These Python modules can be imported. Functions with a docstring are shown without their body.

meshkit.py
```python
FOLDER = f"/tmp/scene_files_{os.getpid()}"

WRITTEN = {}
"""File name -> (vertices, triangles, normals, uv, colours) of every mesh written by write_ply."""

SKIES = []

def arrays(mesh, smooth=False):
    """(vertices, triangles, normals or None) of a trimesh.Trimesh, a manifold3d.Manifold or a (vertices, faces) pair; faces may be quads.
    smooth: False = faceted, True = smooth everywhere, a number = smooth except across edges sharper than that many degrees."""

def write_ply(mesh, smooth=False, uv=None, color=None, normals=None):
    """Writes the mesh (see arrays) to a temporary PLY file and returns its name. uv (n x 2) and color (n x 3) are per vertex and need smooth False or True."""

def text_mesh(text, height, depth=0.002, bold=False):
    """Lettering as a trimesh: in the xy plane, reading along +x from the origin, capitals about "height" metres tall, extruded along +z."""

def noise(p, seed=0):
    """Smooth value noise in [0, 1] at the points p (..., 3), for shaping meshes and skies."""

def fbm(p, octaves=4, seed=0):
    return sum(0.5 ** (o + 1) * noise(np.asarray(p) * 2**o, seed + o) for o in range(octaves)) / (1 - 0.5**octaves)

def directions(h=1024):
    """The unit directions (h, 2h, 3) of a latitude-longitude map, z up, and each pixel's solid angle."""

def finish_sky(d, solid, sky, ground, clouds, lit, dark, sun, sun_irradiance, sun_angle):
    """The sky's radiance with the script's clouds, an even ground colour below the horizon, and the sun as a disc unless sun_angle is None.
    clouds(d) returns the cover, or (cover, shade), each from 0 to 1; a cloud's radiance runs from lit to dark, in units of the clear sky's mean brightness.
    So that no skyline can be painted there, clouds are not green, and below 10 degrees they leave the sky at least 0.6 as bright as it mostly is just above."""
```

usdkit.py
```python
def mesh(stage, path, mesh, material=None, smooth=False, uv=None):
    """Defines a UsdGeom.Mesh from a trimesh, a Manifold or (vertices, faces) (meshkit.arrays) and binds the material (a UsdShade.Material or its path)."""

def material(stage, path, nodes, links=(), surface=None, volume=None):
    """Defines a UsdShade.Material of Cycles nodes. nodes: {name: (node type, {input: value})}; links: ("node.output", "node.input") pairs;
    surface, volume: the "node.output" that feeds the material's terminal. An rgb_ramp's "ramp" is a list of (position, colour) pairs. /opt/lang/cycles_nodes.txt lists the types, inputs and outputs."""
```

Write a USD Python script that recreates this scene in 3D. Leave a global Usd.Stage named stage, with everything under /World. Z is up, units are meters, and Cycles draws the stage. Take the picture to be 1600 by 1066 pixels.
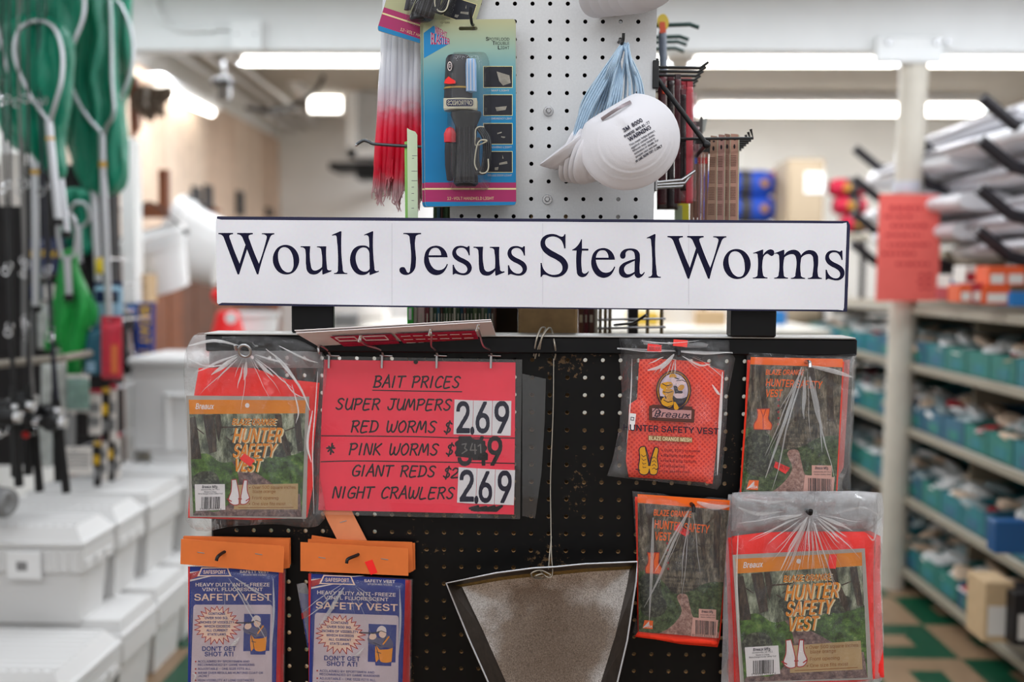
import math, random
import numpy as np, trimesh, usdkit, meshkit
from pxr import Usd, UsdGeom, UsdLux, UsdShade, Gf, Sdf
from shapely.geometry import Polygon, LineString, Point, MultiPolygon, box as sbox
from shapely.geometry.polygon import orient
from shapely import affinity
from shapely.ops import unary_union

stage = Usd.Stage.CreateInMemory()
UsdGeom.SetStageUpAxis(stage, 'Z'); UsdGeom.SetStageMetersPerUnit(stage, 1.0)
UsdGeom.Xform.Define(stage, '/World'); UsdGeom.Scope.Define(stage, '/World/Looks')
stage.SetDefaultPrim(stage.GetPrimAtPath('/World'))
rng = np.random.default_rng(7); random.seed(7)

# ------------------------------------------------------------------ camera, light, exposure
EYE = np.array([0.0, -1.43, 1.2]); FOC = 1556.0           # focal length in pixels of the 1600 x 1066 frame (35 mm lens)
PITCH, YAW, ROLL = math.radians(3.79), math.radians(1.14), math.radians(0.35)
EXPOSURE = 0.0
FSTOP, FOCUS = 1.9, 1.385
fw = np.array([-math.sin(YAW)*math.cos(PITCH), math.cos(YAW)*math.cos(PITCH), -math.sin(PITCH)])
rt0 = np.array([math.cos(YAW), math.sin(YAW), 0.0]); up0 = np.cross(rt0, fw)
rt = rt0*math.cos(ROLL) + up0*math.sin(ROLL); up = up0*math.cos(ROLL) - rt0*math.sin(ROLL)
cam = UsdGeom.Camera.Define(stage, '/World/camera')
cm = np.eye(4); cm[0, :3] = rt; cm[1, :3] = up; cm[2, :3] = -fw; cm[3, :3] = EYE
cam.AddTransformOp().Set(Gf.Matrix4d(*cm.ravel().tolist()))
cam.CreateHorizontalApertureAttr(36.0); cam.CreateFocalLengthAttr(36.0*FOC/1600); cam.CreateFStopAttr(FSTOP)
cam.CreateFocusDistanceAttr(FOCUS); cam.CreateExposureAttr(EXPOSURE)

def rect_light(name, loc, w, h, power, color=(1, .97, .92), rot=(0, 0, 0)):
    l = UsdLux.RectLight.Define(stage, '/World/' + name)
    l.CreateWidthAttr(w); l.CreateHeightAttr(h); l.CreateIntensityAttr(power); l.CreateColorAttr(Gf.Vec3f(*color))
    l.AddTranslateOp().Set(Gf.Vec3d(*loc)); l.AddRotateXYZOp().Set(Gf.Vec3f(*rot))
    return l
# ceiling fluorescent strips of the shop (they shine down); nearer rows are unseen above the frame, extra ones added to make the bag film glint
ROWS = [(-2.3, .35, 2.27, 5.2, 9.0), (-1.55, .35, 2.27, 5.2, 11.0), (-0.95, .35, 2.27, 5.2, 11.0), (-0.5, .35, 2.27, 5.2, 6.0), (0.6, .35, 2.27, 5.2, 11.0), (1.75, .6, 2.27, 5.2, 19.0), (3.45, .35, 2.215, 4.4, 54.0), (5.3, .9, 2.30, 4.2, 78.0)]
for i, (yy, xx, zz, ww, pw) in enumerate(ROWS):
    rect_light('ceiling_and_added_light' + ('_%03d' % i if i else ''), (xx, yy, zz), ww, 0.12, pw, (.935, .985, 1.05))
dome = UsdLux.DomeLight.Define(stage, '/World/room_ambient'); dome.CreateIntensityAttr(0.02); dome.CreateColorAttr(Gf.Vec3f(1, 1, 1))

# ------------------------------------------------------------------ helpers
def C(r, g, b):
    f = lambda v: (v/255/12.92) if v/255 < .04045 else ((v/255+.055)/1.055)**2.4
    return (f(r), f(g), f(b))
LOOK = {}
def M(name, col, rough=.55, spec=.4, metal=0, var=None, bump=None, trans=0, coat=0, emit=0, sheen=0, alpha=1, thin=0):
    """plain procedural material. col: 0..255. var=(scale, amount): noise mottling. bump=(scale, strength)."""
    if name in LOOK: return LOOK[name]
    c = C(*col)
    n = {'p': ('principled_bsdf', dict(base_color=c, roughness=rough, specular_ior_level=spec, metallic=metal, transmission_weight=trans, coat_weight=coat, sheen_weight=sheen, alpha=alpha))}
    l = []
    if emit: n['p'][1].update(emission_color=c, emission_strength=emit)
    if var or bump: n['g'] = ('texture_coordinate', {})
    if var:
        n['n'] = ('noise_texture', dict(scale=var[0], detail=4., roughness=.6))
        a = var[1]
        n['r'] = ('rgb_ramp', dict(ramp=[(.3, tuple(x*(1-a) for x in c)), (.7, tuple(min(1, x*(1+a)) for x in c))]))
        l += [('g.object', 'n.vector'), ('n.fac', 'r.fac'), ('r.color', 'p.base_color')]
    if bump:
        n['bn'] = ('noise_texture', dict(scale=bump[0], detail=3., roughness=.5))
        n['b'] = ('bump', dict(strength=bump[1], distance=.002))
        l += [('g.object', 'bn.vector'), ('bn.fac', 'b.height'), ('b.normal', 'p.normal')]
    LOOK[name] = usdkit.material(stage, '/World/Looks/' + name, n, l, surface='p.BSDF')
    return LOOK[name]
def film(name, haze=.1, tint=(240, 240, 242), rough=.1, scale=60, cell=.9, fine=.5, stretch=(1, 1, .6), lo=.03, hi=.42):
    """clear plastic film: mostly see-through, a little milky, with crinkled facets that catch the lamps"""
    n = {'g': ('texture_coordinate', {}), 'mp': ('mapping', dict(scale=stretch)), 'dn': ('noise_texture', dict(scale=scale*.5, detail=2.)), 'dm': ('vector_math', dict(math_type='multiply_add', vector2=(.03, .03, .03), vector3=(-.015, -.015, -.015))), 'da': ('vector_math', dict(math_type='add')),
         'v': ('voronoi_texture', dict(feature='f1', scale=scale, randomness=1.)), 'cm': ('vector_math', dict(math_type='multiply_add', vector2=(cell, cell, cell), vector3=(-cell/2, -cell/2, -cell/2))), 'ge': ('geometry', {}), 'na': ('vector_math', dict(math_type='add')), 'nn': ('vector_math', dict(math_type='normalize')),
         'bn': ('noise_texture', dict(scale=scale*2.2, detail=4., roughness=.6, distortion=1.2)), 'b': ('bump', dict(strength=fine, distance=.004)),
         't': ('transparent_bsdf', dict(color=(.985, .985, .985))), 'd': ('diffuse_bsdf', dict(color=C(*tint))), 's': ('glossy_bsdf', dict(color=(.97, .97, .97), roughness=rough)),
         'f': ('fresnel', dict(IOR=1.45)), 'fm': ('map_range', dict(from_min=.03, from_max=.9, to_min=lo, to_max=hi, clamp=True)), 'm': ('mix_closure', dict(fac=haze)), 'k': ('mix_closure', {})}
    l = [('g.object', 'mp.vector'), ('mp.vector', 'dn.vector'), ('dn.color', 'dm.vector1'), ('dm.vector', 'da.vector1'), ('mp.vector', 'da.vector2'), ('da.vector', 'v.vector'), ('v.color', 'cm.vector1'), ('ge.normal', 'na.vector1'), ('cm.vector', 'na.vector2'), ('na.vector', 'nn.vector1'), ('nn.vector', 'b.normal'), ('da.vector', 'bn.vector'), ('bn.fac', 'b.height'),
         ('b.normal', 's.normal'), ('b.normal', 'f.normal'), ('t.BSDF', 'm.closure1'), ('d.BSDF', 'm.closure2'), ('m.closure', 'k.closure1'), ('s.BSDF', 'k.closure2'), ('f.fac', 'fm.value'), ('fm.result', 'k.fac')]
    LOOK[name] = usdkit.material(stage, '/World/Looks/' + name, n, l, surface='k.closure')
    return LOOK[name]

used = {}
def uniq(parent, name):
    k = (parent, name); used[k] = used.get(k, -1) + 1
    return f'{parent}/{name}' + ('_%03d' % used[k] if used[k] else '')
def setd(prim, label=None, cat=None, group=None, kind=None):
    for k, v in (('label', label), ('category', cat), ('group', group), ('kind', kind)):
        if v: prim.SetCustomDataByKey(k, v)
class Thing:
    """an Xform at the thing's base whose children are its parts; geometry is given in world coordinates"""
    def __init__(s, name, label=None, cat=None, loc=(0, 0, 0), group=None, kind=None):
        s.path = uniq('/World', name); s.loc = np.array(loc, float)
        s.x = UsdGeom.Xform.Define(stage, s.path); s.x.AddTranslateOp().Set(Gf.Vec3d(*map(float, loc))); setd(s.x.GetPrim(), label, cat, group, kind)
    def part(s, name, mesh, mat, parent=None, smooth=False, label=None, kind=None):
        v, f = vf(mesh); p = uniq(parent or s.path, name)
        usdkit.mesh(stage, p, (v - s.loc, f), mat, smooth)
        pr = stage.GetPrimAtPath(p)
        if label: pr.SetCustomDataByKey('label', label)
        if kind: pr.SetCustomDataByKey('kind', kind)
        return p
def single(name, mesh, mat, label=None, cat=None, group=None, kind=None, smooth=False):
    v, f = vf(mesh); loc = np.array([(v[:, 0].min()+v[:, 0].max())/2, (v[:, 1].min()+v[:, 1].max())/2, v[:, 2].min()])
    p = uniq('/World', name); m = usdkit.mesh(stage, p, (v-loc, f), mat, smooth)
    UsdGeom.Xformable(m).AddTranslateOp().Set(Gf.Vec3d(*loc.tolist())); setd(m.GetPrim(), label, cat, group, kind)
    return p
def struct(name, mesh, mat, smooth=False): return single(name, mesh, mat, kind='structure', smooth=smooth)
def copy(src, loc, rotz=0, label=None, cat=None, group=None, rot=None, scale=None):
    import re; name = re.sub(r'_\d{3}$', '', src.path.rsplit('/', 1)[1])
    p = uniq('/World', name); x = UsdGeom.Xform.Define(stage, p)
    x.GetPrim().GetReferences().AddInternalReference(src.path)
    x.ClearXformOpOrder()
    x.GetPrim().GetAttribute('xformOp:translate').Set(Gf.Vec3d(*map(float, loc))) if x.GetPrim().GetAttribute('xformOp:translate') else None
    ops = [UsdGeom.XformOp(x.GetPrim().GetAttribute('xformOp:translate'))]
    r = x.AddRotateXYZOp(opSuffix='turn'); r.Set(Gf.Vec3f(*(rot or (0, 0, rotz)))); ops.append(r)
    if scale: sc = x.AddScaleOp(opSuffix='size'); sc.Set(Gf.Vec3f(*scale)); ops.append(sc)
    x.SetXformOpOrder(ops)
    x.GetPrim().SetInstanceable(True); setd(x.GetPrim(), label, cat, group)
    return p

# meshes ------------------------------------------------------------
def vf(m):
    if isinstance(m, (tuple, list)) and len(m) == 2 and hasattr(m[0], 'shape'):
        v, f = np.asarray(m[0], float), np.asarray(m[1], int)
        if f.shape[1] == 4: f = np.vstack([f[:, :3], f[:, [0, 2, 3]]])
        return v, f
    if isinstance(m, list): return cat(m)
    if hasattr(m, 'to_mesh'): q = m.to_mesh(); return np.array(q.vert_properties[:, :3], float), np.array(q.tri_verts, int)
    return np.array(m.vertices, float), np.array(m.faces, int)
def cat(ms):
    V, F_, o = [], [], 0
    for m in ms:
        v, f = vf(m); V.append(v); F_.append(f+o); o += len(v)
    return np.vstack(V), np.vstack(F_)
def bx(x0, y0, z0, x1, y1, z1, c=0):
    """box, edges chamfered by c"""
    x0, x1 = min(x0, x1), max(x0, x1); y0, y1 = min(y0, y1), max(y0, y1); z0, z1 = min(z0, z1), max(z0, z1)
    if c <= 0:
        v = np.array([[x, y, z] for x in (x0, x1) for y in (y0, y1) for z in (z0, z1)], float)
        f = np.array([[0, 1, 3, 2], [4, 6, 7, 5], [0, 4, 5, 1], [2, 3, 7, 6], [0, 2, 6, 4], [1, 5, 7, 3]]); return vf((v, f))
    c = min(c, .45*min(x1-x0, y1-y0, z1-z0)); P = []
    for sx, x in ((1, x0), (-1, x1)):
        for sy, y in ((1, y0), (-1, y1)):
            for sz, z in ((1, z0), (-1, z1)): P += [(x, y+sy*c, z+sz*c), (x+sx*c, y, z+sz*c), (x+sx*c, y+sy*c, z)]
    return hull(P)
def hull(P):
    h = trimesh.Trimesh(np.array(P, float)).convex_hull if False else trimesh.convex.convex_hull(np.array(P, float)); return vf(h)
def prism_box(bottom, top):
    """8 corners: 4 below, 4 above (same turn)"""
    return hull(list(bottom)+list(top))
def xf(m, R=None, t=(0, 0, 0), s=1):
    v, f = vf(m); v = v*np.asarray(s)
    if R is not None: v = v @ np.asarray(R).T
    return v + np.asarray(t), f
def rotm(ax, deg):
    return trimesh.transformations.rotation_matrix(math.radians(deg), dict(x=(1, 0, 0), y=(0, 1, 0), z=(0, 0, 1)).get(ax, ax) if isinstance(ax, str) else ax)[:3, :3]
def spline(P, n=6, closed=False):
    P = np.asarray(P, float); m = len(P); out = []
    segs = m if closed else m-1
    for i in range(segs):
        p1, p2 = P[i], P[(i+1) % m]
        p0 = P[i-1] if (closed or i > 0) else 2*p1-p2
        p3 = P[(i+2) % m] if (closed or i+2 < m) else 2*p2-p1
        for k in range(n):
            t = k/n; out.append(.5*((2*p1)+(-p0+p2)*t+(2*p0-5*p1+4*p2-p3)*t*t+(-p0+3*p1-3*p2+p3)*t**3))
    if not closed: out.append(P[-1])
    return np.array(out)
def tube(P, r, n=8, closed=False, flat=None, upv=None):
    """sweep of a circle (or a flat ribbon: flat = width over thickness) along points"""
    P = np.asarray(P, float); m = len(P); r = np.broadcast_to(np.asarray(r, float), (m,))
    T = np.roll(P, -1, 0)-np.roll(P, 1, 0) if closed else np.gradient(P, axis=0)
    T = T/np.maximum(np.linalg.norm(T, axis=1, keepdims=True), 1e-12)
    u = np.array(upv, float) if upv is not None else (np.array([0, 0, 1.]) if abs(T[0][2]) < .9 else np.array([1., 0, 0]))
    V = []; a = np.arange(n)*2*math.pi/n
    for i in range(m):
        u = u-T[i]*(u@T[i]); u = u/max(np.linalg.norm(u), 1e-9); w = np.cross(T[i], u)
        V.append(P[i]+r[i]*(np.cos(a)[:, None]*u*(flat or 1)+np.sin(a)[:, None]*w))
    V = np.vstack(V); F_ = []
    for i in range(m if closed else m-1):
        j = (i+1) % m
        for k in range(n): F_.append([i*n+k, i*n+(k+1) % n, j*n+(k+1) % n, j*n+k])
    v, f = vf((V, np.array(F_)))
    if not closed:
        e = len(v); v = np.vstack([v, P[0], P[-1]]); o = (m-1)*n
        f = np.vstack([f, [[e, (k+1) % n, k] for k in range(n)], [[e+1, o+k, o+(k+1) % n] for k in range(n)]])
    return v, f
def lathe(prof, n=24, R=None, t=(0, 0, 0)):
    prof = np.array(prof, float); a = np.arange(n)*2*math.pi/n; m = len(prof)
    V = np.array([[r*math.cos(q), r*math.sin(q), z] for r, z in prof for q in a]); F_ = []
    for i in range(m-1):
        for k in range(n): F_.append([i*n+k, i*n+(k+1) % n, (i+1)*n+(k+1) % n, (i+1)*n+k])
    return xf((V, np.array(F_)), R, t)
def cyl(p0, p1, r, n=16, r1=None):
    return tube([p0, p1], [r, r if r1 is None else r1], n)
def ball(c, r, n=2):
    s = trimesh.creation.icosphere(n, 1.0); return np.array(s.vertices)*np.asarray(r)+np.asarray(c), np.array(s.faces)
def smin_grid(P, thick=None):
    """P: rows x cols x 3 points -> surface"""
    r, c = P.shape[:2]; i = np.arange(r*c).reshape(r, c)
    q = np.stack([i[:-1, :-1], i[:-1, 1:], i[1:, 1:], i[1:, :-1]], -1).reshape(-1, 4)
    return vf((P.reshape(-1, 3), q))

# pixels of the photograph and planes of the place --------------------
def rays(xy):
    xy = np.atleast_2d(np.asarray(xy, float))
    d = fw*FOC + rt*(xy[:, :1]-800) + up*(533-xy[:, 1:2]); return d
class Pl:
    """a plane standing in the place: through the point seen at px on y = const, turned by yaw and leaning by tilt (degrees)"""
    def __init__(s, y=0., yaw=0., tilt=0., px=(800, 533), p0=None, n=None):
        d = rays([px])[0]; s.p0 = EYE + d*((y-EYE[1])/d[1]) if p0 is None else np.array(p0, float)
        s.n = rotm('z', yaw) @ rotm('x', tilt) @ np.array([0, -1., 0]) if n is None else np.array(n, float)/np.linalg.norm(n)
    def P(s, xy, h=0.):
        d = rays(xy); t = ((s.p0-EYE) @ s.n)/(d @ s.n)
        return EYE + d*t[:, None] + s.n*np.asarray(h).reshape(-1, 1)
    def p(s, x, y, h=0.): return s.P([(x, y)], h)[0]
    def up(s, h): q = Pl(p0=s.p0+s.n*h, n=s.n); return q
    def px(s, X):
        d = np.atleast_2d(X)-EYE; z = d@fw
        return np.stack([800+FOC*(d@rt)/z, 533-FOC*(d@up)/z], 1)
def at(px, py, y):
    d = rays([(px, py)])[0]; return EYE + d*((y-EYE[1])/d[1])
def polys(g): return [p for p in getattr(g, 'geoms', [g]) if p.geom_type == 'Polygon' and p.area > 1e-9]
def solid(pl, g, h0, h1):
    """polygon(s) in pixels of the plane, thick from h0 to h1 along the plane's normal (towards the room)"""
    if not hasattr(g, 'geom_type'): g = Polygon(g)
    if not g.is_valid: g = g.buffer(0)
    out = []
    for p in polys(g):
        v2, f = trimesh.creation.triangulate_polygon(p, engine='earcut'); v2 = np.asarray(v2)[:, :2]; f = np.asarray(f)
        k = len(v2); a, b = pl.P(v2, h1), pl.P(v2, h0)
        nn = np.cross(a[f[:, 1]]-a[f[:, 0]], a[f[:, 2]]-a[f[:, 0]]) @ pl.n
        f = np.where((nn < 0)[:, None], f[:, ::-1], f)
        V, FF, o = [a, b], [f, f[:, ::-1]+k], 2*k
        for ring in [p.exterior, *p.interiors]:
            q = np.array(ring.coords)[:-1, :2]; m = len(q); A, B = pl.P(q, h1), pl.P(q, h0); i = np.arange(m); j = (i+1) % m
            V += [A, B]; s = Polygon(q).exterior.is_ccw; s = (not s) if ring is not p.exterior else s
            w = np.stack([o+i, o+j, o+m+j, o+m+i], 1); w = w if s else w[:, ::-1]
            FF += [w[:, :3], w[:, [0, 2, 3]]]; o += 2*m
        out.append((np.vstack(V), np.vstack(FF)))
    return cat(out)
def homo(src, dst):
    """homography taking 4 src points to 4 dst points"""
    A, b = [], []
    for (x, y), (u, v) in zip(src, dst):
        A += [[x, y, 1, 0, 0, 0, -u*x, -u*y], [0, 0, 0, x, y, 1, -v*x, -v*y]]; b += [u, v]
    h = np.append(np.linalg.solve(np.array(A, float), np.array(b, float)), 1).reshape(3, 3)
    def f(xy):
        q = np.c_[np.atleast_2d(np.asarray(xy, float))[:, :2], np.ones(len(np.atleast_2d(xy)))] @ h.T; return q[:, :2]/q[:, 2:]
    return f
def warp(g, f):
    from shapely import transform
    return transform(g, lambda c: f(c))
def curve(s):
    """'x,y x,y~ ...' outlines ('|' between rings, '~' = smooth point) -> polygon; later rings inside an earlier one are holes"""
    rings = []
    for part in s.split('|'):
        pts = [(tuple(map(float, t.rstrip('~').split(','))), t.endswith('~')) for t in part.split()]
        P = np.array([p for p, _ in pts]); S = [q for _, q in pts]; m = len(P); out = []
        for i in range(m):
            j = (i+1) % m; p1, p2 = P[i], P[j]; out.append(p1)
            if not (S[i] or S[j]): continue
            L = np.linalg.norm(p2-p1)
            def tan(k):
                if not S[k]: return None
                a, b = P[k]-P[k-1], P[(k+1) % m]-P[k]; la, lb = np.linalg.norm(a)+1e-9, np.linalg.norm(b)+1e-9
                t = a/la*lb+b/lb*la; return t/(np.linalg.norm(t)+1e-9)
            t1, t2 = tan(i), tan(j)
            if t1 is None: t1 = 2*(p2-p1)/L-t2; t1 = t1/(np.linalg.norm(t1)+1e-9)
            if t2 is None: t2 = 2*(p2-p1)/L-t1; t2 = t2/(np.linalg.norm(t2)+1e-9)
            for u in (.2, .4, .6, .8):
                h00, h10, h01, h11 = 2*u**3-3*u*u+1, u**3-2*u*u+u, -2*u**3+3*u*u, u**3-u*u
                out.append(h00*p1+h10*L*t1+h01*p2+h11*L*t2)
        rings.append(Polygon(out).buffer(0))
    g = rings[0]
    for r in rings[1:]: g = g.difference(r) if g.contains(r.representative_point()) else g.union(r)
    return g
_T = {}
def text_poly(t, bold=False):
    """lettering as flat triangles: capitals 1 high, starting at x = 0, y up"""
    if (t, bold) not in _T:
        m = meshkit.text_mesh(t, 1.0, .01, bold); v = np.array(m.vertices); f = np.array(m.faces)
        front = (v[f][:, :, 2] > .005).all(1); f = f[front]; u, inv = np.unique(f, return_inverse=True); _T[t, bold] = (v[u][:, :2], inv.reshape(-1, 3))
    return _T[t, bold]
def text(pl, t, x0, x1, ybase, cap, h, bold=False, shear=0., slope=0., f=None, mirror=False, d=.00015, vert=False):
    """lettering printed on the plane from x0 to x1, baseline at ybase, capitals cap tall (pixels, or the units of the map f)"""
    v, fc = text_poly(t, bold); w = v[:, 0].max()-v[:, 0].min(); u = (v[:, 0]-v[:, 0].min())/w
    if mirror: u = 1-u
    x = x0+u*(x1-x0)+shear*cap*v[:, 1]; y = ybase-v[:, 1]*cap+slope*(x-x0)
    q = np.c_[x, y]
    if vert: q = np.c_[ybase+v[:, 1]*cap, x0+u*(x1-x0)]
    if f: q = f(q)
    k = len(q); a, b = pl.P(q, h+d), pl.P(q, h); nn = np.cross(a[fc[:, 1]]-a[fc[:, 0]], a[fc[:, 2]]-a[fc[:, 0]]) @ pl.n
    fc = np.where((nn < 0)[:, None], fc[:, ::-1], fc)
    return np.vstack([a, b]), np.vstack([fc, fc[:, ::-1]+k])
def sheet(pl, outline, hfun, step=6, back=0., thick=None):
    """a closed soft body over a pixel outline: front surface at h = hfun(x, y, edge distance 0..1), flat back; smooth in the middle, meeting at the edge"""
    g = Polygon(outline) if not hasattr(outline, 'geom_type') else outline
    g = g.buffer(0); x0, y0, x1, y1 = g.bounds
    e = np.array(g.exterior.segmentize(step).coords)[:-1, :2]
    X, Y = np.meshgrid(np.arange(x0+step/2, x1, step), np.arange(y0+step/2, y1, step)); q = np.c_[X.ravel(), Y.ravel()]
    import shapely
    pts = shapely.points(q); inn = shapely.contains(g.buffer(-step*.45), pts); q = q[inn]
    A = np.vstack([e, q]); dist = shapely.distance(g.exterior, shapely.points(A)); dist[:len(e)] = 0
    from scipy.spatial import Delaunay
    T = Delaunay(A).simplices; cc = A[T].mean(1); T = T[shapely.contains(g, shapely.points(cc))]
    hf = hfun(A[:, 0], A[:, 1], dist); a, b = pl.P(A, hf), pl.P(A, np.full(len(A), back))
    nn = np.cross(a[T[:, 1]]-a[T[:, 0]], a[T[:, 2]]-a[T[:, 0]]) @ pl.n; T = np.where((nn < 0)[:, None], T[:, ::-1], T)
    m = len(e); i = np.arange(m); j = (i+1) % m; k = len(A); w = np.stack([i, j, k+j, k+i], 1)
    if not Polygon(e).exterior.is_ccw: w = w[:, ::-1]
    return np.vstack([a, b]), np.vstack([T, T[:, ::-1]+k, w[:, :3], w[:, [0, 2, 3]]])
def creases(t, pl, hx, hy, n, seed, h, a0, a1, L=(30, 110), r=.00055, mat=None, extra=()):
    """folds of the bag film raying out from the hook, and a few loose ones; milky white paints in their highlights"""
    g = np.random.default_rng(seed); ms = []
    for k in range(n):
        a = math.radians(g.uniform(a0, a1)); l = g.uniform(*L); s = g.uniform(6, 24); b = g.uniform(-.07, .07); P = []
        for u in np.linspace(0, 1, 7): q = s+l*u; aa = a+b*u+.012*math.sin(9*u+k); P.append((hx+q*math.cos(aa), hy+q*math.sin(aa)))
        ms.append(tube(pl.P(P, h), r*g.uniform(.4, 1.2)*np.sin(np.linspace(.25, math.pi-.1, 7)), 6, flat=g.choice([1., 1.6, 3., 6.], p=[.4, .3, .2, .1]), upv=np.cross(pl.n, pl.P(P[-1:], 0)[0]-pl.P(P[:1], 0)[0])))
    for c in extra: c = spline(c, 4); m = len(c); ms.append(tube(pl.P(c, h), r*g.uniform(.6, 1.2)*np.sin(np.linspace(.3, math.pi-.2, m)), 6, flat=g.choice([1.5, 3., 5.]), upv=np.cross(pl.n, pl.P(c[-1:], 0)[0]-pl.P(c[:1], 0)[0])))
    return t.part('film_creases', cat(ms), mat or m_crease, smooth=70, kind='stuff')
def rrect(x0, y0, x1, y1, r): return sbox(x0+r, y0+r, x1-r, y1-r).buffer(r, quad_segs=4)
def zoomc(s, ox, oy, g):
    """points read off an enlarged crop: scale s, origin ox, oy"""
    return [(ox+x/s, oy+y/s) for x, y in g]
# ------------------------------------------------------------------ the room
m_white = M('wall_white', (238, 238, 236), .7, .2, var=(3, .03)); m_ceil = M('ceiling_paint', (176, 170, 160), .8, .2, var=(6, .06))
m_beam = M('beam_white', (238, 240, 240), .5, .4, var=(4, .03)); m_postw = M('post_paint', (206, 199, 186), .45, .4, var=(9, .06))
m_beige = M('tile_beige', (142, 116, 90), .35, .5, var=(25, .12)); m_green = M('tile_green', (12, 70, 46), .35, .5, var=(25, .12))
m_ply = M('paneling_light', (214, 192, 172), .5, .4, var=(14, .10)); m_ply2 = M('paneling_tan', (204, 178, 156), .5, .4, var=(14, .10)); m_brown = M('paneling_brown', (120, 66, 36), .5, .4, var=(10, .2)); m_brown2 = M('paneling_dark', (96, 56, 36), .5, .4, var=(10, .2))
m_black = M('black_paint', (7, 7, 9), .45, .25); m_steel = M('zinc_steel', (190, 190, 192), .3, .5, 1); m_chrome = M('chrome', (225, 225, 228), .15, .5, 1); m_alu = M('aluminium', (200, 202, 206), .35, .5, .8)
m_wire = M('black_wire', (16, 17, 20), .35, .5); m_wood = M('pine_wood', (196, 160, 112), .6, .3, var=(40, .15)); m_foam = M('white_foam', (224, 223, 222), .75, .2, bump=(400, .15))
m_plw = M('white_plastic', (240, 240, 240), .35, .5); m_grey = M('grey_plastic', (130, 130, 130), .5, .4); m_dgrey = M('dark_grey', (52, 50, 52), .5, .4); m_card = M('cardboard', (200, 172, 136), .8, .2, var=(30, .06))
def lamp_mat(name, strength, col=(255, 250, 240)):
    LOOK[name] = usdkit.material(stage, '/World/Looks/'+name, {'e': ('emission', dict(color=C(*col), strength=strength))}, [], surface='e.emission'); return LOOK[name]
m_tube = lamp_mat('lit_tube', 9.)

T0 = .305; X0 = 1.36; Y0 = 1.972
fl = Thing('floor', kind='structure')
fl.part('subfloor', bx(-1.95, -3.2, -.06, 3.3, 6.2, -.006), m_beige)
for i in range(-10, 3):
    for j in range(-5, 10):
        x1, y1 = X0+i*T0, Y0+j*T0
        if x1-T0 < -1.95 or (-.6 < x1-T0 and x1 < .55 and y1 < 1.9): continue
        g = (i+j) % 2 == 0; e = .0008; a, b = (m_green, m_beige) if g else (m_beige, m_green)
        fl.part('tile', bx(x1-T0+e, y1-T0+e, -.006, x1-e, y1-e, 0), a)
        fl.part('tile_inset', bx(x1-.203, y1-.203, -.004, x1-.102, y1-.102, .0006), b)
struct('ceiling', bx(-1.95, -3.2, 2.4, 3.3, 6.2, 2.5), m_ceil)
zb = at(900, 86, 2.44)[2]
struct('ceiling_beam', bx(-1.95, 2.37, zb, 3.3, 2.45, 2.41, .006), m_beam)
struct('wall_back', bx(-1.95, 6.2, 0, 3.3, 6.3, 2.4), m_white)
struct('wall_right', bx(3.3, -3.2, 0, 3.4, 6.2, 2.4), m_white)
struct('wall_front', bx(-1.95, -3.3, 0, 3.3, -3.2, 2.4), m_white)
wl = Thing('wall_left', kind='structure'); wl.part('wall_plaster', bx(-2.05, -3.2, 0, -1.95, 6.2, 2.4), m_white)
k = 0
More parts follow.
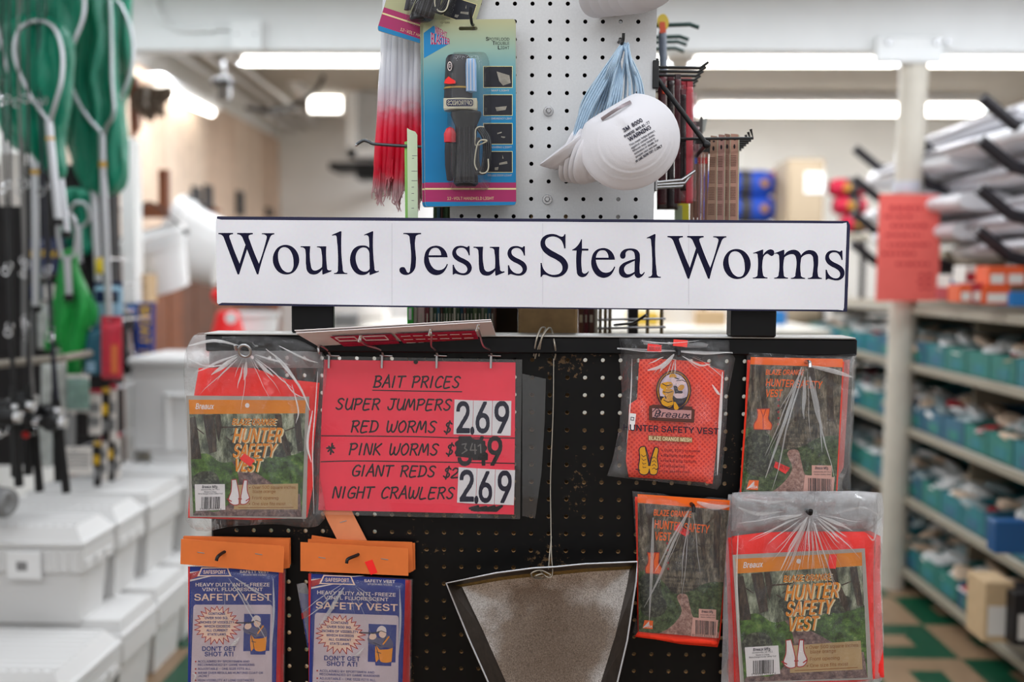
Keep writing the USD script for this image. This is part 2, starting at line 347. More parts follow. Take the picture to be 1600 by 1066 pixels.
for y in np.arange(2.62, 6.15, .203):
    wl.part('plank', bx(-1.95, y+.003, 1.28, -1.93-.004*(k % 2), y+.2, 2.22, .003), (m_ply, m_ply2)[(k*7//3) % 2])
    wl.part('plank', bx(-1.95, y+.003, .1, -1.93-.004*(k % 2), y+.2, 1.27, .003), (m_brown, m_brown2)[(k*5//3) % 2]); k += 1
wl.part('rail', bx(-1.95, 2.62, 1.255, -1.92, 3.55, 1.33, .004), m_brown)
for px_, a, b in ((305, 296, 330), (323, 293, 330), (373, 302, 340), (419, 328, 342)):   # dark slots in the paneling
    Z = 1.93*1556/(831-px_); yy = Z-1.43; z1, z0 = 1.2+(430-a)*Z/1556, 1.2+(430-b)*Z/1556
    wl.part('slot', bx(-1.935, yy-.07, z0, -1.915, yy+.07, z1, .003), m_dgrey)
p0, p1 = at(186, 215, 2.3), at(212, 440, 2.3)
struct('trim_1', bx(p0[0], 2.3, .0, p1[0], 2.38, p0[2], .004), m_white)

# white pipe column carrying the beam
pc = at(1402, 900, 2.37)[0]; YP = 2.42
pst = Thing('support_post', 'white round steel support post with bolted bracket under the beam, red notice taped to it', 'post', (pc, YP, 0))
pst.part('pipe', cyl((pc-.012, YP-.02, 0), (pc+.012, YP-.02, zb-.04), .051, 28), m_postw, smooth=40)
q0, q1 = at(1371, 55, 2.33), at(1476, 97, 2.33)
pst.part('bracket', bx(q0[0], 2.335, q1[2], q1[0], 2.368, q0[2], .006), m_beam)
for px_ in (1389, 1463, 1600): pst.part('bolt', lathe([(.0, .012), (.009, .012), (.012, .004), (.012, 0)], 10, rotm('x', 90), at(px_ if px_ < 1500 else 1480, 66, 2.335)), m_steel)
pst.part('tape', cyl((pc+.001, YP-.02, 1.52), (pc+.002, YP-.02, 1.56), .054, 28), M('clear_tape', (200, 205, 215), .3, .5), smooth=40)
# red notice on the post
pn = Pl(2.30, px=(1420, 390)); no = Thing('paper_notice', 'long red printed paper notice taped round the white support post', 'notice', pn.p(1418, 472))
mred = M('red_paper', (255, 116, 108), .7, .2, var=(14, .06))
out = [(1374, 303), (1468, 304), (1469, 388), (1467, 470), (1368, 471), (1371, 390)]
no.part('paper', solid(pn, out, -.002, 0), mred)
mrp = M('red_print', (206, 66, 70), .7, .2)
for k, (a, b, c, d) in enumerate([(1390, 322, 1440, 330), (1382, 336, 1430, 342), (1392, 350, 1452, 357), (1384, 365, 1440, 371), (1388, 380, 1452, 386), (1378, 394, 1430, 400), (1400, 410, 1452, 416), (1436, 428, 1456, 434), (1434, 438, 1458, 444), (1436, 448, 1456, 453)]):
    x = a; gs = []
    while x < c: w = rng.uniform(4, 11); gs.append(sbox(x, b, min(x+w, c), d-1)); x += w+3
    no.part('print_line', solid(pn, unary_union(gs), 0, .0004), mrp)

# fluorescent fixtures -------------------------------------------------
def fixture(name, x0, x1, y, z, label, tubes=1, r=.019, pan=.09):
    t = Thing(name, label, 'ceiling light', ((x0+x1)/2, y, z)); rr = .03*(tubes-1)
    t.part('housing', bx(x0, y-pan/2-rr, z+.03, x1, y+pan/2+rr, z+.085, .006), m_plw)
    for k in range(tubes):
        yy = y+(k-(tubes-1)/2)*.07
        t.part('tube', cyl((x0+.03, yy, z), (x1-.03, yy, z), r, 12), m_tube, smooth=50)
        for xx in (x0+.02, x1-.02): t.part('lamp_holder', bx(xx-.012, yy-.02, z-.022, xx+.012, yy+.02, z+.034, .003), m_plw)
    for xx in (x0+.3, x1-.3): t.part('hanger', cyl((xx, y, z+.08), (xx, y, 2.4), .006, 8), m_steel)
    return t
YF = 3.45; zt = at(1240, 97, YF)[2]
for a, b, lb in ((372, 1049, 'long lit fluorescent strip under the ceiling, the one running behind the white pegboard'), (1076, 1404, 'lit fluorescent strip just left of the white support post'), (1436, 1780, 'lit fluorescent strip just right of the white support post, cut by the picture edge')):
    fixture('fluorescent_light', at(a, 90, YF)[0], at(b, 97, YF)[0], YF, zt, lb, r=.022)
YG = 5.3; zt2 = at(1300, 172, YG)[2]
fixture('fluorescent_light', at(1085, 170, YG)[0], at(1535, 170, YG)[0], YG, zt2, 'broad lit twin fluorescent light, farther back and lower in view, behind the white support post', 2, .03, .16)
# slanting fixture along the left wall with its pipes
lt = Thing('wall_light', 'lit fluorescent light along the left wall above the pale paneling', 'wall light', (-1.82, 3.9, 2.1))
lt.part('housing', bx(-1.9, 3.45, 2.13, -1.80, 4.35, 2.17, .006), m_plw); lt.part('tube', cyl((-1.84, 3.5, 2.09), (-1.84, 4.3, 2.115), .02, 12), m_tube, smooth=50)
for i, (dx, dz, r) in enumerate(((-1.80, 2.33, .018), (-1.70, 2.35, .014), (-1.60, 2.36, .016))):
    single('ceiling_pipe', tube([(dx, 2.56, dz), (dx, 4.2, dz-.03), (dx-.03, 6.19, dz-.05)], r, 10), M('pipe_white', (205, 205, 205), .4, .5), ('white pipe along the left edge of the ceiling, nearest the wall', 'thin white pipe along the left of the ceiling, the middle of three', 'white pipe along the left of the ceiling, farthest from the wall')[i], 'pipe', smooth=50)
zz = at(350, 140, 3.4)
hb = Thing('pipe_clamp', 'dark metal pipe clamp hanging under the ceiling pipes at left', 'clamp', zz)
hb.part('plate', bx(zz[0]-.03, 3.38, zz[2]-.05, zz[0]+.03, 3.42, zz[2]+.06, .004), m_grey); hb.part('drop_rod', cyl((zz[0], 3.4, zz[2]), (zz[0], 3.4, 2.4), .008, 8), m_grey); hb.part('strap', bx(zz[0]-.055, 3.37, zz[2]+.02, zz[0]+.04, 3.43, zz[2]+.045, .004), m_dgrey)
pts = [at(385, 168, 4.3), at(420, 174, 4.4), at(455, 168, 4.5), at(490, 145, 4.6), at(505, 120, 4.7), at(500, 105, 4.8)]
cb = Thing('ceiling_cable', 'dark cable looping below the ceiling towards the lit square lamp', 'cable', pts[0]); cb.part('cable', tube(spline(pts), .014, 8), m_dgrey, smooth=60); cb.part('sleeve', tube(spline(pts[1:3]), .024, 8), m_grey, smooth=60)
c0, c1 = at(483, 142, 5.4), at(533, 175, 5.4)
sl = Thing('square_lamp', 'glaring square lamp hanging left of the white louvred heater', 'lamp', (c0[0], 5.4, c1[2])); sl.part('lamp_face', bx(c0[0], 5.39, c1[2], c1[0], 5.41, c0[2], .01), m_tube); sl.part('hood', bx(c0[0]-.01, 5.41, c1[2]-.01, c1[0]+.01, 5.5, c0[2]+.01, .01), m_plw); sl.part('bracket', bx(c1[0]-.05, 5.41, c0[2], c1[0]-.02, 5.46, 2.4, .004), m_dgrey)
c0, c1 = at(455, 125, 4.9), at(480, 150, 4.9)
single('ceiling_spotlight', tube([c0, (c0+c1)/2, c1], [.03, .035, .05], 12), m_plw, 'small white spotlight head under the ceiling left of the lit square lamp', 'spotlight', smooth=50)
# louvred heater box high on the back
c0, c1 = at(541, 97, 5.2), at(668, 246, 5.2)
ac = Thing('heater', 'white wall heater with a square mesh grille, half behind the pink lure skirts', 'heater', (c0[0], 5.2, c1[2]))
fr = sbox(c0[0], c1[2], c1[0], c0[2]); inn = sbox(c0[0]+.07, c1[2]+.06, c1[0]-.06, c0[2]-.05)
ac.part('casing', bx(c0[0], 5.22, c1[2], c1[0], 5.6, c0[2], .01), m_plw)
for a in ((c0[0], c1[2], c0[0]+.07, c0[2]), (c1[0]-.06, c1[2], c1[0], c0[2]), (c0[0], c1[2], c1[0], c1[2]+.06), (c0[0], c0[2]-.05, c1[0], c0[2])): ac.part('frame_bar', bx(a[0], 5.19, a[1], a[2], 5.225, a[3], .006), m_plw)
ac.part('grille_back', bx(c0[0]+.06, 5.205, c1[2]+.05, c1[0]-.05, 5.219, c0[2]-.04), M('grille_grey', (120, 124, 128), .5, .4))
gr = [cyl((x, 5.2, c1[2]+.05), (x, 5.2, c0[2]-.04), .004, 6) for x in np.arange(c0[0]+.07, c1[0]-.06, .022)]+[cyl((c0[0]+.06, 5.2, z), (c1[0]-.05, 5.2, z), .004, 6) for z in np.arange(c1[2]+.06, c0[2]-.05, .022)]
ac.part('grille', cat(gr), m_plw, kind='stuff')
c0, c1 = at(518, 256, 5.25), at(640, 268, 5.25)
sb = Thing('wall_shelf_bracket', 'black bracket shelf under the white louvred heater', 'bracket', (c0[0], 5.25, c1[2])); sb.part('plate', bx(c0[0], 5.15, c1[2], c1[0], 5.5, c0[2], .006), m_black); c2, c3 = at(556, 262, 5.2), at(640, 280, 5.2); sb.part('box', bx(c2[0], 5.2, c3[2], c3[0], 5.4, c2[2], .006), m_black); sb.part('arm', bx(c2[0]+.1, 5.4, c3[2], c2[0]+.14, 6.2, c2[2], .006), m_dgrey)
# conduit and junction box on the beam
P = [at(243, -30, 2.36), at(245, 5, 2.36), at(256, 32, 2.36), at(285, 47, 2.36), at(330, 45, 2.36), at(365, 43, 2.36)]
cd = Thing('conduit', 'white conduit pipe bending along the ceiling beam into a junction box', 'conduit', P[0]); cd.part('pipe', tube(spline(P, 8), .011, 10), m_beam, smooth=50)
for q in (P[2], P[4]): cd.part('clip', bx(q[0]-.008, 2.345, q[2]-.016, q[0]+.008, 2.371, q[2]+.016, .002), m_beam)
c0, c1 = at(363, 32, 2.34), at(409, 78, 2.34)
jb = Thing('junction_box', 'square white electrical junction box on the ceiling beam', 'junction box', (c0[0], 2.34, c1[2])); jb.part('box', bx(c0[0], 2.33, c1[2], c1[0], 2.37, c0[2], .005), m_beam); jb.part('lid', bx(c0[0]-.003, 2.322, c1[2]-.003, c1[0]+.003, 2.331, c0[2]+.003, .003), m_beam)
for sx in (c0[0]+.02, c1[0]-.02): jb.part('screw', lathe([(0, .004), (.004, .003), (.004, 0)], 8, rotm('x', 90), (sx, 2.322, (c0[2]+c1[2])/2)), m_steel)
# animal pelt mount on a brown board at the left wall
pm = Pl(2.9, px=(235, 160)); mt = Thing('pelt_mount', 'dark furry mounted pelt on a brown board high on the left', 'mount', pm.p(235, 200))
mt.part('board', solid(pm, [(198, 116), (214, 120), (216, 200), (204, 214)], -.03, 0), m_brown)
mt.part('wall_arm', bx(-1.95, 2.92, 1.98, pm.p(205, 150)[0], 2.95, 2.02, .003), m_brown)
mf = M('dark_fur', (104, 92, 82), .9, .1, var=(60, .5))
mt.part('pelt', sheet(pm, curve('214,140~ 232,134~ 250,139~ 268,137~ 270,152~ 258,163~ 257,184~ 246,178~ 238,190~ 226,182~ 213,176~'), lambda x, y, d: .012+.05*(1-np.exp(-d/6))+.02*meshkit.noise(np.c_[x/4, y/7, 0*x]), 3), mf, smooth=80)
for q in ((228, 180), (240, 182), (252, 176)): mt.part('tail', tube(spline([pm.p(q[0], q[1]-10, .02), pm.p(q[0]-2, q[1], .02), pm.p(q[0]-3, q[1]+14, .01)]), [.012]*6+[.01, .008, .006, .005, .004, .003, .002], 8), mf, smooth=80)
mt.part('fur_stripe', sheet(pm, [(236, 139), (243, 140), (240, 172), (234, 168)], lambda x, y, d: .07+.004*d, 3, .03), M('pale_fur', (176, 170, 164), .9, .1))

# ------------------------------------------------------------------ right: shelves of bins
XS = 1.44; LV = [.087, .365, .63, .875, 1.088]; YA, YB = .75, 3.95
m_shelf = M('shelf_tan', (126, 116, 100), .5, .4, var=(12, .08)); m_rail = M('shelf_rail', (160, 152, 136), .35, .5); m_back = M('shelf_back', (120, 108, 92), .7, .3)
gs = Thing('shelving_unit', 'long tan metal shelving unit of teal bins along the right aisle', 'shelving', (XS, 2.8, 0))
for k, z in enumerate(LV):
    gs.part('shelf', bx(XS, YA, z-.022, XS+.5, YB, z, .003), m_shelf); gs.part('price_rail', bx(XS-.012, YA, z-.026, XS+.002, YB, z+.004, .002), m_rail)
gs.part('back_panel', bx(XS+.5, YA, 0, XS+.53, YB, 1.32), m_back); gs.part('base', bx(XS+.06, YA, 0, XS+.5, YB, .062), m_black)
for y in np.arange(YA+.03, YB, .82): gs.part('upright', bx(XS+.46, y-.02, 0, XS+.5, y+.02, 1.33, .003), m_shelf)
for k in range(1, 5):
    for y in np.arange(YA+.44, YB, .82): gs.part('divider', bx(XS+.08, y-.006, LV[k-1]+.135, XS+.49, y+.006, LV[k]-.022, .002), m_shelf)
m_bins = [M('bin_teal', (44, 122, 132), .35, .5, var=(20, .15)), M('bin_blue', (52, 104, 130), .35, .5, var=(20, .15)), M('bin_green', (48, 126, 118), .35, .5, var=(20, .15))]
def bin_mesh(w=.166, d=.36, h=.12, hf=.085, t=.004):
    ms = [bx(0, 0, 0, d, w, t), bx(0, 0, 0, t, w, hf), bx(d-t, 0, 0, d, w, h)]
    for y0 in (0, w-t):
        v = np.array([(0, y0, 0), (d, y0, 0), (d, y0, h), (0, y0, hf), (0, y0+t, 0), (d, y0+t, 0), (d, y0+t, h), (0, y0+t, hf)], float)
        ms.append(hull(v))
    return cat(ms)
BW = .168
bins = {}
packs = {}
m_pk = [M('packet_white', (226, 226, 224), .3, .6, bump=(60, .5)), M('packet_peach', (222, 196, 170), .3, .6, bump=(60, .5)), M('packet_smoke', (150, 166, 168), .3, .6, bump=(60, .5)), M('packet_red', (170, 40, 48), .3, .6)]
def packet_mesh(l, w, h):
    s = trimesh.creation.icosphere(2); v = np.array(s.vertices); v = np.sign(v)*np.abs(v)**.7
    v = v*np.array([l/2, w/2, h/2]); v[:, 2] *= (1-.7*np.abs(v[:, 0]/(l/2))**3); return v, np.array(s.faces)
LN = ['lowest shelf', 'second shelf up', 'third shelf up', 'fourth shelf up']
ORD = 'first second third fourth fifth sixth seventh eighth ninth tenth eleventh twelfth thirteenth fourteenth fifteenth sixteenth'.split()
first = {}
for k, z in enumerate(LV[:4]):
    ys = np.arange(1.40 if k else 1.75, YB-.2, BW+.004)
    for i, y in enumerate(ys):
        c = int(rng.integers(0, 3)); key = ('bin', c); lb = f'teal parts bin of lure packets, {ORD[i]} from the near end of the {LN[k]}'; gp = f'parts bins on the {LN[k]}'
        loc = (XS+.012, y, z+.001)
        if key not in first:
            t = Thing('parts_bin', lb, 'bin', loc, gp); v, f = bin_mesh(); t.part('tray', (v+np.array(loc), f), m_bins[c]); t.part('label_card', bx(loc[0]-.002, loc[1]+.04, loc[2]+.012, loc[0]-.0003, loc[1]+.12, loc[2]+.045), m_bins[(c+1) % 3]); first[key] = t
        else: copy(first[key], loc, 0, lb, 'bin', gp)
        for q in range(4 + (k > 0)):
            c2 = int(rng.choice(4, p=[.42, .28, .24, .06])); key = ('pk', c2)
            lb2 = f'small {("clear and white", "peach coloured", "smoky grey", "red")[c2]} lure packet heaped in a bin on the {LN[k]}'; gp2 = f'{("white", "peach", "grey", "red")[c2]} lure packets on the {LN[k]}'
            l2 = np.array((loc[0]+.05+.065*(q % 3)+rng.uniform(-.02, .02), y+.045+rng.uniform(0, .08), z+.062+.022*(q % 3)+.014*(q//3)))
            ro = (rng.uniform(-20, 20), rng.uniform(-38, 5), rng.uniform(0, 180))
            if key not in first:
                t = Thing('lure_packet', lb2, 'packet', l2, gp2); v, f = packet_mesh(.11, .075, .03); t.part('pouch', (v+l2, f), m_pk[c2], smooth=60); t.part('header_card', bx(l2[0]-.058, l2[1]-.033, l2[2]-.002, l2[0]-.04, l2[1]+.033, l2[2]+.002), (m_plw, m_card, m_dgrey, m_plw)[c2]); first[key] = t
            else: copy(first[key], l2, 0, lb2, 'packet', gp2, rot=ro, scale=(1, 1, 1))
# boxes on the top shelf and by the floor
def carton(px0, py0, px1, py1, y, dep, mat, label, bandm=None, name='carton', lbl=None, cat_='box', flap=True):
    a, b = at(px0, py0, y), at(px1, py1, y); t = Thing(name, label, cat_, ((a[0]+b[0])/2, y, b[2]))
    t.part('body', bx(a[0], y, b[2], b[0], y+dep, a[2], .002), mat)
    h = a[2]-b[2]; w = b[0]-a[0]
    if flap: t.part('flap', bx(a[0]+.001, y+.001, a[2], b[0]-.001, y+dep-.001, a[2]+.0025, .001), mat)
    if bandm: t.part('label_panel', bx(a[0]+.12*w, y-.0015, b[2]+h*.12, b[0]-.12*w, y, b[2]+h*.62), bandm)
    return t
m_or = M('carton_orange', (224, 92, 44), .5, .4); m_rdc = M('carton_red', (176, 44, 56), .5, .4); m_blc = M('carton_blue', (40, 120, 190), .5, .4); m_whc = M('carton_white', (226, 220, 214), .5, .4); m_bk = M('carton_black', (30, 26, 28), .5, .4)
for i, (a, b, c, d, y, m, m2, lb) in enumerate([(1500, 446, 1518, 473, 1.62, m_or, m_whc, 'slim orange and white carton, leftmost of the row on the top right shelf'), (1519, 444, 1537, 474, 1.62, m_rdc, m_whc, 'red and white carton beside the slim orange carton on the top right shelf'),
        (1538, 448, 1578, 476, 1.6, m_or, m_whc, 'wide orange carton, lower of the stack on the top right shelf'), (1545, 417, 1572, 447, 1.605, m_or, m_whc, 'orange carton with white panel stacked on the wide orange carton'), (1573, 417, 1602, 447, 1.605, m_or, m_whc, 'orange carton stacked rightmost on the top right shelf'),
        (1580, 458, 1625, 479, 1.58, m_blc, None, 'blue carton at the right end of the top shelf'), (1508, 416, 1526, 443, 1.8, m_whc, m_rdc, 'white carton with red band behind the slim orange carton'), (1527, 418, 1543, 443, 1.8, m_rdc, m_whc, 'narrow red carton behind the orange stack on the top right shelf'),
        (1479, 450, 1489, 469, 1.9, m_rdc, None, 'low red carton next to the red paper notice'), (1488, 452, 1500, 470, 1.9, m_rdc, m_whc, 'low red and white carton left of the slim orange carton')]): carton(a, b, c, d, y, .09, m, lb, m2)
a = at(1466, 425, 2.0); b = at(1500, 440, 2.0); carton(1483, 430, 1506, 449, 2.02, .1, m_whc, 'pale blue and white carton at the back of the top right shelf', m_blc)
carton(1556, 817, 1606, 866, 1.33, .05, M('blue_pouch', (16, 78, 132), .4, .5), 'blue box hanging over the edge of the second shelf at right', None)
carton(1540, 912, 1582, 1005, 1.42, .12, m_card, 'brown cardboard box of white bottles standing on the lowest right shelf', m_whc)
carton(1586, 930, 1640, 1010, 1.37, .12, m_bk, 'black box with pale print beside the brown cardboard box, lowest right shelf', m_whc)
# rack of long white paddles above the shelves
m_pad = M('paddle_white', (232, 232, 236), .35, .5); m_pads = M('paddle_grey', (150, 146, 150), .5, .4)  # white for the blades, grey for grips and edge strips
def paddle(x, z, y0, y1, w, lb):
    t = Thing('boat_paddle', lb, 'paddle', (x, (y0+y1)/2, z)); n = 26; R = []
    for i in range(n+1):
        u = i/n; y = y0+(y1-y0)*u; ww = w*(.35+.65*math.sin(math.pi*min(1, max(0, .06+.9*u)))**.5); R.append([(x+ww*math.cos(a), y, z+.036*math.sin(a)+.005*math.sin(3*a)) for a in np.arange(14)*2*math.pi/14])
    R = np.array(R); V = R.reshape(-1, 3); F_ = [[i*14+k, i*14+(k+1) % 14, (i+1)*14+(k+1) % 14, (i+1)*14+k] for i in range(n) for k in range(14)]
    v, f = vf((V, np.array(F_))); v = np.vstack([v, R[0].mean(0), R[-1].mean(0)]); e = len(v)-2; o = n*14
    f = np.vstack([f, [[e, (k+1) % 14, k] for k in range(14)], [[e+1, o+k, o+(k+1) % 14] for k in range(14)]])
    t.part('blade', (v, f), m_pad, smooth=50); t.part('grip', cyl((x, y0+.03, z+.038), (x, y1-.03, z+.038), .012, 10), m_pads, smooth=50); t.part('edge_strip', tube([(x-w*.99, y0+.35, z), (x-w*1.0, (y0+y1)/2, z), (x-w*.99, y1-.35, z)], .008, 8), m_pads, smooth=50)
pn_ = [(1.70, 1.74, 1.5, 3.1), (1.62, 1.655, 1.6, 3.2), (1.78, 1.60, 1.3, 3.0), (1.70, 1.545, 1.2, 3.02), (1.76, 1.45, 1.1, 2.9), (1.71, 1.385, 1.2, 2.95), (1.72, 1.30, 1.0, 2.5), (1.58, 1.62, 2.2, 3.1), (1.58, 1.47, 2.1, 3.12), (1.60, 1.37, 2.2, 3.08)]
wh = ['topmost paddle on the right rack', 'second paddle from the top of the right rack', 'third paddle down, set farther back on the right rack', 'fourth paddle down, just right of the post top half', 'broad paddle level with the top of the red notice', 'paddle lying just under the broad one, tip towards the post', 'lowest paddle, just above the cartons', 'paddle tip seen left of the post, uppermost', 'paddle tip seen left of the post, middle', 'paddle tip seen left of the post, lowest']
for (x, z, a, b), w in zip(pn_, wh): paddle(x, z, a, b, .15, 'long white plastic ' + w)
rk = Thing('paddle_rack', 'black angled rack arms holding the white paddles at right', 'rack', (1.9, 2.6, 1.2))
m_arm = M('arm_grey', (46, 44, 50), .5, .4)
for y in (1.75, 2.4, 2.98):
    rk.part('upright', bx(1.90, y-.02, 1.335, 1.94, y+.02, 1.72, .004), m_arm)
    for z in (1.29, 1.42, 1.57, 1.70): rk.part('arm', tube([(1.92, y, z-.06), (1.62, y, z-.055), (1.50, y, z-.02), (1.40, y, z+.06)], .02, 8), m_arm, smooth=40)

# ------------------------------------------------------------------ far things: vests, box, counter
m_blv = M('vest_blue', (30, 74, 178), .55, .3); m_rdv = M('vest_red', (176, 20, 54), .55, .3); m_yl = M('yellow_cap', (170, 120, 40), .5, .4)
def roll(px0, px1, pyc, rpx, y, mat, lb, capside=1):
    a, b = at(px0, pyc, y), at(px1, pyc, y); r = rpx*(y+1.43)/1556; t = Thing('rolled_life_vest', lb, 'life vest', (a[0], y, a[2]-r))
    prof = [(0, 0), (r*.7, .0), (r*.95, .03), (r, .08)]; L = b[0]-a[0]; prof += [(r*(1-.05*(k % 2)), .08+(L-.16)*k/6) for k in range(1, 6)]+[(r, L-.08), (r*.95, L-.03), (r*.7, L), (0, L)]
    t.part('roll', lathe(prof, 20, rotm('y', 90), a), mat, smooth=50)
    cx = b[0]-.06 if capside > 0 else a[0]+.08
    t.part('strap', lathe([(r*.9, -.03), (r*1.04, -.03), (r*1.04, .03), (r*.9, .03)], 20, rotm('y', 90), (b[0]-L*.4, y, a[2])), m_dgrey); t.part('buckle', lathe([(0, .012), (.019, .012), (.024, 0), (.024, -.02)], 16, rotm('x', 90), (cx, y-r-.005, a[2])), m_yl)
roll(1095, 1206, 288, 22, 4.3, m_blv, 'blue rolled life vest, upper of two left of the tan cabinet'); roll(1095, 1206, 327, 22, 4.3, m_blv, 'blue rolled life vest, lower of two left of the tan cabinet')
roll(1196, 1229, 286, 19, 4.42, m_rdv, 'red rolled life vest squeezed between the blue ones and the tan cabinet, upper'); roll(1196, 1229, 326, 19, 4.42, m_rdv, 'red rolled life vest squeezed between the blue ones and the tan cabinet, lower')
roll(1296, 1352, 294, 15, 4.06, m_rdv, 'red rolled life vest left of the red notice, topmost of three', -1); roll(1302, 1352, 322, 15, 4.06, m_rdv, 'red rolled life vest left of the red notice, middle of three', -1); roll(1312, 1356, 350, 14, 4.06, m_rdv, 'red rolled life vest left of the red notice, lowest of three')
zs = at(1150, 350, 4.3)[2]; xs0, xs1 = at(1090, 350, 4.3)[0], at(1200, 350, 4.3)[0]
vs = Thing('vest_stand', 'dark low stand carrying the blue and red rolled life vests behind the sign', 'stand', ((xs0+xs1)/2, 4.4, 0)); vs.part('top', bx(xs0, 4.2, zs-.03, xs1, 4.62, zs, .004), m_rail)
for sx_ in (xs0+.03, xs1-.03):
    for sy_ in (4.23, 4.59): vs.part('leg', bx(sx_-.015, sy_-.015, 0, sx_+.015, sy_+.015, zs-.03), m_dgrey)
zs2 = at(1320, 365, 3.9)[2]; vs = Thing('vest_stand', 'narrow stand under the red rolled life vests left of the red notice', 'stand', (at(1325, 365, 3.97)[0], 4.08, 0)); vs.part('top', bx(at(1292, 365, 3.97)[0], 3.97, zs2-.03, at(1362, 365, 3.97)[0], 4.2, zs2, .004), m_rail)
for sx_ in (1296, 1358): vs.part('leg', bx(at(sx_, 365, 3.97)[0]-.012, 4.05, 0, at(sx_, 365, 3.97)[0]+.012, 4.08, zs2-.03), m_dgrey)
a, b = at(1232, 248, 4.0), at(1282, 520, 4.0)
cbn = Thing('tan_cabinet', 'tall narrow tan cabinet with a white label behind the sign, between the life vests', 'cabinet', ((a[0]+b[0])/2, 4.0, 0)); m_cab = M('cabinet_tan', (172, 154, 130), .6, .3)
cbn.part('body', bx(a[0], 4.0, .05, b[0], 4.3, a[2], .004), m_cab); cbn.part('plinth', bx(a[0]+.01, 4.01, 0, b[0]-.01, 4.29, .05), m_dgrey); c, d = at(1258, 269, 3.99), at(1287, 302, 3.99); cbn.part('label', bx(c[0], 3.985, d[2], d[0], 4.0, c[2]), M('label_white', (250, 250, 250), .5, .3)); cbn.part('door', bx(a[0]+.01, 3.992, .08, b[0]-.01, 4.001, a[2]-.03, .002), m_cab)
ct = Thing('counter', 'white counter seen in the gap under the sign', 'counter', (.2, 3.6, 0)); m_cnt = M('counter_white', (214, 210, 200), .5, .4)
ct.part('top', bx(-.8, 3.1, .93, 1.36, 3.9, .96, .005), m_cnt); ct.part('front', bx(-.78, 3.14, 0, 1.34, 3.17, .93), m_cnt); ct.part('side', bx(-.78, 3.17, 0, -.75, 3.85, .93), m_cnt); ct.part('side', bx(1.31, 3.17, 0, 1.34, 3.85, .93), m_cnt)
for i, (a, b, c, d, y, m, lb) in enumerate([(560, 486, 600, 512, 3.4, m_whc, 'grey white carton on the counter at the left of the gap under the sign'), (985, 488, 1030, 512, 3.3, M('carton_yellow', (214, 178, 60), .5, .4), 'yellow carton on the counter under the sign'), (1035, 480, 1085, 512, 3.45, m_whc, 'cream carton on the counter right of the yellow carton'), (1088, 486, 1135, 512, 3.4, m_card, 'tan carton on the counter left of the right sign leg'), (520, 492, 556, 512, 3.35, m_grey, 'grey carton on the counter beside the left sign leg'), (1206, 486, 1228, 513, 3.5, m_blc, 'blue carton just right of the right sign leg')]): carton(a, b, c, d, y, .2, m, lb, None)
# ------------------------------------------------------------------ left: foam coolers
def cooler(x1, y0, z0, w, d, h, lb, ribs=True, lid=.05, tag_=False, step=True):
    """tapered foam box with ribbed rim and stepped lid; x1 = right side, y0 = front"""
    t = Thing('foam_cooler', lb, 'cooler', (x1-w/2, y0+d/2, z0)); x0, y1 = x1-w, y0+d; tp = .028; hr = .07
    zb_, zt_ = z0, z0+h-lid
    t.part('body', hull([(x0+tp, y0+tp, zb_), (x1-tp, y0+tp, zb_), (x1-tp, y1-tp, zb_), (x0+tp, y1-tp, zb_), (x0+.008, y0+.008, zt_), (x1-.008, y0+.008, zt_), (x1-.008, y1-.008, zt_), (x0+.008, y1-.008, zt_)]), m_foam)
    t.part('rim', bx(x0, y0, zt_-hr, x1, y1, zt_-.001, .006), m_foam)
    if ribs:
        r = [bx(x, y0-.004, zt_-hr+.004, x+.012, y0+.002, zt_-.006, .002) for x in np.arange(x0+.012, x1-.015, .026)]+[bx(x1-.002, y, zt_-hr+.004, x1+.004, y+.05, zt_-hr/2-.002, .002) for y in np.arange(y0+.012, y1-.04, .06)]
        t.part('rim_ribs', cat(r), m_foam, kind='stuff')
    zl = zt_; e = .03 if step else .012
    t.part('lid', cat([bx(x0-.004, y0-.004, zl, x1+.004, y1+.004, zl+.016, .004), hull([(x0+.004, y0+.004, zl+.016), (x1-.004, y0+.004, zl+.016), (x1-.004, y1-.004, zl+.016), (x0+.004, y1-.004, zl+.016), (x0+e, y0+e, zl+lid), (x1-e, y0+e, zl+lid), (x1-e, y1-e, zl+lid), (x0+e, y1-e, zl+lid)])]), m_foam)
    if ribs:
        t.part('lid_ribs', cat([hull([(x, y0+.006, zl+.018), (x+.012, y0+.006, zl+.018), (x+.012, y0+e+.004, zl+lid+.004), (x, y0+e+.004, zl+lid+.004), (x, y0+e+.02, zl+lid), (x+.012, y0+e+.02, zl+lid), (x, y0+.02, zl+.016), (x+.012, y0+.02, zl+.016)]) for x in np.arange(x0+.02, x1-.03, .026)]+[bx(x0+e, y, zl+lid-.003, x1-e, y+.012, zl+lid+.004, .002) for y in np.arange(y0+e+.02, y1-e, .03)]), m_foam, kind='stuff')
    if tag_:
        a, b = at(10, 862, y0-.012), at(64, 906, y0-.012); t.part('price_card', bx(a[0], y0-.012, b[2], b[0], y0-.006, a[2], .002), m_plw)
        c0 = at(26, 878, y0-.012)
        for k in range(5): t.part('bar', bx(c0[0]+k*.0058, y0-.0128, c0[2]-.024, c0[0]+k*.0058+.0035, y0-.0118, c0[2]), m_dgrey)
    return t
cooler(-1.085, .80, 0, .40, .335, .262, 'white foam cooler in the lower row nearest the picture edge, only its lid showing')
cooler(-1.095, 1.17, 0, .40, .25, .262, 'white foam cooler on the floor, second of the lower row, with an uncovered lid corner', ribs=False, step=False)
cooler(-1.10, 1.44, 0, .40, .25, .262, 'white foam cooler on the floor, third of the lower row', ribs=False, step=False)
cooler(-1.11, 1.71, 0, .40, .25, .262, 'white foam cooler on the floor, fourth of the lower row, beside the display', ribs=False, step=False)
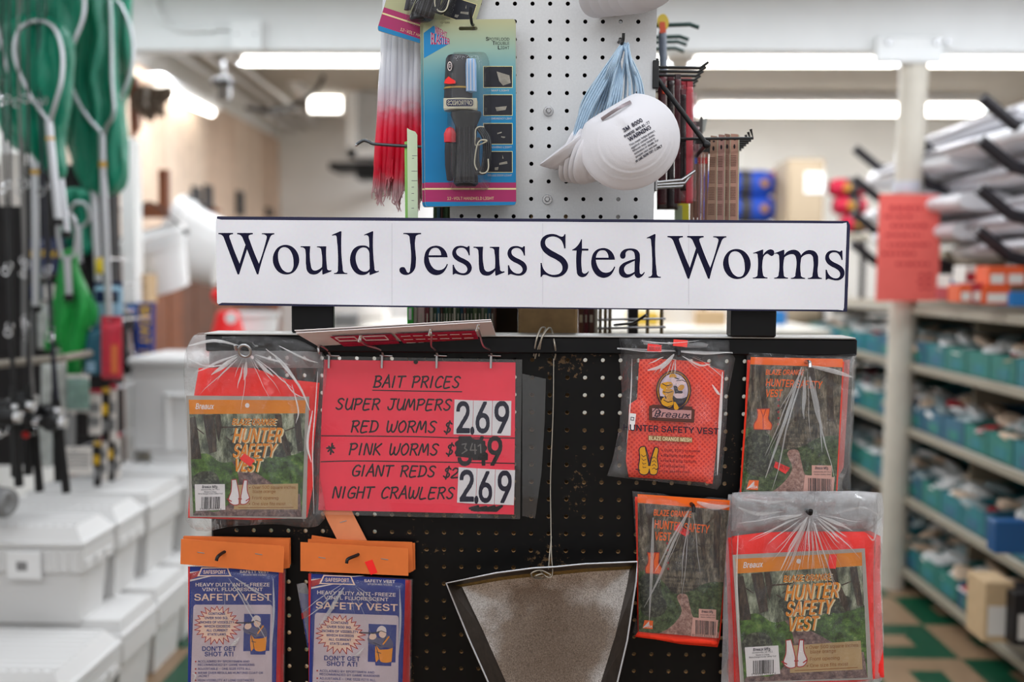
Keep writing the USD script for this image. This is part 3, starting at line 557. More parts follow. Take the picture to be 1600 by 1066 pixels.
cooler(-1.18, 1.13, .262, .40, .20, .262, 'front white foam cooler of the upper row with a ribbed lid and a price card', tag_=True)
cooler(-1.175, 1.345, .262, .40, .195, .262, 'ribbed white foam cooler right behind the one with the price card')
cooler(-1.165, 1.56, .262, .40, .27, .262, 'plain lidded white foam cooler, third of the upper row', ribs=False, step=False)
cooler(-1.12, 1.85, .262, .42, .27, .262, 'plain white foam cooler, rear of the upper row beside the hanging vests', ribs=False, step=False)
a, b = at(203, 572, 2.04), at(345, 735, 2.04)
t = Thing('foam_chest', 'large white foam chest with a moulded recess, stacked behind the rows of coolers', 'cooler', ((a[0]+b[0])/2, 2.04, .53)); x0, x1, z0, z1 = a[0], b[0]+.05, b[2], a[2]
c, d = at(257, 622, 2.04), at(283, 706, 2.04); zc = at(230, 706, 2.04)[2]
t.part('body', bx(x0, 2.04, zc, x1, 2.40, z1, .012), m_foam); t.part('foot', bx(at(233, 710, 2.04)[0], 2.045, z0, x1, 2.39, zc, .006), m_foam); t.part('foot', bx(x0, 2.045, z0, at(205, 710, 2.04)[0], 2.39, zc, .006), m_foam)
t.part('lid', bx(x0-.01, 2.03, z1, x1+.01, 2.41, z1+.03, .01), m_foam); t.part('moulded_rib', bx(c[0], 2.025, d[2], c[0]+.02, 2.05, c[2]+.02, .006), m_foam); t.part('moulded_rib', bx(c[0], 2.025, c[2], at(300, 622, 2.04)[0], 2.05, c[2]+.018, .006), m_foam)

# ------------------------------------------------------------------ rack with nets, rods and packets
m_rackd = M('rack_dark', (34, 31, 32), .6, .3, var=(12, .3)); YR = 1.80
a, b = at(-40, 250, YR), at(188, 760, YR)
rk = Thing('tackle_rack', 'dark metal tackle rack holding nets, rods and packets at left', 'rack', ((a[0]+b[0])/2, YR, 0))
rk.part('back_panel', bx(-1.949, YR, .56, b[0], YR+.04, 1.55, .004), m_rackd); rk.part('upright', bx(b[0]-.03, YR-.03, .56, b[0], YR, 1.95, .004), m_rackd)
rk.part('top_rail', tube([(-1.949, YR-.02, 1.95), (b[0], YR-.02, 1.95)], .012, 8), m_rackd)
w0, w1 = at(-30, 572, 1.2), at(96, 560, 1.35); rk.part('rod_bar', tube([w0, w1], .011, 8), M('bar_tan', (150, 142, 130), .5, .4)); rk.part('bar_arm', tube([w1, (w1[0], YR, w1[2])], .011, 8), M('bar_tan', (150, 142, 130)))
def netmat(name, col, cover=.6, tr=.35):
    n = {'g': ('texture_coordinate', {}), 'v': ('voronoi_texture', dict(feature='distance_to_edge', scale=170., randomness=.6)), 'th': ('math', dict(math_type='less_than', value2=.16)), 'mp': ('mapping', dict(scale=(1, 1, .16))), 'nz': ('noise_texture', dict(scale=60., detail=4.)),
         'mx': ('map_range', dict(from_min=.3, from_max=.7, to_min=cover-.5, to_max=cover+.5)), 'mm': ('math', dict(math_type='maximum', use_clamp=True)), 't': ('transparent_bsdf', dict(color=(1, 1, 1))), 'p': ('principled_bsdf', dict(base_color=C(*col), roughness=.45)), 'k': ('mix_closure', {})}
    l = [('g.object', 'v.vector'), ('g.object', 'mp.vector'), ('mp.vector', 'nz.vector'), ('v.distance', 'th.value1'), ('nz.fac', 'mx.value'), ('th.value', 'mm.value1'), ('mx.result', 'mm.value2'), ('mm.value', 'k.fac'), ('t.BSDF', 'k.closure1'), ('p.BSDF', 'k.closure2')]
    LOOK[name] = usdkit.material(stage, '/World/Looks/'+name, n, l, surface='k.closure'); return LOOK[name]
m_net = netmat('net_green', (0, 134, 104)); m_lime = netmat('net_lime', (20, 160, 66)); m_tape = M('net_tape', (206, 160, 60), .5, .4); m_grip = M('grip_black', (18, 18, 20), .5, .4)
def net(y, hoop, yoke, end, lb, mesh=None, hr=.0056, tr=.0105, mat=None, tape=True, hc=True):
    pl = Pl(y, px=(100, 300)); t = Thing('landing_net', lb, 'net', pl.p(*end))
    H = spline([pl.p(x, yy, .01*math.sin(k)) for k, (x, yy) in enumerate(hoop)], 6); t.part('hoop', tube(H, hr, 10), m_alu, smooth=60)
    for s in (hoop[0], hoop[-1]): t.part('yoke', tube([pl.p(*s), pl.p((s[0]+yoke[0])/2, (s[1]+yoke[1])/2+2), pl.p(*yoke)], hr, 10), m_alu, smooth=60)
    e2 = (end[0]-(end[0]-yoke[0])*.02, end[1]-10)
    t.part('handle', tube([pl.p(yoke[0], yoke[1]-4), pl.p(*e2)], tr, 12), m_alu, smooth=60); t.part('handle_grip', tube([pl.p(*e2), pl.p(*end)], tr*1.35, 12), m_grip, smooth=60)
    if tape: 
        u = lambda f: pl.p(yoke[0]+(end[0]-yoke[0])*f, yoke[1]+(end[1]-yoke[1])*f)
        t.part('tape_band', tube([u(.13), u(.16)], tr*1.12, 12), m_tape, smooth=60)
    if mesh is not None:
        pm_ = Pl(y+.05, px=(100, 300))
        t.part('net_bag', sheet(pm_, curve(mesh), lambda x, yy, d: .006+.026*(1-np.exp(-d/14))+.014*np.sin(x/4.1+2.4*meshkit.noise(np.c_[x/30, yy/60, 0*x]))*np.minimum(1, d/10)+.024*meshkit.noise(np.c_[x/14, yy/60, 0*x]), 4, -.01), mat or m_net, smooth=80)
    return t
net(1.28, [(75, 188), (50, 150), (26, 90), (30, 48), (52, 32), (80, 40), (96, 78), (98, 125), (90, 160), (80, 188)], (76, 194), (91, 352), 'landing net with a small round hoop and short white handle, near the left edge', '24,30~ 62,22~ 104,46~ 112,130~ 100,220~ 92,280~ 60,250~ 36,200~ 22,120~')
net(1.37, [(84, 192), (97, 150), (100, 95), (118, 60), (130, 10), (118, -60), (60, -80), (0, -60), (-8, 0), (4, 70), (20, 130), (62, 190)], (84, 200), (104, 372), 'landing net whose wide hoop is cut by the top left picture corner', '0,-70~ 60,-90~ 128,-60~ 134,10~ 110,90~ 104,150~ 80,205~ 40,215~ 10,140~')
net(1.56, [(158, 208), (128, 168), (106, 110), (104, 40), (130, -30), (160, -40), (172, 20), (176, 120), (180, 176), (166, 200)], (159, 214), (171, 514), 'tall landing net with the longest aluminium handle', '100,-40~ 150,-50~ 176,20~ 182,120~ 194,210~ 192,280~ 176,302~ 140,296~ 110,240~ 104,120~')
net(1.46, [(48, 226), (20, 180), (-14, 110), (-10, 20), (20, -10), (44, 40), (60, 110), (66, 180), (58, 226)], (54, 232), (57, 488), 'landing net with a straight handle beside the fishing rods', '-20,0~ 26,-20~ 66,60~ 76,180~ 70,236~ 40,240~ -10,160~')
net(1.65, [(146, 300), (130, 200), (128, 90), (150, 10), (180, 0), (200, 40), (207, 90), (200, 130), (180, 176), (168, 240), (150, 300)], (146, 296), (156, 514), 'landing net with an oval hoop, at the right edge of the hanging nets', '120,-30~ 190,-40~ 204,40~ 208,110~ 196,160~ 200,240~ 188,300~ 150,306~ 120,220~', tape=False)
net(1.50, [(96, 400), (92, 360), (98, 340), (112, 336), (118, 360), (114, 400)], (104, 404), (108, 470), 'small lime green net hanging low among the handles', '100,396 112,388~ 122,420~ 136,452~ 152,492~ 140,520 134,550~ 124,590~ 110,594~ 104,560~ 92,530 80,548~ 78,500~ 90,450~', mat=m_lime, tape=False)
net(1.72, [(116, 350), (112, 330), (120, 318), (134, 320), (138, 340), (130, 352)], (122, 356), (124, 420), 'small dark green net behind the white handles', '104,300~ 142,300~ 150,350~ 128,400~ 104,380~ 98,330~', tape=False)
# fishing rods
m_rod = [M('rod_black', (16, 16, 20), .3, .5), M('rod_grey', (120, 118, 116), .35, .5), M('rod_navy', (24, 26, 44), .3, .5)]
rl = ['leftmost fishing rod with a red marked reel', 'black fishing rod second from the picture edge', 'grey fishing rod leaning left of the straight net handle', 'black fishing rod crossing the rod bar', 'thin navy fishing rod right of the straight net handle', 'black fishing rod with a chrome reel, rightmost of the rods', 'slender grey fishing rod behind the white card']
for i, (x0, x1, y1, yy, m) in enumerate([(4, 30, 760, 1.16, 0), (14, 24, 745, 1.2, 0), (28, 62, 768, 1.24, 1), (44, 44, 742, 1.22, 0), (60, 104, 770, 1.28, 2), (70, 92, 752, 1.30, 0), (34, 52, 730, 1.32, 1)]):
    pl = Pl(yy, px=(50, 500)); t = Thing('fishing_rod', 'upright '+rl[i], 'fishing rod', pl.p(x1, y1))
    f = lambda u: (x0+(x1-x0)*u*u, -40+(y1+40)*u)
    t.part('blank', tube([pl.p(*f(u)) for u in np.linspace(0, .82, 12)], np.linspace(.002, .006, 12), 8), m_rod[m], smooth=60)
    t.part('grip', tube([pl.p(*f(u)) for u in np.linspace(.82, 1, 6)], [.008, .011, .011, .010, .011, .012], 10), m_grip, smooth=60)
    for u in (.25, .42, .58, .7): c = pl.p(*f(u), .012); t.part('line_guide', tube([c+np.array([.010*math.cos(a), .0, .010*math.sin(a)]) for a in np.arange(10)*math.pi/5], .0022, 6, True), m_chrome)
    c = pl.p(*f(.86), .045)
    rb_ = t.part('reel_body', lathe([(0, -.024), (.019, -.024), (.024, -.01), (.024, .012), (.018, .024), (0, .024)], 16, rotm('y', 90) @ rotm('x', 20*i), c), m_grip, smooth=40); t.part('reel_spool', lathe([(0, .024), (.016, .024), (.016, .040), (0, .042)], 16, rotm('y', 90), c), m_chrome, rb_, smooth=40)
    t.part('reel_foot', tube([pl.p(*f(.86), .006), c], .006, 8), m_grip); t.part('reel_handle', tube([c+np.array([-.024, 0, 0]), c+np.array([-.04, 0, 0]), c+np.array([-.04, -.02, -.03]), c+np.array([-.055, -.02, -.03])], .004, 8), m_chrome, rb_)
    t.part('reel_knob', ball(c+np.array([-.06, -.02, -.03]), .011), M('reel_red', (216, 30, 30), .4, .5) if i in (0, 4) else m_chrome, rb_, smooth=60)
# packets and cards hanging on the tackle rack
def hang(name, px0, py0, px1, py1, y, mat, label, band=None, dep=.02, cat_='packet', extra=None):
    pl = Pl(y, px=((px0+px1)/2, py0)); t = Thing(name, label, cat_, pl.p((px0+px1)/2, py1)); w, h = px1-px0, py1-py0
    t.part('pouch', sheet(pl, rrect(px0, py0+h*.1, px1, py1, min(w, h)*.12), lambda x, yy, d: dep*.35+dep*.65*(1-np.exp(-d/5.)), 5), mat, smooth=70)
    t.part('header', solid(pl, sbox(px0, py0, px1, py0+h*.16), 0, dep*.3), band or m_whc)
    for k, (a, b, c, d, m) in enumerate(extra or []): t.part('print_panel', solid(pl, sbox(px0+w*a, py0+h*b, px0+w*c, py0+h*d), dep, dep+.001), m)
    t.part('peg', tube([pl.p((px0+px1)/2, py0+h*.07, .02), pl.p((px0+px1)/2, py0+h*.07, -.05), (pl.p((px0+px1)/2, py0+h*.07)[0], YR, pl.p((px0+px1)/2, py0+h*.07)[2])], .003, 6), m_chrome)
    return t
m_navy = M('packet_navy', (26, 40, 84), .45, .5); m_ye = M('print_yellow', (232, 186, 40), .5, .4); m_tealp = M('packet_teal', (20, 92, 112), .4, .5); m_redp = M('packet_crimson', (190, 36, 58), .45, .5, var=(60, .25)); m_clear = M('packet_clear', (176, 180, 176), .25, .6, var=(30, .3)); m_grn = M('packet_green', (60, 130, 70), .4, .5, var=(40, .3)); m_lb = M('packet_sky', (150, 190, 214), .4, .5, var=(40, .3))
t = hang('tackle_box_card', 40, 372, 101, 470, 1.66, m_navy, 'navy tackle card with yellow letters behind the white net handles', m_navy, .02, 'card', [(.1, .56, .95, .74, m_dgrey), (.55, .62, .85, .98, m_whc)])
pl = Pl(1.64, px=(70, 400))
for k, (ch, x) in enumerate(zip('GURMA', (42, 54, 66, 78, 90))): t.part('letter', text(pl, ch, x, x+9, 402, 11, .003, True), m_ye)
hang('lure_card', 148, 440, 192, 512, 1.62, m_lb, 'sky blue and navy card hanging between two net handles', m_navy, .015, 'card', [(.1, .2, .9, .45, m_navy), (.5, .3, .85, .42, m_whc)])
hang('yellow_float', 150, 402, 164, 428, 1.6, M('float_yellow', (236, 206, 40), .4, .5), 'small yellow packet above the sky blue card', m_ye, .02)
hang('worm_packet', 133, 508, 160, 586, 1.55, m_tealp, 'dark teal packet with a pale round print, under the net handles', m_tealp, .02, 'packet', [(.25, .72, .75, .92, m_lb)])
hang('bait_packet', 160, 494, 191, 592, 1.5, m_redp, 'crimson packet next to the dark teal packet', m_redp, .025, 'packet', [(.62, .45, .95, .9, M('print_orange', (214, 110, 60), .5, .4))])
for i, (a, b, c, d, y, m, lb) in enumerate([(60, 470, 80, 545, 1.68, m_clear, 'pale packet behind the straight net handle end'), (66, 560, 104, 640, 1.5, m_clear, 'large clear bag hanging below the rod bar'), (106, 585, 140, 640, 1.5, M('packet_mint', (120, 150, 140), .3, .6, var=(40, .3)), 'mint coloured clear bag under the lime green net'), (96, 640, 118, 700, 1.56, m_grey, 'grey packet low beside the fishing rods'), (120, 640, 138, 684, 1.6, m_bk, 'black packet low on the tackle rack'), (36, 420, 52, 560, 1.7, m_grey, 'long grey packet behind the rods'), (84, 545, 100, 590, 1.6, m_grn, 'small green packet at the end of the rod bar'), (118, 560, 132, 590, 1.55, m_whc, 'small white packet between the lime net and the teal packet'), (190, 480, 200, 565, 1.72, m_dgrey, 'dark narrow packet left of the blue vertical sign'), (60, 640, 82, 730, 1.66, m_clear, 'tall pale packet behind the rightmost rod')]): hang('tackle_packet', a, b, c, d, y, m, lb)
t = hang('price_card', 92, 698, 144, 742, 1.55, m_whc, 'wide pale card with lines of print low at the left', m_whc, .006, 'card', [(.06, .2+.12*k, .94, .24+.12*k, m_grey) for k in range(5)])
for i, (x, y0, y1, m) in enumerate([(139, 608, 680, m_whc), (160, 606, 690, m_bk), (172, 600, 690, m_whc), (147, 690, 760, m_bk), (158, 682, 752, m_whc), (168, 680, 752, m_bk), (178, 676, 748, m_whc)]): hang('hook_card', x, y0, x+(20 if i == 0 else 11), y1, 1.6+.01*i, m, ('pale', 'black', 'white')[(i+0) % 3]+' hook card in the '+('upper' if i < 3 else 'lower')+' row left of the foam chest, '+('first', 'second', 'third', 'fourth')[i if i < 3 else i-3]+' from the left', m_ye if i % 2 else m_redp, .008, 'card', [(.1, .3, .9, .5, m_ye if i % 2 else m_grey), (.1, .6, .9, .8, m_grey)])
hang('white_card', 0, 240, 40, 322, 1.5, m_whc, 'blank white card behind the fishing rods at the left picture edge', m_whc, .004, 'card')
c = at(8, 786, 1.1); single('grey_tube_end', cat([cyl(c, c+np.array([-.2, .1, 0]), .04, 20), tube([c+np.array([0, .026*math.cos(q), .026*math.sin(q)]) for q in np.arange(16)*math.pi/8], .012, 8, True)]), m_grey, 'grey rod tube end lying at the left edge above the coolers', 'tube', smooth=50)
# blue sign with yellow vertical letters
pl = Pl(2.3, px=(215, 520)); t = Thing('vertical_sign', 'blue boat sign with yellow letters running downwards, beside the brown paneling', 'sign', pl.p(215, 575)); t.part('panel', solid(pl, [(193, 474), (241, 472), (240, 572), (193, 576)], -.01, 0), M('sign_blue', (28, 60, 140), .45, .5))
for ch, y0, y1 in (('B', 478, 494), ('O', 496, 511), ('A', 512, 525), ('T', 526, 538), ('I', 547, 552), ('C', 555, 571)): t.part('letter', text(pl, ch, y0, y1, 219, 15, .001, True, vert=True), m_ye)
t.part('print_panel', solid(pl, sbox(197, 476, 212, 490), 0, .001), m_blc)
pl = Pl(2.36, px=(215, 450)); t = Thing('tan_carton', 'tan cardboard carton above the blue sign', 'box', pl.p(215, 472)); t.part('body', solid(pl, sbox(196, 428, 230, 474), -.1, 0), m_card); t.part('print_panel', solid(pl, sbox(206, 446, 226, 450), 0, .001), M('card_print', (150, 124, 92), .7, .2))
c = at(204, 520, 2.2); t = Thing('black_scoop', 'black and chrome hanging scoop between the crimson packet and the blue sign', 'scoop', at(206, 575, 2.2)); t.part('rod', tube(spline([at(200, 495, 2.2), at(202, 530, 2.2), at(207, 555, 2.2), at(214, 572, 2.2)]), .008, 8), m_chrome, smooth=50); t.part('head', ball(at(203, 502, 2.2), (.02, .02, .035)), m_dgrey, smooth=60); t.part('weight', ball(at(199, 570, 2.2), (.025, .025, .04)), m_grip, smooth=60)
# buckets hanging by their bails
def bucket(c, r0, r1, h, R, lb, bail):
    t = Thing('bucket', lb, 'bucket', c); n = 32
    t.part('pail', lathe([(0, 0), (r0*.96, 0), (r0, .006), (r1, h), (r1-.006, h), (r0-.005, .008), (0, .006)], n, R, c), m_plw, smooth=50)
    for z in (.80, .90, .985): rr = r0+(r1-r0)*z; t.part('rim_band', lathe([(rr, h*z-.008), (rr+.011, h*z-.006), (rr+.012, h*z+.006), (rr, h*z+.008)], n, R, c), m_plw, smooth=50)
    for s in (-1, 1): t.part('ear', xf(ball((0, 0, 0), (.014, .014, .014)), R, c+np.array(R) @ np.array([s*(r1+.012), 0, h*.9])), m_grey, smooth=60)
    if bail: t.part('bail', tube(spline([c+np.array(R) @ np.array([-(r1+.014), 0, h*.9]), bail[0], bail[1], c+np.array(R) @ np.array([r1+.014, 0, h*.9])], 8), .004, 8), m_dgrey, smooth=60)
Y1 = 2.62
bucket(at(262, 452, Y1), .092, .135, .235, rotm('y', -13) @ rotm('x', 14), 'white bucket hanging by its wire bail, the nearer and smaller of two', [at(222, 322, Y1-.02), at(246, 322, Y1-.02)])
bucket(at(352, 400, 3.1), .15, .185, .26, rotm('y', -70) @ rotm('x', 6), 'big white bucket lying on its side behind the smaller hanging bucket', [at(300, 330, 3.08), at(340, 328, 3.08)])
br = Thing('bucket_bracket', 'brown wooden bracket board above the hanging buckets', 'bracket', at(240, 340, 2.75)); pl = Pl(2.75, px=(240, 320)); br.part('board', solid(pl, sbox(206, 318, 258, 340), -.03, 0), m_brown); br.part('upright', solid(pl, sbox(248, 265, 262, 340), -.03, .005), m_brown); br.part('long_arm', tube([(-1.94, 3.08, at(320, 329, 3.08)[2]), at(345, 329, 3.08)], .008, 8), m_brown); br.part('hook', tube([pl.p(222, 322, 0), pl.p(222, 324, .05), pl.p(222, 318, .06)], .004, 6), m_dgrey)
# red plastic cone
pl = Pl(2.2, px=(360, 500)); t = Thing('traffic_cone', 'bright red plastic funnel cone behind the left sign leg', 'cone', at(358, 560, 2.2)); m_cone = M('cone_red', (238, 30, 32), .35, .5)
c = at(357, 560, 2.2); t.part('cone', lathe([(.085, 0), (.08, .01), (.042, .165), (.03, .175), (.0, .177)], 24, None, c), m_cone, smooth=50); t.part('knob', ball(at(341, 462, 2.2), .026), m_cone, smooth=60); t.part('label', solid(Pl(2.11, px=(358, 500)), Point(361, 497).buffer(9), 0, .003), m_plw)
c = at(395, 512, 2.5); tt = Thing('white_tub', 'pale grey white tub beside the red cone behind the sign leg', 'tub', (c[0], 2.5, c[2]-.2)); tt.part('body', lathe([(0, 0), (.08, 0), (.1, .26), (.095, .26), (.075, .01), (0, .01)], 24, None, (c[0], 2.5, c[2]-.2)), m_plw, smooth=50); tt.part('rim', lathe([(.1, .245), (.108, .25), (.108, .262), (.098, .262)], 24, None, (c[0], 2.5, c[2]-.2)), m_plw, smooth=50)
# ------------------------------------------------------------------ the display: black pegboard stand
PB = Pl(0.0); PITCH_IN = .0254

def worn_black():
    n = {'g': ('texture_coordinate', {}), 'a': ('noise_texture', dict(scale=110., detail=5., roughness=.7)), 'b': ('noise_texture', dict(scale=9., detail=2.)), 'mu': ('math', dict(math_type='multiply')), 'r': ('rgb_ramp', dict(ramp=[(.375, (0, 0, 0)), (.405, (1, 1, 1))])),
         'mx': ('mix_color', dict(a=C(9, 8, 8), b=C(96, 74, 50))), 'p': ('principled_bsdf', dict(roughness=.45, specular_ior_level=.22))}
    l = [('g.object', 'a.vector'), ('g.object', 'b.vector'), ('a.fac', 'mu.value1'), ('b.fac', 'mu.value2'), ('mu.value', 'r.fac'), ('r.color', 'mx.fac'), ('mx.result', 'p.base_color')]
    n['rb'] = ('rgb_to_bw', {}); l[5] = ('r.color', 'rb.color'); l.append(('rb.val', 'mx.fac'))
    return usdkit.material(stage, '/World/Looks/pegboard_black', n, l, surface='p.BSDF')
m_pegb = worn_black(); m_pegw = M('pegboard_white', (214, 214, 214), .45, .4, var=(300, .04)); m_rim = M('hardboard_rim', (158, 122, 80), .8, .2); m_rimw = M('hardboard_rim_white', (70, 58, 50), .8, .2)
def pegboard(x0, x1, z0, z1, ax, az, y, th, r=.0031, nseg=10):
    """flat board with a grid of 1 inch holes through (ax, az): (board faces, hole linings)"""
    xs = ax+PITCH_IN*np.arange(math.ceil((x0-ax)/PITCH_IN+.5), math.floor((x1-ax)/PITCH_IN-.5)+1); zs = az+PITCH_IN*np.arange(math.ceil((z0-az)/PITCH_IN+.5), math.floor((z1-az)/PITCH_IN-.5)+1)
    a = np.arange(nseg)*2*math.pi/nseg+.1; h = PITCH_IN/2
    cell = Polygon([(-h, -h), (h, -h), (h, h), (-h, h)], [np.c_[r*np.cos(a), r*np.sin(a)][::-1]])
    v2, f2 = trimesh.creation.triangulate_polygon(cell, engine='earcut'); v2 = np.asarray(v2)[:, :2]; f2 = np.asarray(f2); s = np.cross(v2[f2[:, 1]]-v2[f2[:, 0]], v2[f2[:, 2]]-v2[f2[:, 0]]); f2 = np.where((s < 0)[:, None], f2[:, ::-1], f2)
    X, Z = np.meshgrid(xs, zs); c = np.c_[X.ravel(), Z.ravel()]; n = len(c); k = len(v2)
    def rep(tv, tf, n_): V = (c[:, None, :]+tv[None]).reshape(-1, 2); return V, (tf[None]+(np.arange(n)*n_)[:, None, None]).reshape(-1, tf.shape[1])
    V, F_ = rep(v2, f2, k); fr = np.c_[V[:, 0], np.full(len(V), y), V[:, 1]]; bk = fr+[0, th, 0]
    bx0, bx1, bz0, bz1 = xs[0]-h, xs[-1]+h, zs[0]-h, zs[-1]+h
    ms = [(fr, F_), (bk, F_[:, ::-1])]
    for q in ((x0, z0, bx0, z1), (bx1, z0, x1, z1), (bx0, z0, bx1, bz0), (bx0, bz1, bx1, z1)): ms.append(bx(q[0], y, q[1], q[2], y+th, q[3]))
    ring = np.c_[r*np.cos(a), r*np.sin(a)]; i = np.arange(nseg); j = (i+1) % nseg; V2 = (c[:, None, :]+ring[None]).reshape(-1, 2); e = .0004
    f0, b0 = np.c_[V2[:, 0], np.full(len(V2), y+e), V2[:, 1]], np.c_[V2[:, 0], np.full(len(V2), y+th), V2[:, 1]]; m = len(V2)
    q = np.stack([i, j, m+j, m+i], 1); Q = (q[None]+(np.arange(n)*nseg)[:, None, None]).reshape(-1, 4)
    return cat(ms), vf((np.vstack([f0, b0]), Q))
pa = PB.p(666.7, 858.6); pl_, pr_ = PB.p(326, 560)[0], PB.p(1333, 560)[0]; ztop = PB.p(830, 524)[2]
stand = Thing('display_stand', 'black pegboard display stand with worn holes and a black top rail, hung with safety vests', 'display stand', ((pl_+pr_)/2, .2, 0))
bd, rims = pegboard(pl_+.004, pr_-.004, .12, ztop-.012, pa[0], pa[2], 0.0, .006)
stand.part('pegboard', bd, m_pegb); stand.part('hole_rims', rims, m_rim, kind='stuff')
stand.part('top_rail', bx(pl_, -.014, ztop-.0255, pr_+.001, .0, ztop-.0015, .002), m_black); stand.part('top_cap', bx(pl_-.001, -.016, ztop-.0015, pr_-.002, .05, ztop+.0008, .0006), M('cap_sheen_grey', (170, 168, 164), .4, .5))  # light grey cap paints in the sheen along the black rail top
stand.part('side_post', bx(pl_-.002, .006, 0, pl_+.03, .05, ztop-.002, .003), m_black); stand.part('side_post', bx(pr_-.03, .006, 0, pr_+.002, .05, ztop-.002, .003), m_black)
stand.part('base', bx(pl_, -.30, 0, pr_, .5, .12, .006), m_black); stand.part('rear_board', bx(PB.p(560, 700)[0], .20, .12, pr_-.04, .206, ztop-.16), M('rear_hardboard', (190, 164, 128), .7, .2))

# sign ------------------------------------------------------------------
SG = Pl(-.024, yaw=-2.0, px=(830, 412)); m_navyed = M('navy_edge', (24, 24, 62), .4, .5)
def paper_white():
    n = {'g': ('texture_coordinate', {}), 'a': ('noise_texture', dict(scale=5., detail=2.)), 'c': ('noise_texture', dict(scale=260., detail=2.)), 'r': ('rgb_ramp', dict(ramp=[(.3, C(226, 224, 230)), (.7, C(240, 239, 244))])), 'm': ('mix_color', dict(fac=.06)), 'p': ('principled_bsdf', dict(roughness=.5, specular_ior_level=.35)), 'b': ('bump', dict(strength=.12, distance=.004))}
    l = [('g.object', 'a.vector'), ('g.object', 'c.vector'), ('a.fac', 'r.fac'), ('r.color', 'm.a'), ('c.color', 'm.b'), ('m.result', 'p.base_color'), ('a.fac', 'b.height'), ('b.normal', 'p.normal')]
    return usdkit.material(stage, '/World/Looks/sign_paper', n, l, surface='p.BSDF')
m_sign = paper_white(); m_ink = M('navy_ink', (13, 11, 44), .5, .18)
sign = Thing('sign', 'long white sign with large navy serif lettering on a dark board above the black display', 'sign', SG.p(830, 482))
sign.part('board', solid(SG, [(339.5, 338.2), (1325, 345.4), (1328.3, 352), (1323.6, 487.2), (341.5, 477.2), (337.5, 345)], -.012, 0), m_navyed)
pap = [(337.3, 345.5), (338.5, 341.5), (346, 343.4), (600, 345.0), (1000, 347.6), (1316, 349.2), (1322.6, 347.8), (1323.0, 353), (1320.6, 420), (1318.6, 481), (1317, 485.3), (1309, 484.2), (1000, 482.0), (600, 477.4), (347, 473.2), (341, 475.6), (339.4, 473), (338.4, 410)]
sp_ = sign.part('paper', solid(SG, pap, 0, .0008), m_sign)
for a, b, lb in ((337.6, 612.5, None), (612.5, 848, None), (848, 1076, None)):   # pasted sheets lie edge over edge
    sign.part('paper_seam', solid(SG, sbox(b-.35, 349 if b < 1000 else 351, b+.35, 476), .0008, .0010), M('seam_grey', (206, 204, 210), .5, .3), sp_)
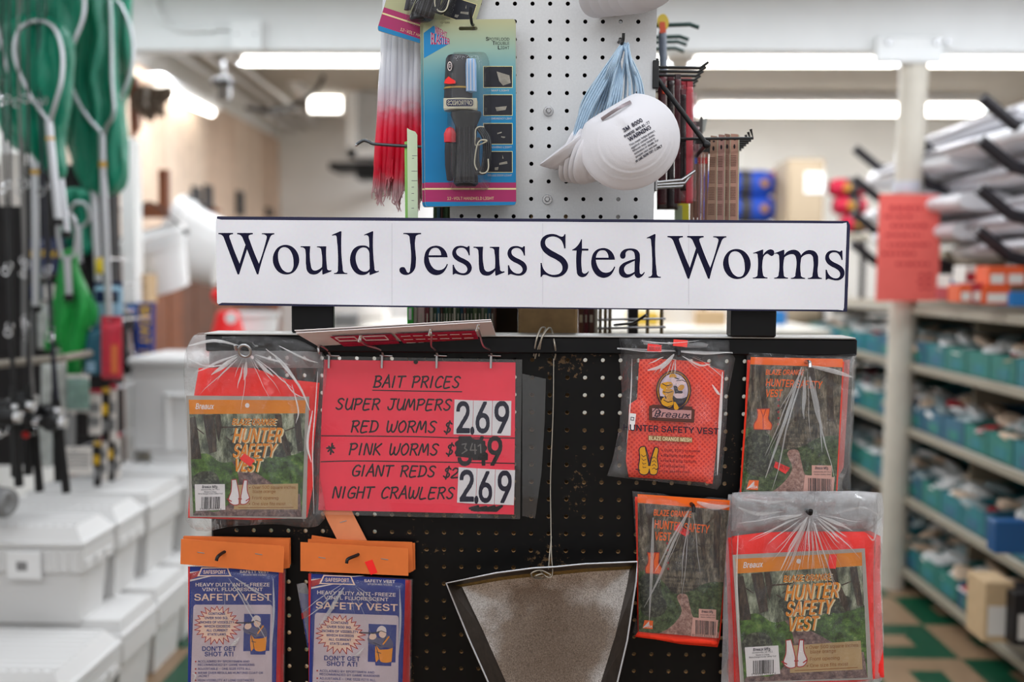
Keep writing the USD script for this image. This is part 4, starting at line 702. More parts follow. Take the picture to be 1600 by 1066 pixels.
GL = dict(
 W='113,232 333,232 333,250 300,255~ 278,270~ 280,300~ 290,330~ 433,700 523,412 490,335~ 470,290~ 440,260~ 397,250 397,232 632,232 632,250 595,257~ 572,272~ 570,300~ 585,345~ 725,700 835,340~ 842,310~ 843,282~ 825,262~ 770,250 770,235 957,235 957,252 920,262~ 897,288~ 880,330~ 716,860 696,860 545,478 425,860 403,860 205,330~ 193,298~ 175,272~ 150,256~ 113,248',
 o='1130,417~ 1220,440~ 1300,520~ 1335,630~ 1315,740~ 1240,835~ 1135,862~ 1040,835~ 965,750~ 936,640~ 960,530~ 1030,445~|1115,450~ 1170,470~ 1225,545~ 1250,660~ 1245,760~ 1210,820~ 1160,832~ 1100,805~ 1040,715~ 1015,610~ 1022,520~ 1060,465~',
 u='97,435 243,435 250,720~ 262,770~ 290,800~ 320,805~ 365,790~ 420,752 412,510~ 405,475~ 385,458~ 345,452 345,437 485,437 495,750~ 500,785~ 520,800~ 540,802~ 560,798 563,815 440,863 427,863 423,785 370,840~ 330,860~ 285,863~ 235,850~ 195,805~ 182,740~ 172,520~ 165,480~ 145,460~ 97,450',
 l='573,262 700,207 716,210 733,760~ 740,810~ 760,832~ 803,838 803,853 603,853 603,840 640,832~ 660,810~ 662,765~ 645,320~ 640,285~ 625,268~ 605,268~ 575,272',
 d='1058,260 1185,207 1195,210 1212,750~ 1218,795~ 1240,812~ 1280,803 1280,820 1150,870 1140,868 1138,820 1095,855~ 1020,870~ 950,850~ 885,785~ 848,690~ 845,620~ 860,545~ 900,475~ 960,435~ 1035,424~ 1095,432~ 1135,460 1130,320~ 1125,290~ 1110,272~ 1060,270|1138,560 1125,500~ 1090,462~ 1040,452~ 985,475~ 940,540~ 928,620~ 945,710~ 990,790~ 1060,820~ 1110,810~ 1143,775',
 J='150,235 417,235 417,252 370,260~ 340,280~ 332,310~ 338,690~ 325,770~ 290,825~ 240,858~ 185,870~ 130,855~ 95,820~ 90,790~ 105,760~ 135,750~ 165,757~ 185,785~ 205,825~ 225,838~ 245,820~ 253,780~ 245,320~ 240,285~ 215,262~ 150,252',
 e='820,600 530,600 545,670~ 580,740~ 630,785~ 690,797~ 750,780~ 790,740~ 808,702 822,710 800,765~ 750,835~ 690,867~ 640,872~ 560,845~ 495,770~ 464,670~ 468,590~ 495,505~ 550,450~ 620,428~ 680,430~ 745,460~ 795,520~ 817,590|532,572 545,520~ 580,472~ 625,458~ 670,465~ 710,510~ 722,572',
 s='967,435 970,575 955,578 925,505~ 890,470~ 840,460~ 790,475~ 765,510~ 775,560~ 820,600~ 900,640~ 960,680~ 995,735~ 1000,780~ 975,840~ 920,875~ 860,880~ 800,868~ 745,858~ 728,870 714,872 713,722 730,722 755,785~ 800,830~ 850,850~ 900,845~ 930,815~ 935,785~ 915,740~ 870,705~ 790,665~ 735,620~ 708,560~ 715,500~ 755,450~ 820,432~ 870,435~ 910,448~ 932,452~ 948,435',
 S='552,172 572,172 572,405 550,408 535,340~ 500,270~ 430,222~ 365,208~ 295,222~ 245,265~ 235,310~ 250,365~ 310,420~ 430,490~ 530,550~ 590,620~ 615,700~ 600,770~ 545,840~ 460,878~ 395,885~ 310,870~ 240,845~ 205,845~ 185,865~ 178,880 162,880 162,648 180,648 200,730~ 250,800~ 320,838~ 395,845~ 470,825~ 515,775~ 522,720~ 500,660~ 430,600~ 290,525~ 205,450~ 165,370~ 160,310~ 185,240~ 245,190~ 340,168~ 420,178~ 480,205~ 520,212~ 540,200~',
 t='682,432 740,395~ 790,340~ 832,258 845,258 845,412 952,415 952,445 845,445 842,760~ 848,800~ 870,825~ 905,825~ 930,810~ 950,787 960,795 935,840~ 900,875~ 850,887~ 800,872~ 765,830~ 757,770~ 757,445 682,443',
 a='717,805 700,840~ 660,880~ 620,898~ 585,893~ 560,870~ 548,828 490,870~ 440,892~ 400,895~ 340,878~ 300,835~ 288,780~ 300,715~ 350,660~ 420,625~ 555,585 550,510~ 535,465~ 500,442~ 465,438~ 425,450~ 400,480~ 397,540~ 380,570~ 350,578~ 320,565~ 308,530~ 320,480~ 370,430~ 440,410~ 520,410~ 590,435~ 630,490~ 637,560~ 632,780~ 640,825~ 660,838~ 685,825~ 705,800|552,610 470,650~ 400,690~ 372,745~ 385,800~ 420,835~ 465,835~ 510,818~ 548,795',
 r='1352,485 1510,428 1517,432 1515,520 1552,470~ 1612,432~ 1652,428~ 1687,445~ 1700,485~ 1687,520~ 1657,535~ 1622,520~ 1587,497~ 1552,512~ 1517,560 1510,830~ 1517,860~ 1545,885~ 1587,892 1587,907 1345,907 1345,893 1395,885~ 1418,865~ 1422,830~ 1425,540~ 1420,505~ 1400,492~ 1355,497',
 m='207,490 360,432 376,432 376,520 430,460~ 490,435~ 545,430~ 610,455~ 655,525 710,465~ 760,440~ 820,437~ 890,462~ 935,530~ 942,600~ 935,840~ 945,880~ 965,893~ 1002,900 1002,917 770,917 770,902 815,895~ 840,880~ 848,840~ 860,590~ 850,540~ 815,505~ 775,500~ 720,515~ 660,560 650,830~ 658,875~ 680,890~ 722,900 722,915 487,915 487,900 530,893~ 558,870~ 563,830~ 575,580~ 562,535~ 530,505~ 490,502~ 440,515~ 378,555 366,830~ 375,875~ 400,890~ 437,897 437,912 208,912 208,897 250,890~ 275,870~ 283,830~ 290,560~ 285,520~ 265,500~ 215,498')
GP = {k: curve(v) for k, v in GL.items()}
for ch, x0, y0, x1, y1 in (('W', 341.6, 364.2, 428.9, 428.8), ('o', 426.6, 382.8, 467.7, 428.9), ('u', 470, 384.9, 518.1, 429), ('l', 519.1, 361.4, 542.8, 428.2), ('d', 547.2, 361.4, 592.1, 429.8), ('J', 624.3, 364.2, 658, 429.8), ('e', 662.8, 384.1, 699.8, 430), ('s', 706.8, 384.2, 737.2, 430.1), ('u', 739.9, 385.7, 788.3, 430.8), ('s', 793.1, 384.6, 823.4, 430.8),
        ('S', 844.5, 365.8, 887.7, 433.3), ('t', 894, 374.1, 920.1, 433.2), ('e', 923.8, 387.8, 961.1, 434.1), ('a', 967, 388.3, 1007.3, 434.4), ('l', 1010.4, 365.9, 1032.4, 434), ('W', 1042.9, 369, 1134.7, 435.6), ('o', 1129.7, 389.2, 1172.7, 436), ('r', 1176.2, 389.9, 1209.5, 435.1), ('m', 1209.4, 390.4, 1283.8, 435.9), ('s', 1289.2, 391.3, 1319.3, 438.2)):
    g = GP[ch]; a = g.bounds; sx, sy = (x1-x0)/(a[2]-a[0]), (y1-y0)/(a[3]-a[1])
    sign.part('letter', solid(SG, affinity.affine_transform(g, [sx, 0, 0, sy, x0-a[0]*sx, y0-a[1]*sy]), .0008, .0011), m_ink, sp_)
for x0, x1, y0, y1 in ((455, 521, 477, 520), (1138, 1207, 484, 524)):
    a, b = PB.p(x0, y0), PB.p(x1, y1); c = SG.p((x0+x1)/2, 470, -.012)
    sign.part('leg', bx(a[0], c[1]+.001, ztop+.0009, b[0], .012, a[2]+.08, .002), m_black)

# white pegboard ---------------------------------------------------------
YW = .034; w0 = at(832.1, 5.7, YW); xl, xr = at(703, 330, YW)[0], at(1024, 170, YW)[0]
wp = Thing('white_pegboard', 'upright white pegboard panel behind the sign, fixed with washered bolts', 'pegboard', ((xl+xr)/2, YW, 1.2))
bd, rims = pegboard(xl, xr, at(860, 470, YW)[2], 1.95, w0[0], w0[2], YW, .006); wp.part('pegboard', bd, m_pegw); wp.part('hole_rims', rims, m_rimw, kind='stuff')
for q in ((857, 174), (855, 312)):
    c = at(*q, YW); wp.part('bolt', cat([lathe([(0, .0035), (.0066, .003), (.0076, .0), (.0076, -.002)], 20, rotm('x', 90), c), lathe([(0, .0095), (.003, .0095), (.0042, .0085), (.0042, .0)], 6, rotm('x', 90), c)]), m_steel)
a, b = at(810, 480, .10), at(902, 520, .10); wp.part('wood_post', bx(a[0], .10, .12, b[0], .19, 1.9, .003), m_wood)
for q in (840, 880): wp.part('board_batten', bx(at(q, 300, .04)[0]-.01, .041, 1.25, at(q, 300, .04)[0]+.01, .1, 1.3), m_wood)
wp.part('backing_sheet', bx(xl+.004, .078, 1.2, at(948, 200, .08)[0], .082, 1.9), m_rackd)
for x_ in (xl+.02, xr-.02): wp.part('back_frame', bx(x_-.015, .041, 1.2, x_+.015, .075, 1.9), m_rackd)
# ------------------------------------------------------------------ bagged vests on the black pegboard
f_bag = film('bag_film', .03, rough=.13, scale=60, cell=.85); f_bag2 = film('bag_film_milky', .21, rough=.12, scale=70, cell=1.2, lo=.06); f_lam = film('laminate_film', .02, rough=.07, scale=9, cell=.25, fine=.15, stretch=(1, 1, 1)); f_blis = film('blister_clear', .02, rough=.05, scale=14, cell=.03, fine=.02)
m_crease = film('crease_glint_film', .42, tint=(255, 255, 255), rough=.16, scale=60, cell=.3, lo=.15, hi=.6); m_crease2 = film('crease_glint_film_soft', .2, tint=(255, 255, 255), rough=.16, scale=60, cell=.3, lo=.12, hi=.6)  # milky white haze paints lamp glints along the folds of the film
m_vest = M('blaze_fabric', (255, 40, 34), .6, .2, var=(60, .08), bump=(120, .5), sheen=.2); m_vest2 = M('blaze_orange', (255, 62, 36), .6, .2, var=(60, .08), bump=(120, .4))
m_pgrey = M('print_grey', (172, 166, 158), .5, .3); m_phead = M('print_amber', (226, 134, 30), .5, .3, var=(40, .05)); m_porg = M('print_orange_letter', (232, 142, 34), .5, .3); m_ppale = M('print_pale', (232, 214, 170), .5, .3); m_pwhite = M('print_white', (232, 226, 226), .5, .3); m_ptan = M('print_tan', (186, 156, 112), .5, .3); m_ink2 = M('print_black', (22, 18, 24), .5, .3); m_pred = M('print_red', (176, 40, 44), .5, .3); m_pbr = M('print_brown', (150, 92, 36), .5, .3)
m_tag = M('red_sticker', (255, 44, 40), .5, .3); m_head = M('print_blaze', (255, 108, 28), .5, .3, var=(40, .06))
def forest(name, stops, scale, stretch=(1, 1, 1)):
    n = {'g': ('texture_coordinate', {}), 'mp': ('mapping', dict(scale=stretch)), 'a': ('noise_texture', dict(scale=scale, detail=6., roughness=.72)), 'r': ('rgb_ramp', dict(ramp=[(p, C(*c)) for p, c in stops])), 'p': ('principled_bsdf', dict(roughness=.5, specular_ior_level=.3))}
    LOOK[name] = usdkit.material(stage, '/World/Looks/'+name, n, [('g.object', 'mp.vector'), ('mp.vector', 'a.vector'), ('a.fac', 'r.fac'), ('r.color', 'p.base_color')], surface='p.BSDF'); return LOOK[name]
p_mist = forest('print_mist', [(.36, (46, 52, 40)), (.47, (98, 104, 88)), (.56, (140, 146, 122)), (.66, (186, 188, 166))], 60, (1.6, 1, .6)); p_grass = forest('print_grass', [(.34, (30, 40, 24)), (.46, (58, 84, 34)), (.58, (84, 120, 48)), (.68, (128, 152, 74))], 90)
p_path = forest('print_path', [(.36, (78, 60, 62)), (.5, (118, 94, 92)), (.65, (156, 130, 120))], 160); p_trunk = forest('print_trunk', [(.36, (32, 26, 24)), (.5, (62, 50, 42)), (.68, (104, 86, 68))], 120, (1.5, 1, .35)); p_shrub = forest('print_shrub', [(.36, (26, 28, 24)), (.5, (58, 62, 50)), (.66, (116, 118, 98))], 170)
p_bark = forest('print_bark', [(.36, (48, 44, 38)), (.48, (92, 84, 70)), (.58, (128, 116, 98)), (.68, (164, 152, 132))], 130, (1.4, 1, .5)); p_pink = forest('print_pink_path', [(.36, (120, 84, 76)), (.5, (162, 122, 110)), (.65, (196, 160, 146))], 200); p_moss = forest('print_moss', [(.36, (36, 44, 28)), (.5, (66, 84, 48)), (.66, (110, 122, 84))], 140)
U_ = lambda L: unary_union([g if hasattr(g, 'geom_type') else Polygon(g) for g in L])
def fs(pl, f, g, h0, h1):
    g = g if hasattr(g, 'geom_type') else Polygon(g)
    if f: g = warp(g, f)
    return solid(pl, g, h0, h1)
def barcode(x0, x1, y0, y1, n, seed, sl=0):
    r = np.random.default_rng(seed); w = r.choice([1, 1, 2, 3], 2*n); c = np.r_[0, np.cumsum(w)]*(x1-x0)/w.sum()+x0
    return U_([[(c[i], y0+sl*(c[i]-x0)), (c[i+1], y0+sl*(c[i+1]-x0)), (c[i+1], y1+sl*(c[i+1]-x0)), (c[i], y1+sl*(c[i]-x0))] for i in range(0, 2*n, 2)])
Q6 = [(597, 408), (1268, 375), (1308, 1040), (635, 1060)]
def front_card(t, pl, dst, h, tag_quad=None, seed=1):
    f = homo(Q6, dst); cp = t.part('card', fs(pl, f, Q6, h-.0012, h), m_pgrey); P = lambda n, g, m, a=.0: t.part(n, fs(pl, f, g, h+a, h+a+.0002), m, cp); part = lambda n, me, m: t.part(n, me, m, cp)
    P('print_header', [(612, 428), (1252, 394), (1254, 462), (618, 502)], m_phead, .0001); P('print_forest', [(618, 502), (1254, 462), (1282, 1030), (655, 1052)], p_mist, .0001)
    P('print_grass', curve('632,735 670,712~ 720,705~ 800,748~ 860,742~ 905,722~ 1010,728~ 1100,695~ 1190,690~ 1265,662 1282,1030 655,1052'), p_grass, .0002)
    P('print_path', curve('862,742 900,735~ 950,770~ 1030,810~ 1120,860~ 1262,900 1282,1030 655,1052 660,1035~ 800,1020~ 880,940~ 905,830~'), p_path, .0003)
    P('print_shrub', curve('640,860~ 670,815~ 720,800~ 780,815~ 800,860~ 812,900~ 740,920~ 660,910~'), p_shrub, .0003)
    P('print_shrub', curve('830,640~ 880,622~ 960,640~ 1090,610~ 1200,640~ 1180,690~ 1080,700~ 960,705~ 860,700~'), p_shrub, .0003)
    P('print_trunk', U_([[(621, 520), (650, 512), (668, 600), (692, 735), (635, 740), (628, 640)], [(690, 502), (748, 497), (768, 600), (776, 690), (735, 704), (714, 610)], [(757, 496), (786, 495), (798, 560), (784, 640), (772, 600)], [(1085, 478), (1122, 474), (1134, 540), (1172, 620), (1194, 690), (1168, 692), (1118, 600)], [(1190, 470), (1226, 466), (1242, 560), (1260, 664), (1228, 664), (1206, 560)]]), p_trunk, .0004)
    P('print_branch', U_([LineString(c).buffer(w) for c, w in (([(800, 560), (880, 555), (960, 520), (1040, 530)], 4), ([(850, 600), (900, 570), (930, 510)], 3), ([(1000, 600), (1060, 560), (1110, 520)], 4), ([(1150, 560), (1200, 540), (1240, 545)], 3), ([(640, 560), (700, 600)], 3), ([(820, 610), (870, 640), (980, 620)], 3))]), p_trunk, .0005)
    for s, x0, x1, yb, cap, sl in (('BLAZE ORANGE', 853, 1092, 544, 32, -.05), ('HUNTER', 860, 1128, 636, 74, -.06), ('SAFETY', 863, 1098, 716, 70, -.06), ('VEST', 872, 1022, 792, 68, -.04)):
        for dx, dy, m, hh in ((8, 4, m_ppale, .0006), (-3, 2, p_trunk, .0006), (0, 0, m_porg, .0008)): part('print_letters', text(pl, s, x0+dx, x1+dx, yb+dy, cap, h+hh, True, .18, sl, f), m)
    part('print_maker', text(pl, 'Breaux', 650, 748, 473, 28, h+.0004, True, .15, -.05, f), m_pwhite); P('print_dot', Point(932, 439).buffer(12), m_pwhite, .0004)
    P('print_label', [(658, 876), (828, 866), (838, 1010), (668, 1025)], m_pwhite, .0005)
    for s, x0, x1, yb, cap, bd in (('Breaux Mfg.', 700, 790, 895, 15, True), ('Jacksonville, AR 7211', 694, 800, 907, 8, False), ('Made in China', 714, 782, 919, 8, False), ('Blaze Orange Hunter Safety Vest', 680, 818, 931, 8, False)): part('print_words', text(pl, s, x0, x1, yb, cap, h+.0007, bd, .1 if bd else 0, -.06, f), m_ink)
    P('print_barcode', barcode(700, 806, 944, 1012, 22, seed, -.06), m_ink2, .0007); part('print_words', text(pl, '5 56345 92161 4', 692, 816, 1018, 9, h+.0007, False, 0, -.06, f), m_ink2)
    P('print_box', [(885, 868), (1246, 842), (1256, 988), (887, 1006)], m_ptan, .0005)
    for s, x0, x1, yb, sl in (('• Over 500 square inches', 968, 1234, 885, -.05), ('blaze orange', 990, 1120, 907, -.05), ('• Front opening', 970, 1138, 944, -.045), ('• One size fits most', 972, 1182, 977, -.045)): part('print_words', text(pl, s, x0, x1, yb, 17, h+.0008, False, 0, sl, f), m_pbr)
    P('print_rule', [(912, 992), (1230, 976), (1230, 979), (912, 995)], m_pbr, .0008)
    vest = U_([curve('866,840 892,836 904,880~ 914,925 915,974 884,980~ 857,962~ 866,905~'), curve('936,837 956,838 958,895~ 972,950~ 950,972~ 923,972 924,925 930,880~')]); P('print_vest', vest, m_pwhite, .0008)
    P('print_vest_outline', U_([vest.boundary.buffer(2.2), LineString([(910, 944), (928, 944)]).buffer(2.6), LineString([(846, 948), (870, 960)]).buffer(3), LineString([(955, 952), (972, 940)]).buffer(3)]), m_pred, .0010)
    if tag_quad: t.part('price_sticker', solid(pl, tag_quad, h+.0012, h+.0018), m_tag)
Q5 = [(822, 205), (1330, 215), (1290, 985), (770, 960)]
def back_card(t, pl, dst, h, tag_quad, seed=3):
    f = homo(Q5, dst); cp = t.part('card', fs(pl, f, Q5, h-.0012, h), p_bark); P = lambda n, g, m, a=.0: t.part(n, fs(pl, f, g, h+a, h+a+.0002), m, cp); part = lambda n, me, m: t.part(n, me, m, cp); P('print_header', [(822, 205), (1330, 215), (1328, 262), (819, 245)], m_head, .0001)
    P('print_moss', curve('798,600 850,590~ 930,640~ 1010,715~ 1100,700~ 1200,650~ 1308,640 1290,985 770,960'), p_moss, .0002)
    P('print_path', curve('1030,722~ 1075,716~ 1100,780~ 1120,850~ 1210,910~ 1292,950 1290,985 900,965 1000,900~ 1050,820~'), p_pink, .0003)
    P('print_shrub', curve('800,640~ 850,600~ 920,640~ 930,720~ 960,800~ 900,860~ 800,840~ 790,740~'), p_shrub, .0003)
    P('print_trunk', U_([[(858, 250), (900, 251), (906, 430), (918, 500), (885, 500), (876, 420)], [(1052, 258), (1092, 259), (1100, 420), (1086, 560), (1062, 560)], [(1140, 260), (1168, 261), (1190, 400), (1200, 520), (1176, 520)], [(1240, 262), (1282, 263), (1276, 400), (1282, 560), (1244, 560)], [(826, 250), (842, 250), (838, 400), (826, 420)]]), p_trunk, .0004)
    P('print_branch', U_([LineString(c).buffer(3.5) for c in ([(910, 420), (980, 300), (1010, 260)], [(1100, 380), (1150, 440), (1190, 460)], [(960, 500), (1040, 470), (1060, 420)], [(1180, 350), (1240, 300)])]), p_trunk, .0004)
    for s, x0, x1, yb, cap, sl in (('BLAZE ORANGE', 903, 1112, 302, 28, .01), ('HUNTER SAFETY', 903, 1212, 364, 40, .05), ('VEST', 901, 992, 424, 40, .01)): part('print_letters', text(pl, s, x0, x1, yb, cap, h+.0006, True, .16, sl, f), m_head)
    for k, s in enumerate(('QUIET, 100% POLYESTER', 'MACHINE WASHABLE', 'HOOK & LOOP CLOSURE', 'FRONT OPENING', 'ONE SIZE FITS MOST')):
        y = 446+34*k; P('print_bullet', Point(974, y-6).buffer(6), m_pred, .0005); part('print_words', text(pl, s, 990, 990+11.0*len(s), y, 16, h+.0006, False, .1, .02, f), m_ink2)
    for k, s in enumerate(('CARE INSTRUCTIONS: WASH BY', 'HAND, DRIP DRY', 'MEETS OR EXCEEDS MOST STATES', 'HUNTING REQUIREMENTS', 'MADE IN CHINA')): part('print_words', text(pl, s, 952, 952+10.*len(s), 626+22*k, 12, h+.0006, False, .1, .02, f), m_ink2)
    v = curve('856,492 925,490 922,520~ 918,545~ 938,580~ 932,606 840,604 838,580~ 856,545~'); P('print_vest', v, m_head, .0005); P('print_vest_outline', U_([LineString([(875, 492), (888, 530), (890, 600)]).buffer(2), LineString([(905, 492), (892, 530)]).buffer(2), v.exterior.buffer(2)]), m_pred, .0007)
    m_pk2 = M('print_pinkish', (222, 170, 156), .5, .3); P('print_label', U_([[(1158, 802), (1268, 804), (1268, 868), (1158, 862)], [(1120, 856), (1284, 868), (1275, 986), (1108, 978)]]), m_pk2, .0005)
    for s, x0, x1, yb, cap in (('Breaux Mfg.', 1176, 1250, 824, 14), ('Jacksonville, AR 7211', 1166, 1262, 842, 8), ('Hunter Safety Vest', 1170, 1262, 856, 8)): part('print_words', text(pl, s, x0, x1, yb, cap, h+.0007, cap > 10, .1, .01, f), m_ink)
    P('print_barcode', barcode(1138, 1268, 872, 962, 24, seed, .05), m_ink2, .0007); part('print_words', text(pl, '8 55345 92161 1', 1116, 1262, 976, 14, h+.0007, False, 0, .06, f), m_ink2)
    P('print_logo', [(812, 884), (866, 886), (860, 940), (796, 936)], m_head, .0005); part('print_words', text(pl, 'USA', 822, 858, 930, 14, h+.0007, True, .2, 0, f), m_pwhite); P('print_logo_rays', U_([LineString([(800, 932), (840, 892+6*k)]).buffer(1.6) for k in range(5)]), m_pwhite, .0007)
    if tag_quad: t.part('price_sticker', solid(pl, tag_quad, h+.0012, h+.0018), m_tag); part('sticker_words', text(pl, '$8.99', tag_quad[0][0]+3, tag_quad[1][0]-1, (tag_quad[0][1]+tag_quad[3][1])/2+4, 6, h+.0018, True, 0, (tag_quad[1][1]-tag_quad[0][1])/(tag_quad[1][0]-tag_quad[0][0])), m_pred)
def crinkle(hx, hy, amp=.003, base=.005, n=17, L=150, seed=0, edge=10, big=.002, top=None):
    """bag film: bulges inwards from its seal, with folds raying out from the hook it hangs on"""
    def hf(x, y, d):
        r = np.hypot(x-hx, y-hy)+1; th = np.arctan2(y-hy, x-hx); w = meshkit.noise(np.c_[th*2.2, r/140, 0*x], seed)
        fold = np.abs(np.sin(th*n*.5+3*w))**.6*np.exp(-r/L)*np.minimum(1, r/18)
        cr = meshkit.fbm(np.c_[x/26, y/34, 0*x], 3, seed+5)-.5
        return base*(1-np.exp(-d/edge))+amp*fold*np.minimum(1, d/6)+big*cr*np.minimum(1, d/8)
    return hf
def slab(pl, outline, h0, h1, seed=0, amp=.0016, edge=7, step=6):
    return sheet(pl, outline, lambda x, y, d: h0+(h1-h0)*(1-np.exp(-d/edge*2))+amp*(meshkit.fbm(np.c_[x/22, y/26, 0*x], 3, seed)-.5)*np.minimum(1, d/5), step, h0)
def peg(t, pl, x, y, out=.03, drop=0, r=.0024, mat=None, ring=None, name='peg_hook', tip=6):
    a = pl.p(x, y, -.003); b = pl.p(x, y, out); c = pl.p(x-.5, y-tip, out+.004)
    t.part(name, tube(spline([a, a*.5+b*.5, b, c], 4), r, 8), mat or m_steel, smooth=60)
g5 = lambda L: zoomc(3.552, 940, 500, L); g6 = lambda L: zoomc(3.27, 960, 740, L); g1 = lambda L: zoomc(3.135, 270, 500, L); g2 = lambda L: zoomc(3.721, 270, 800, L)
# A: clear bag with forest card, top left ---------------------------------
pl = Pl(-.006, tilt=-2, px=(390, 560)); oA = [(291, 545), (303, 524), (345, 522), (430, 522), (478, 530), (503, 548), (509, 566), (503, 640), (500, 740), (497, 822), (470, 824), (440, 820), (370, 822), (296, 823), (292, 760), (292, 690), (289, 620), (287, 575)]
t = Thing('bagged_vest', 'clear bag of a red vest and forest picture card, left of the price poster', 'bagged vest', pl.p(395, 822), None)
t.part('folded_vest', slab(pl, g1([(128, 236), (300, 232), (400, 236), (560, 290), (720, 308), (712, 420), (688, 660), (690, 800), (660, 968), (400, 980), (75, 970), (90, 700), (100, 400)]), .001, .009, 2), m_vest, smooth=60)
front_card(t, pl, g1([(78, 368), (676, 373), (661, 967), (96, 957)]), .0108, g1([(362, 648), (413, 683), (390, 712), (339, 674)]), 5)
t.part('bag', sheet(pl, curve(' '.join(f'{x},{y}~' for x, y in oA)), crinkle(388, 548, .006, .0145, 19, 90, 1, 5, .003), 4), f_bag, smooth=80)
t.part('bag_header', sheet(pl, [(291, 545), (303, 524), (345, 522), (430, 522), (478, 530), (503, 548), (505, 575), (292, 575)], crinkle(388, 548, .004, .006, 15, 80, 3, 5, .003), 4), f_bag2, smooth=80)
creases(t, pl, 390, 548, 16, 1, .0150, 15, 165, (20, 90), extra=[[(300, 560), (330, 572), (372, 566)], [(420, 545), (450, 570), (478, 612)], [(430, 552), (470, 600), (488, 640)], [(440, 540), (480, 560), (500, 566)], [(446, 590), (462, 612), (482, 622)], [(492, 640), (484, 690), (490, 720)], [(300, 540), (340, 532), (380, 540)], [(460, 600), (470, 640), (466, 660)], [(500, 580), (496, 640), (492, 700), (494, 800)]])
peg(t, pl, 380, 544, .034)
c = pl.p(391, 547, .028); t.part('grommet', tube([c+np.array([.0085*math.cos(q), -.003*math.sin(q), .0085*math.sin(q)]) for q in np.arange(18)*math.pi/9], .0022, 8, True), m_steel, smooth=60)
# D: bigger bag with forest card, bottom right, and the bags behind it -------
def bag_shift(o, dx, dy, ang=0, c=(1240, 800)):
    ca, sa = math.cos(math.radians(ang)), math.sin(math.radians(ang)); return [(c[0]+dx+(x-c[0])*ca-(y-c[1])*sa, c[1]+dy+(x-c[0])*sa+(y-c[1])*ca) for x, y in o]
oD = [(1144, 770), (1180, 768), (1250, 767), (1330, 768), (1370, 772), (1372, 800), (1369, 850), (1366, 900), (1368, 1000), (1364, 1064), (1340, 1090), (1200, 1096), (1150, 1090), (1148, 1000), (1144, 900), (1142, 830)]
vD = [(1143, 838), (1190, 832), (1262, 830), (1350, 831), (1366, 840), (1364, 900), (1367, 1060), (1290, 1075), (1162, 1084), (1156, 980), (1147, 880)]
backs = [(.002, 8, 6, 4.0), (.006, -8, 8, 3.2), (.010, -4, 6, 2.2), (.014, 9, 1, -1.2)]
for k, (h, dx, dy, an) in enumerate(backs):
    pk = Pl(-.004-h*1.6, tilt=-1, px=(1250, 800)); lb = ('rearmost bagged red vest of the big stack at lower right, fanned out to the left', 'bagged red vest in the lower right stack, second from the board', 'bagged red vest in the lower right stack, third from the board', 'bagged red vest right behind the big forest card at lower right')[k]
    t = Thing('bagged_vest', lb, 'bagged vest', pk.p(1250, 1080)); t.part('folded_vest', slab(pk, bag_shift(vD, dx, dy, an), .0005, .005, 3+k), m_vest, smooth=60)
    t.part('bag', sheet(pk, bag_shift(oD, dx, dy, an), crinkle(1262, 802, .004, .0062, 17, 120, 9+k, 5, .0015), 7), f_bag2 if k % 2 else f_bag, smooth=80)
pl = Pl(-.036, tilt=-1.5, px=(1262, 800)); t = Thing('bagged_vest', 'front bag of the lower right stack, red vest with a large forest picture card', 'bagged vest', pl.p(1250, 1088))
t.part('folded_vest', slab(pl, vD, .001, .008, 12), m_vest, smooth=60); front_card(t, pl, g6(Q6), .0098, g6([(1086, 404), (1124, 404), (1118, 476), (1078, 474)]), 8)
t.part('bag', sheet(pl, oD, crinkle(1262, 798, .007, .0138, 21, 100, 21, 5, .0025), 4), f_bag, smooth=80); t.part('bag_header', sheet(pl, [(1144, 770), (1180, 768), (1330, 768), (1370, 772), (1371, 826), (1143, 830)], crinkle(1262, 798, .005, .006, 19, 100, 23, 5, .003), 4), f_bag2, smooth=80)
creases(t, pl, 1262, 798, 42, 2, .0143, 5, 175, (24, 95), r=.00045); creases(t, pl, 1262, 798, 14, 3, .0143, 60, 120, (60, 150), r=.0004, mat=m_crease2, extra=[[(1150, 790), (1180, 800), (1220, 796)], [(1300, 800), (1340, 790), (1366, 800)], [(1160, 776), (1200, 782), (1240, 778)], [(1150, 830), (1148, 900), (1152, 1000)], [(1366, 810), (1360, 840), (1350, 832)]])
peg(t, pl, 1260, 798, .02, r=.003, mat=m_grip)
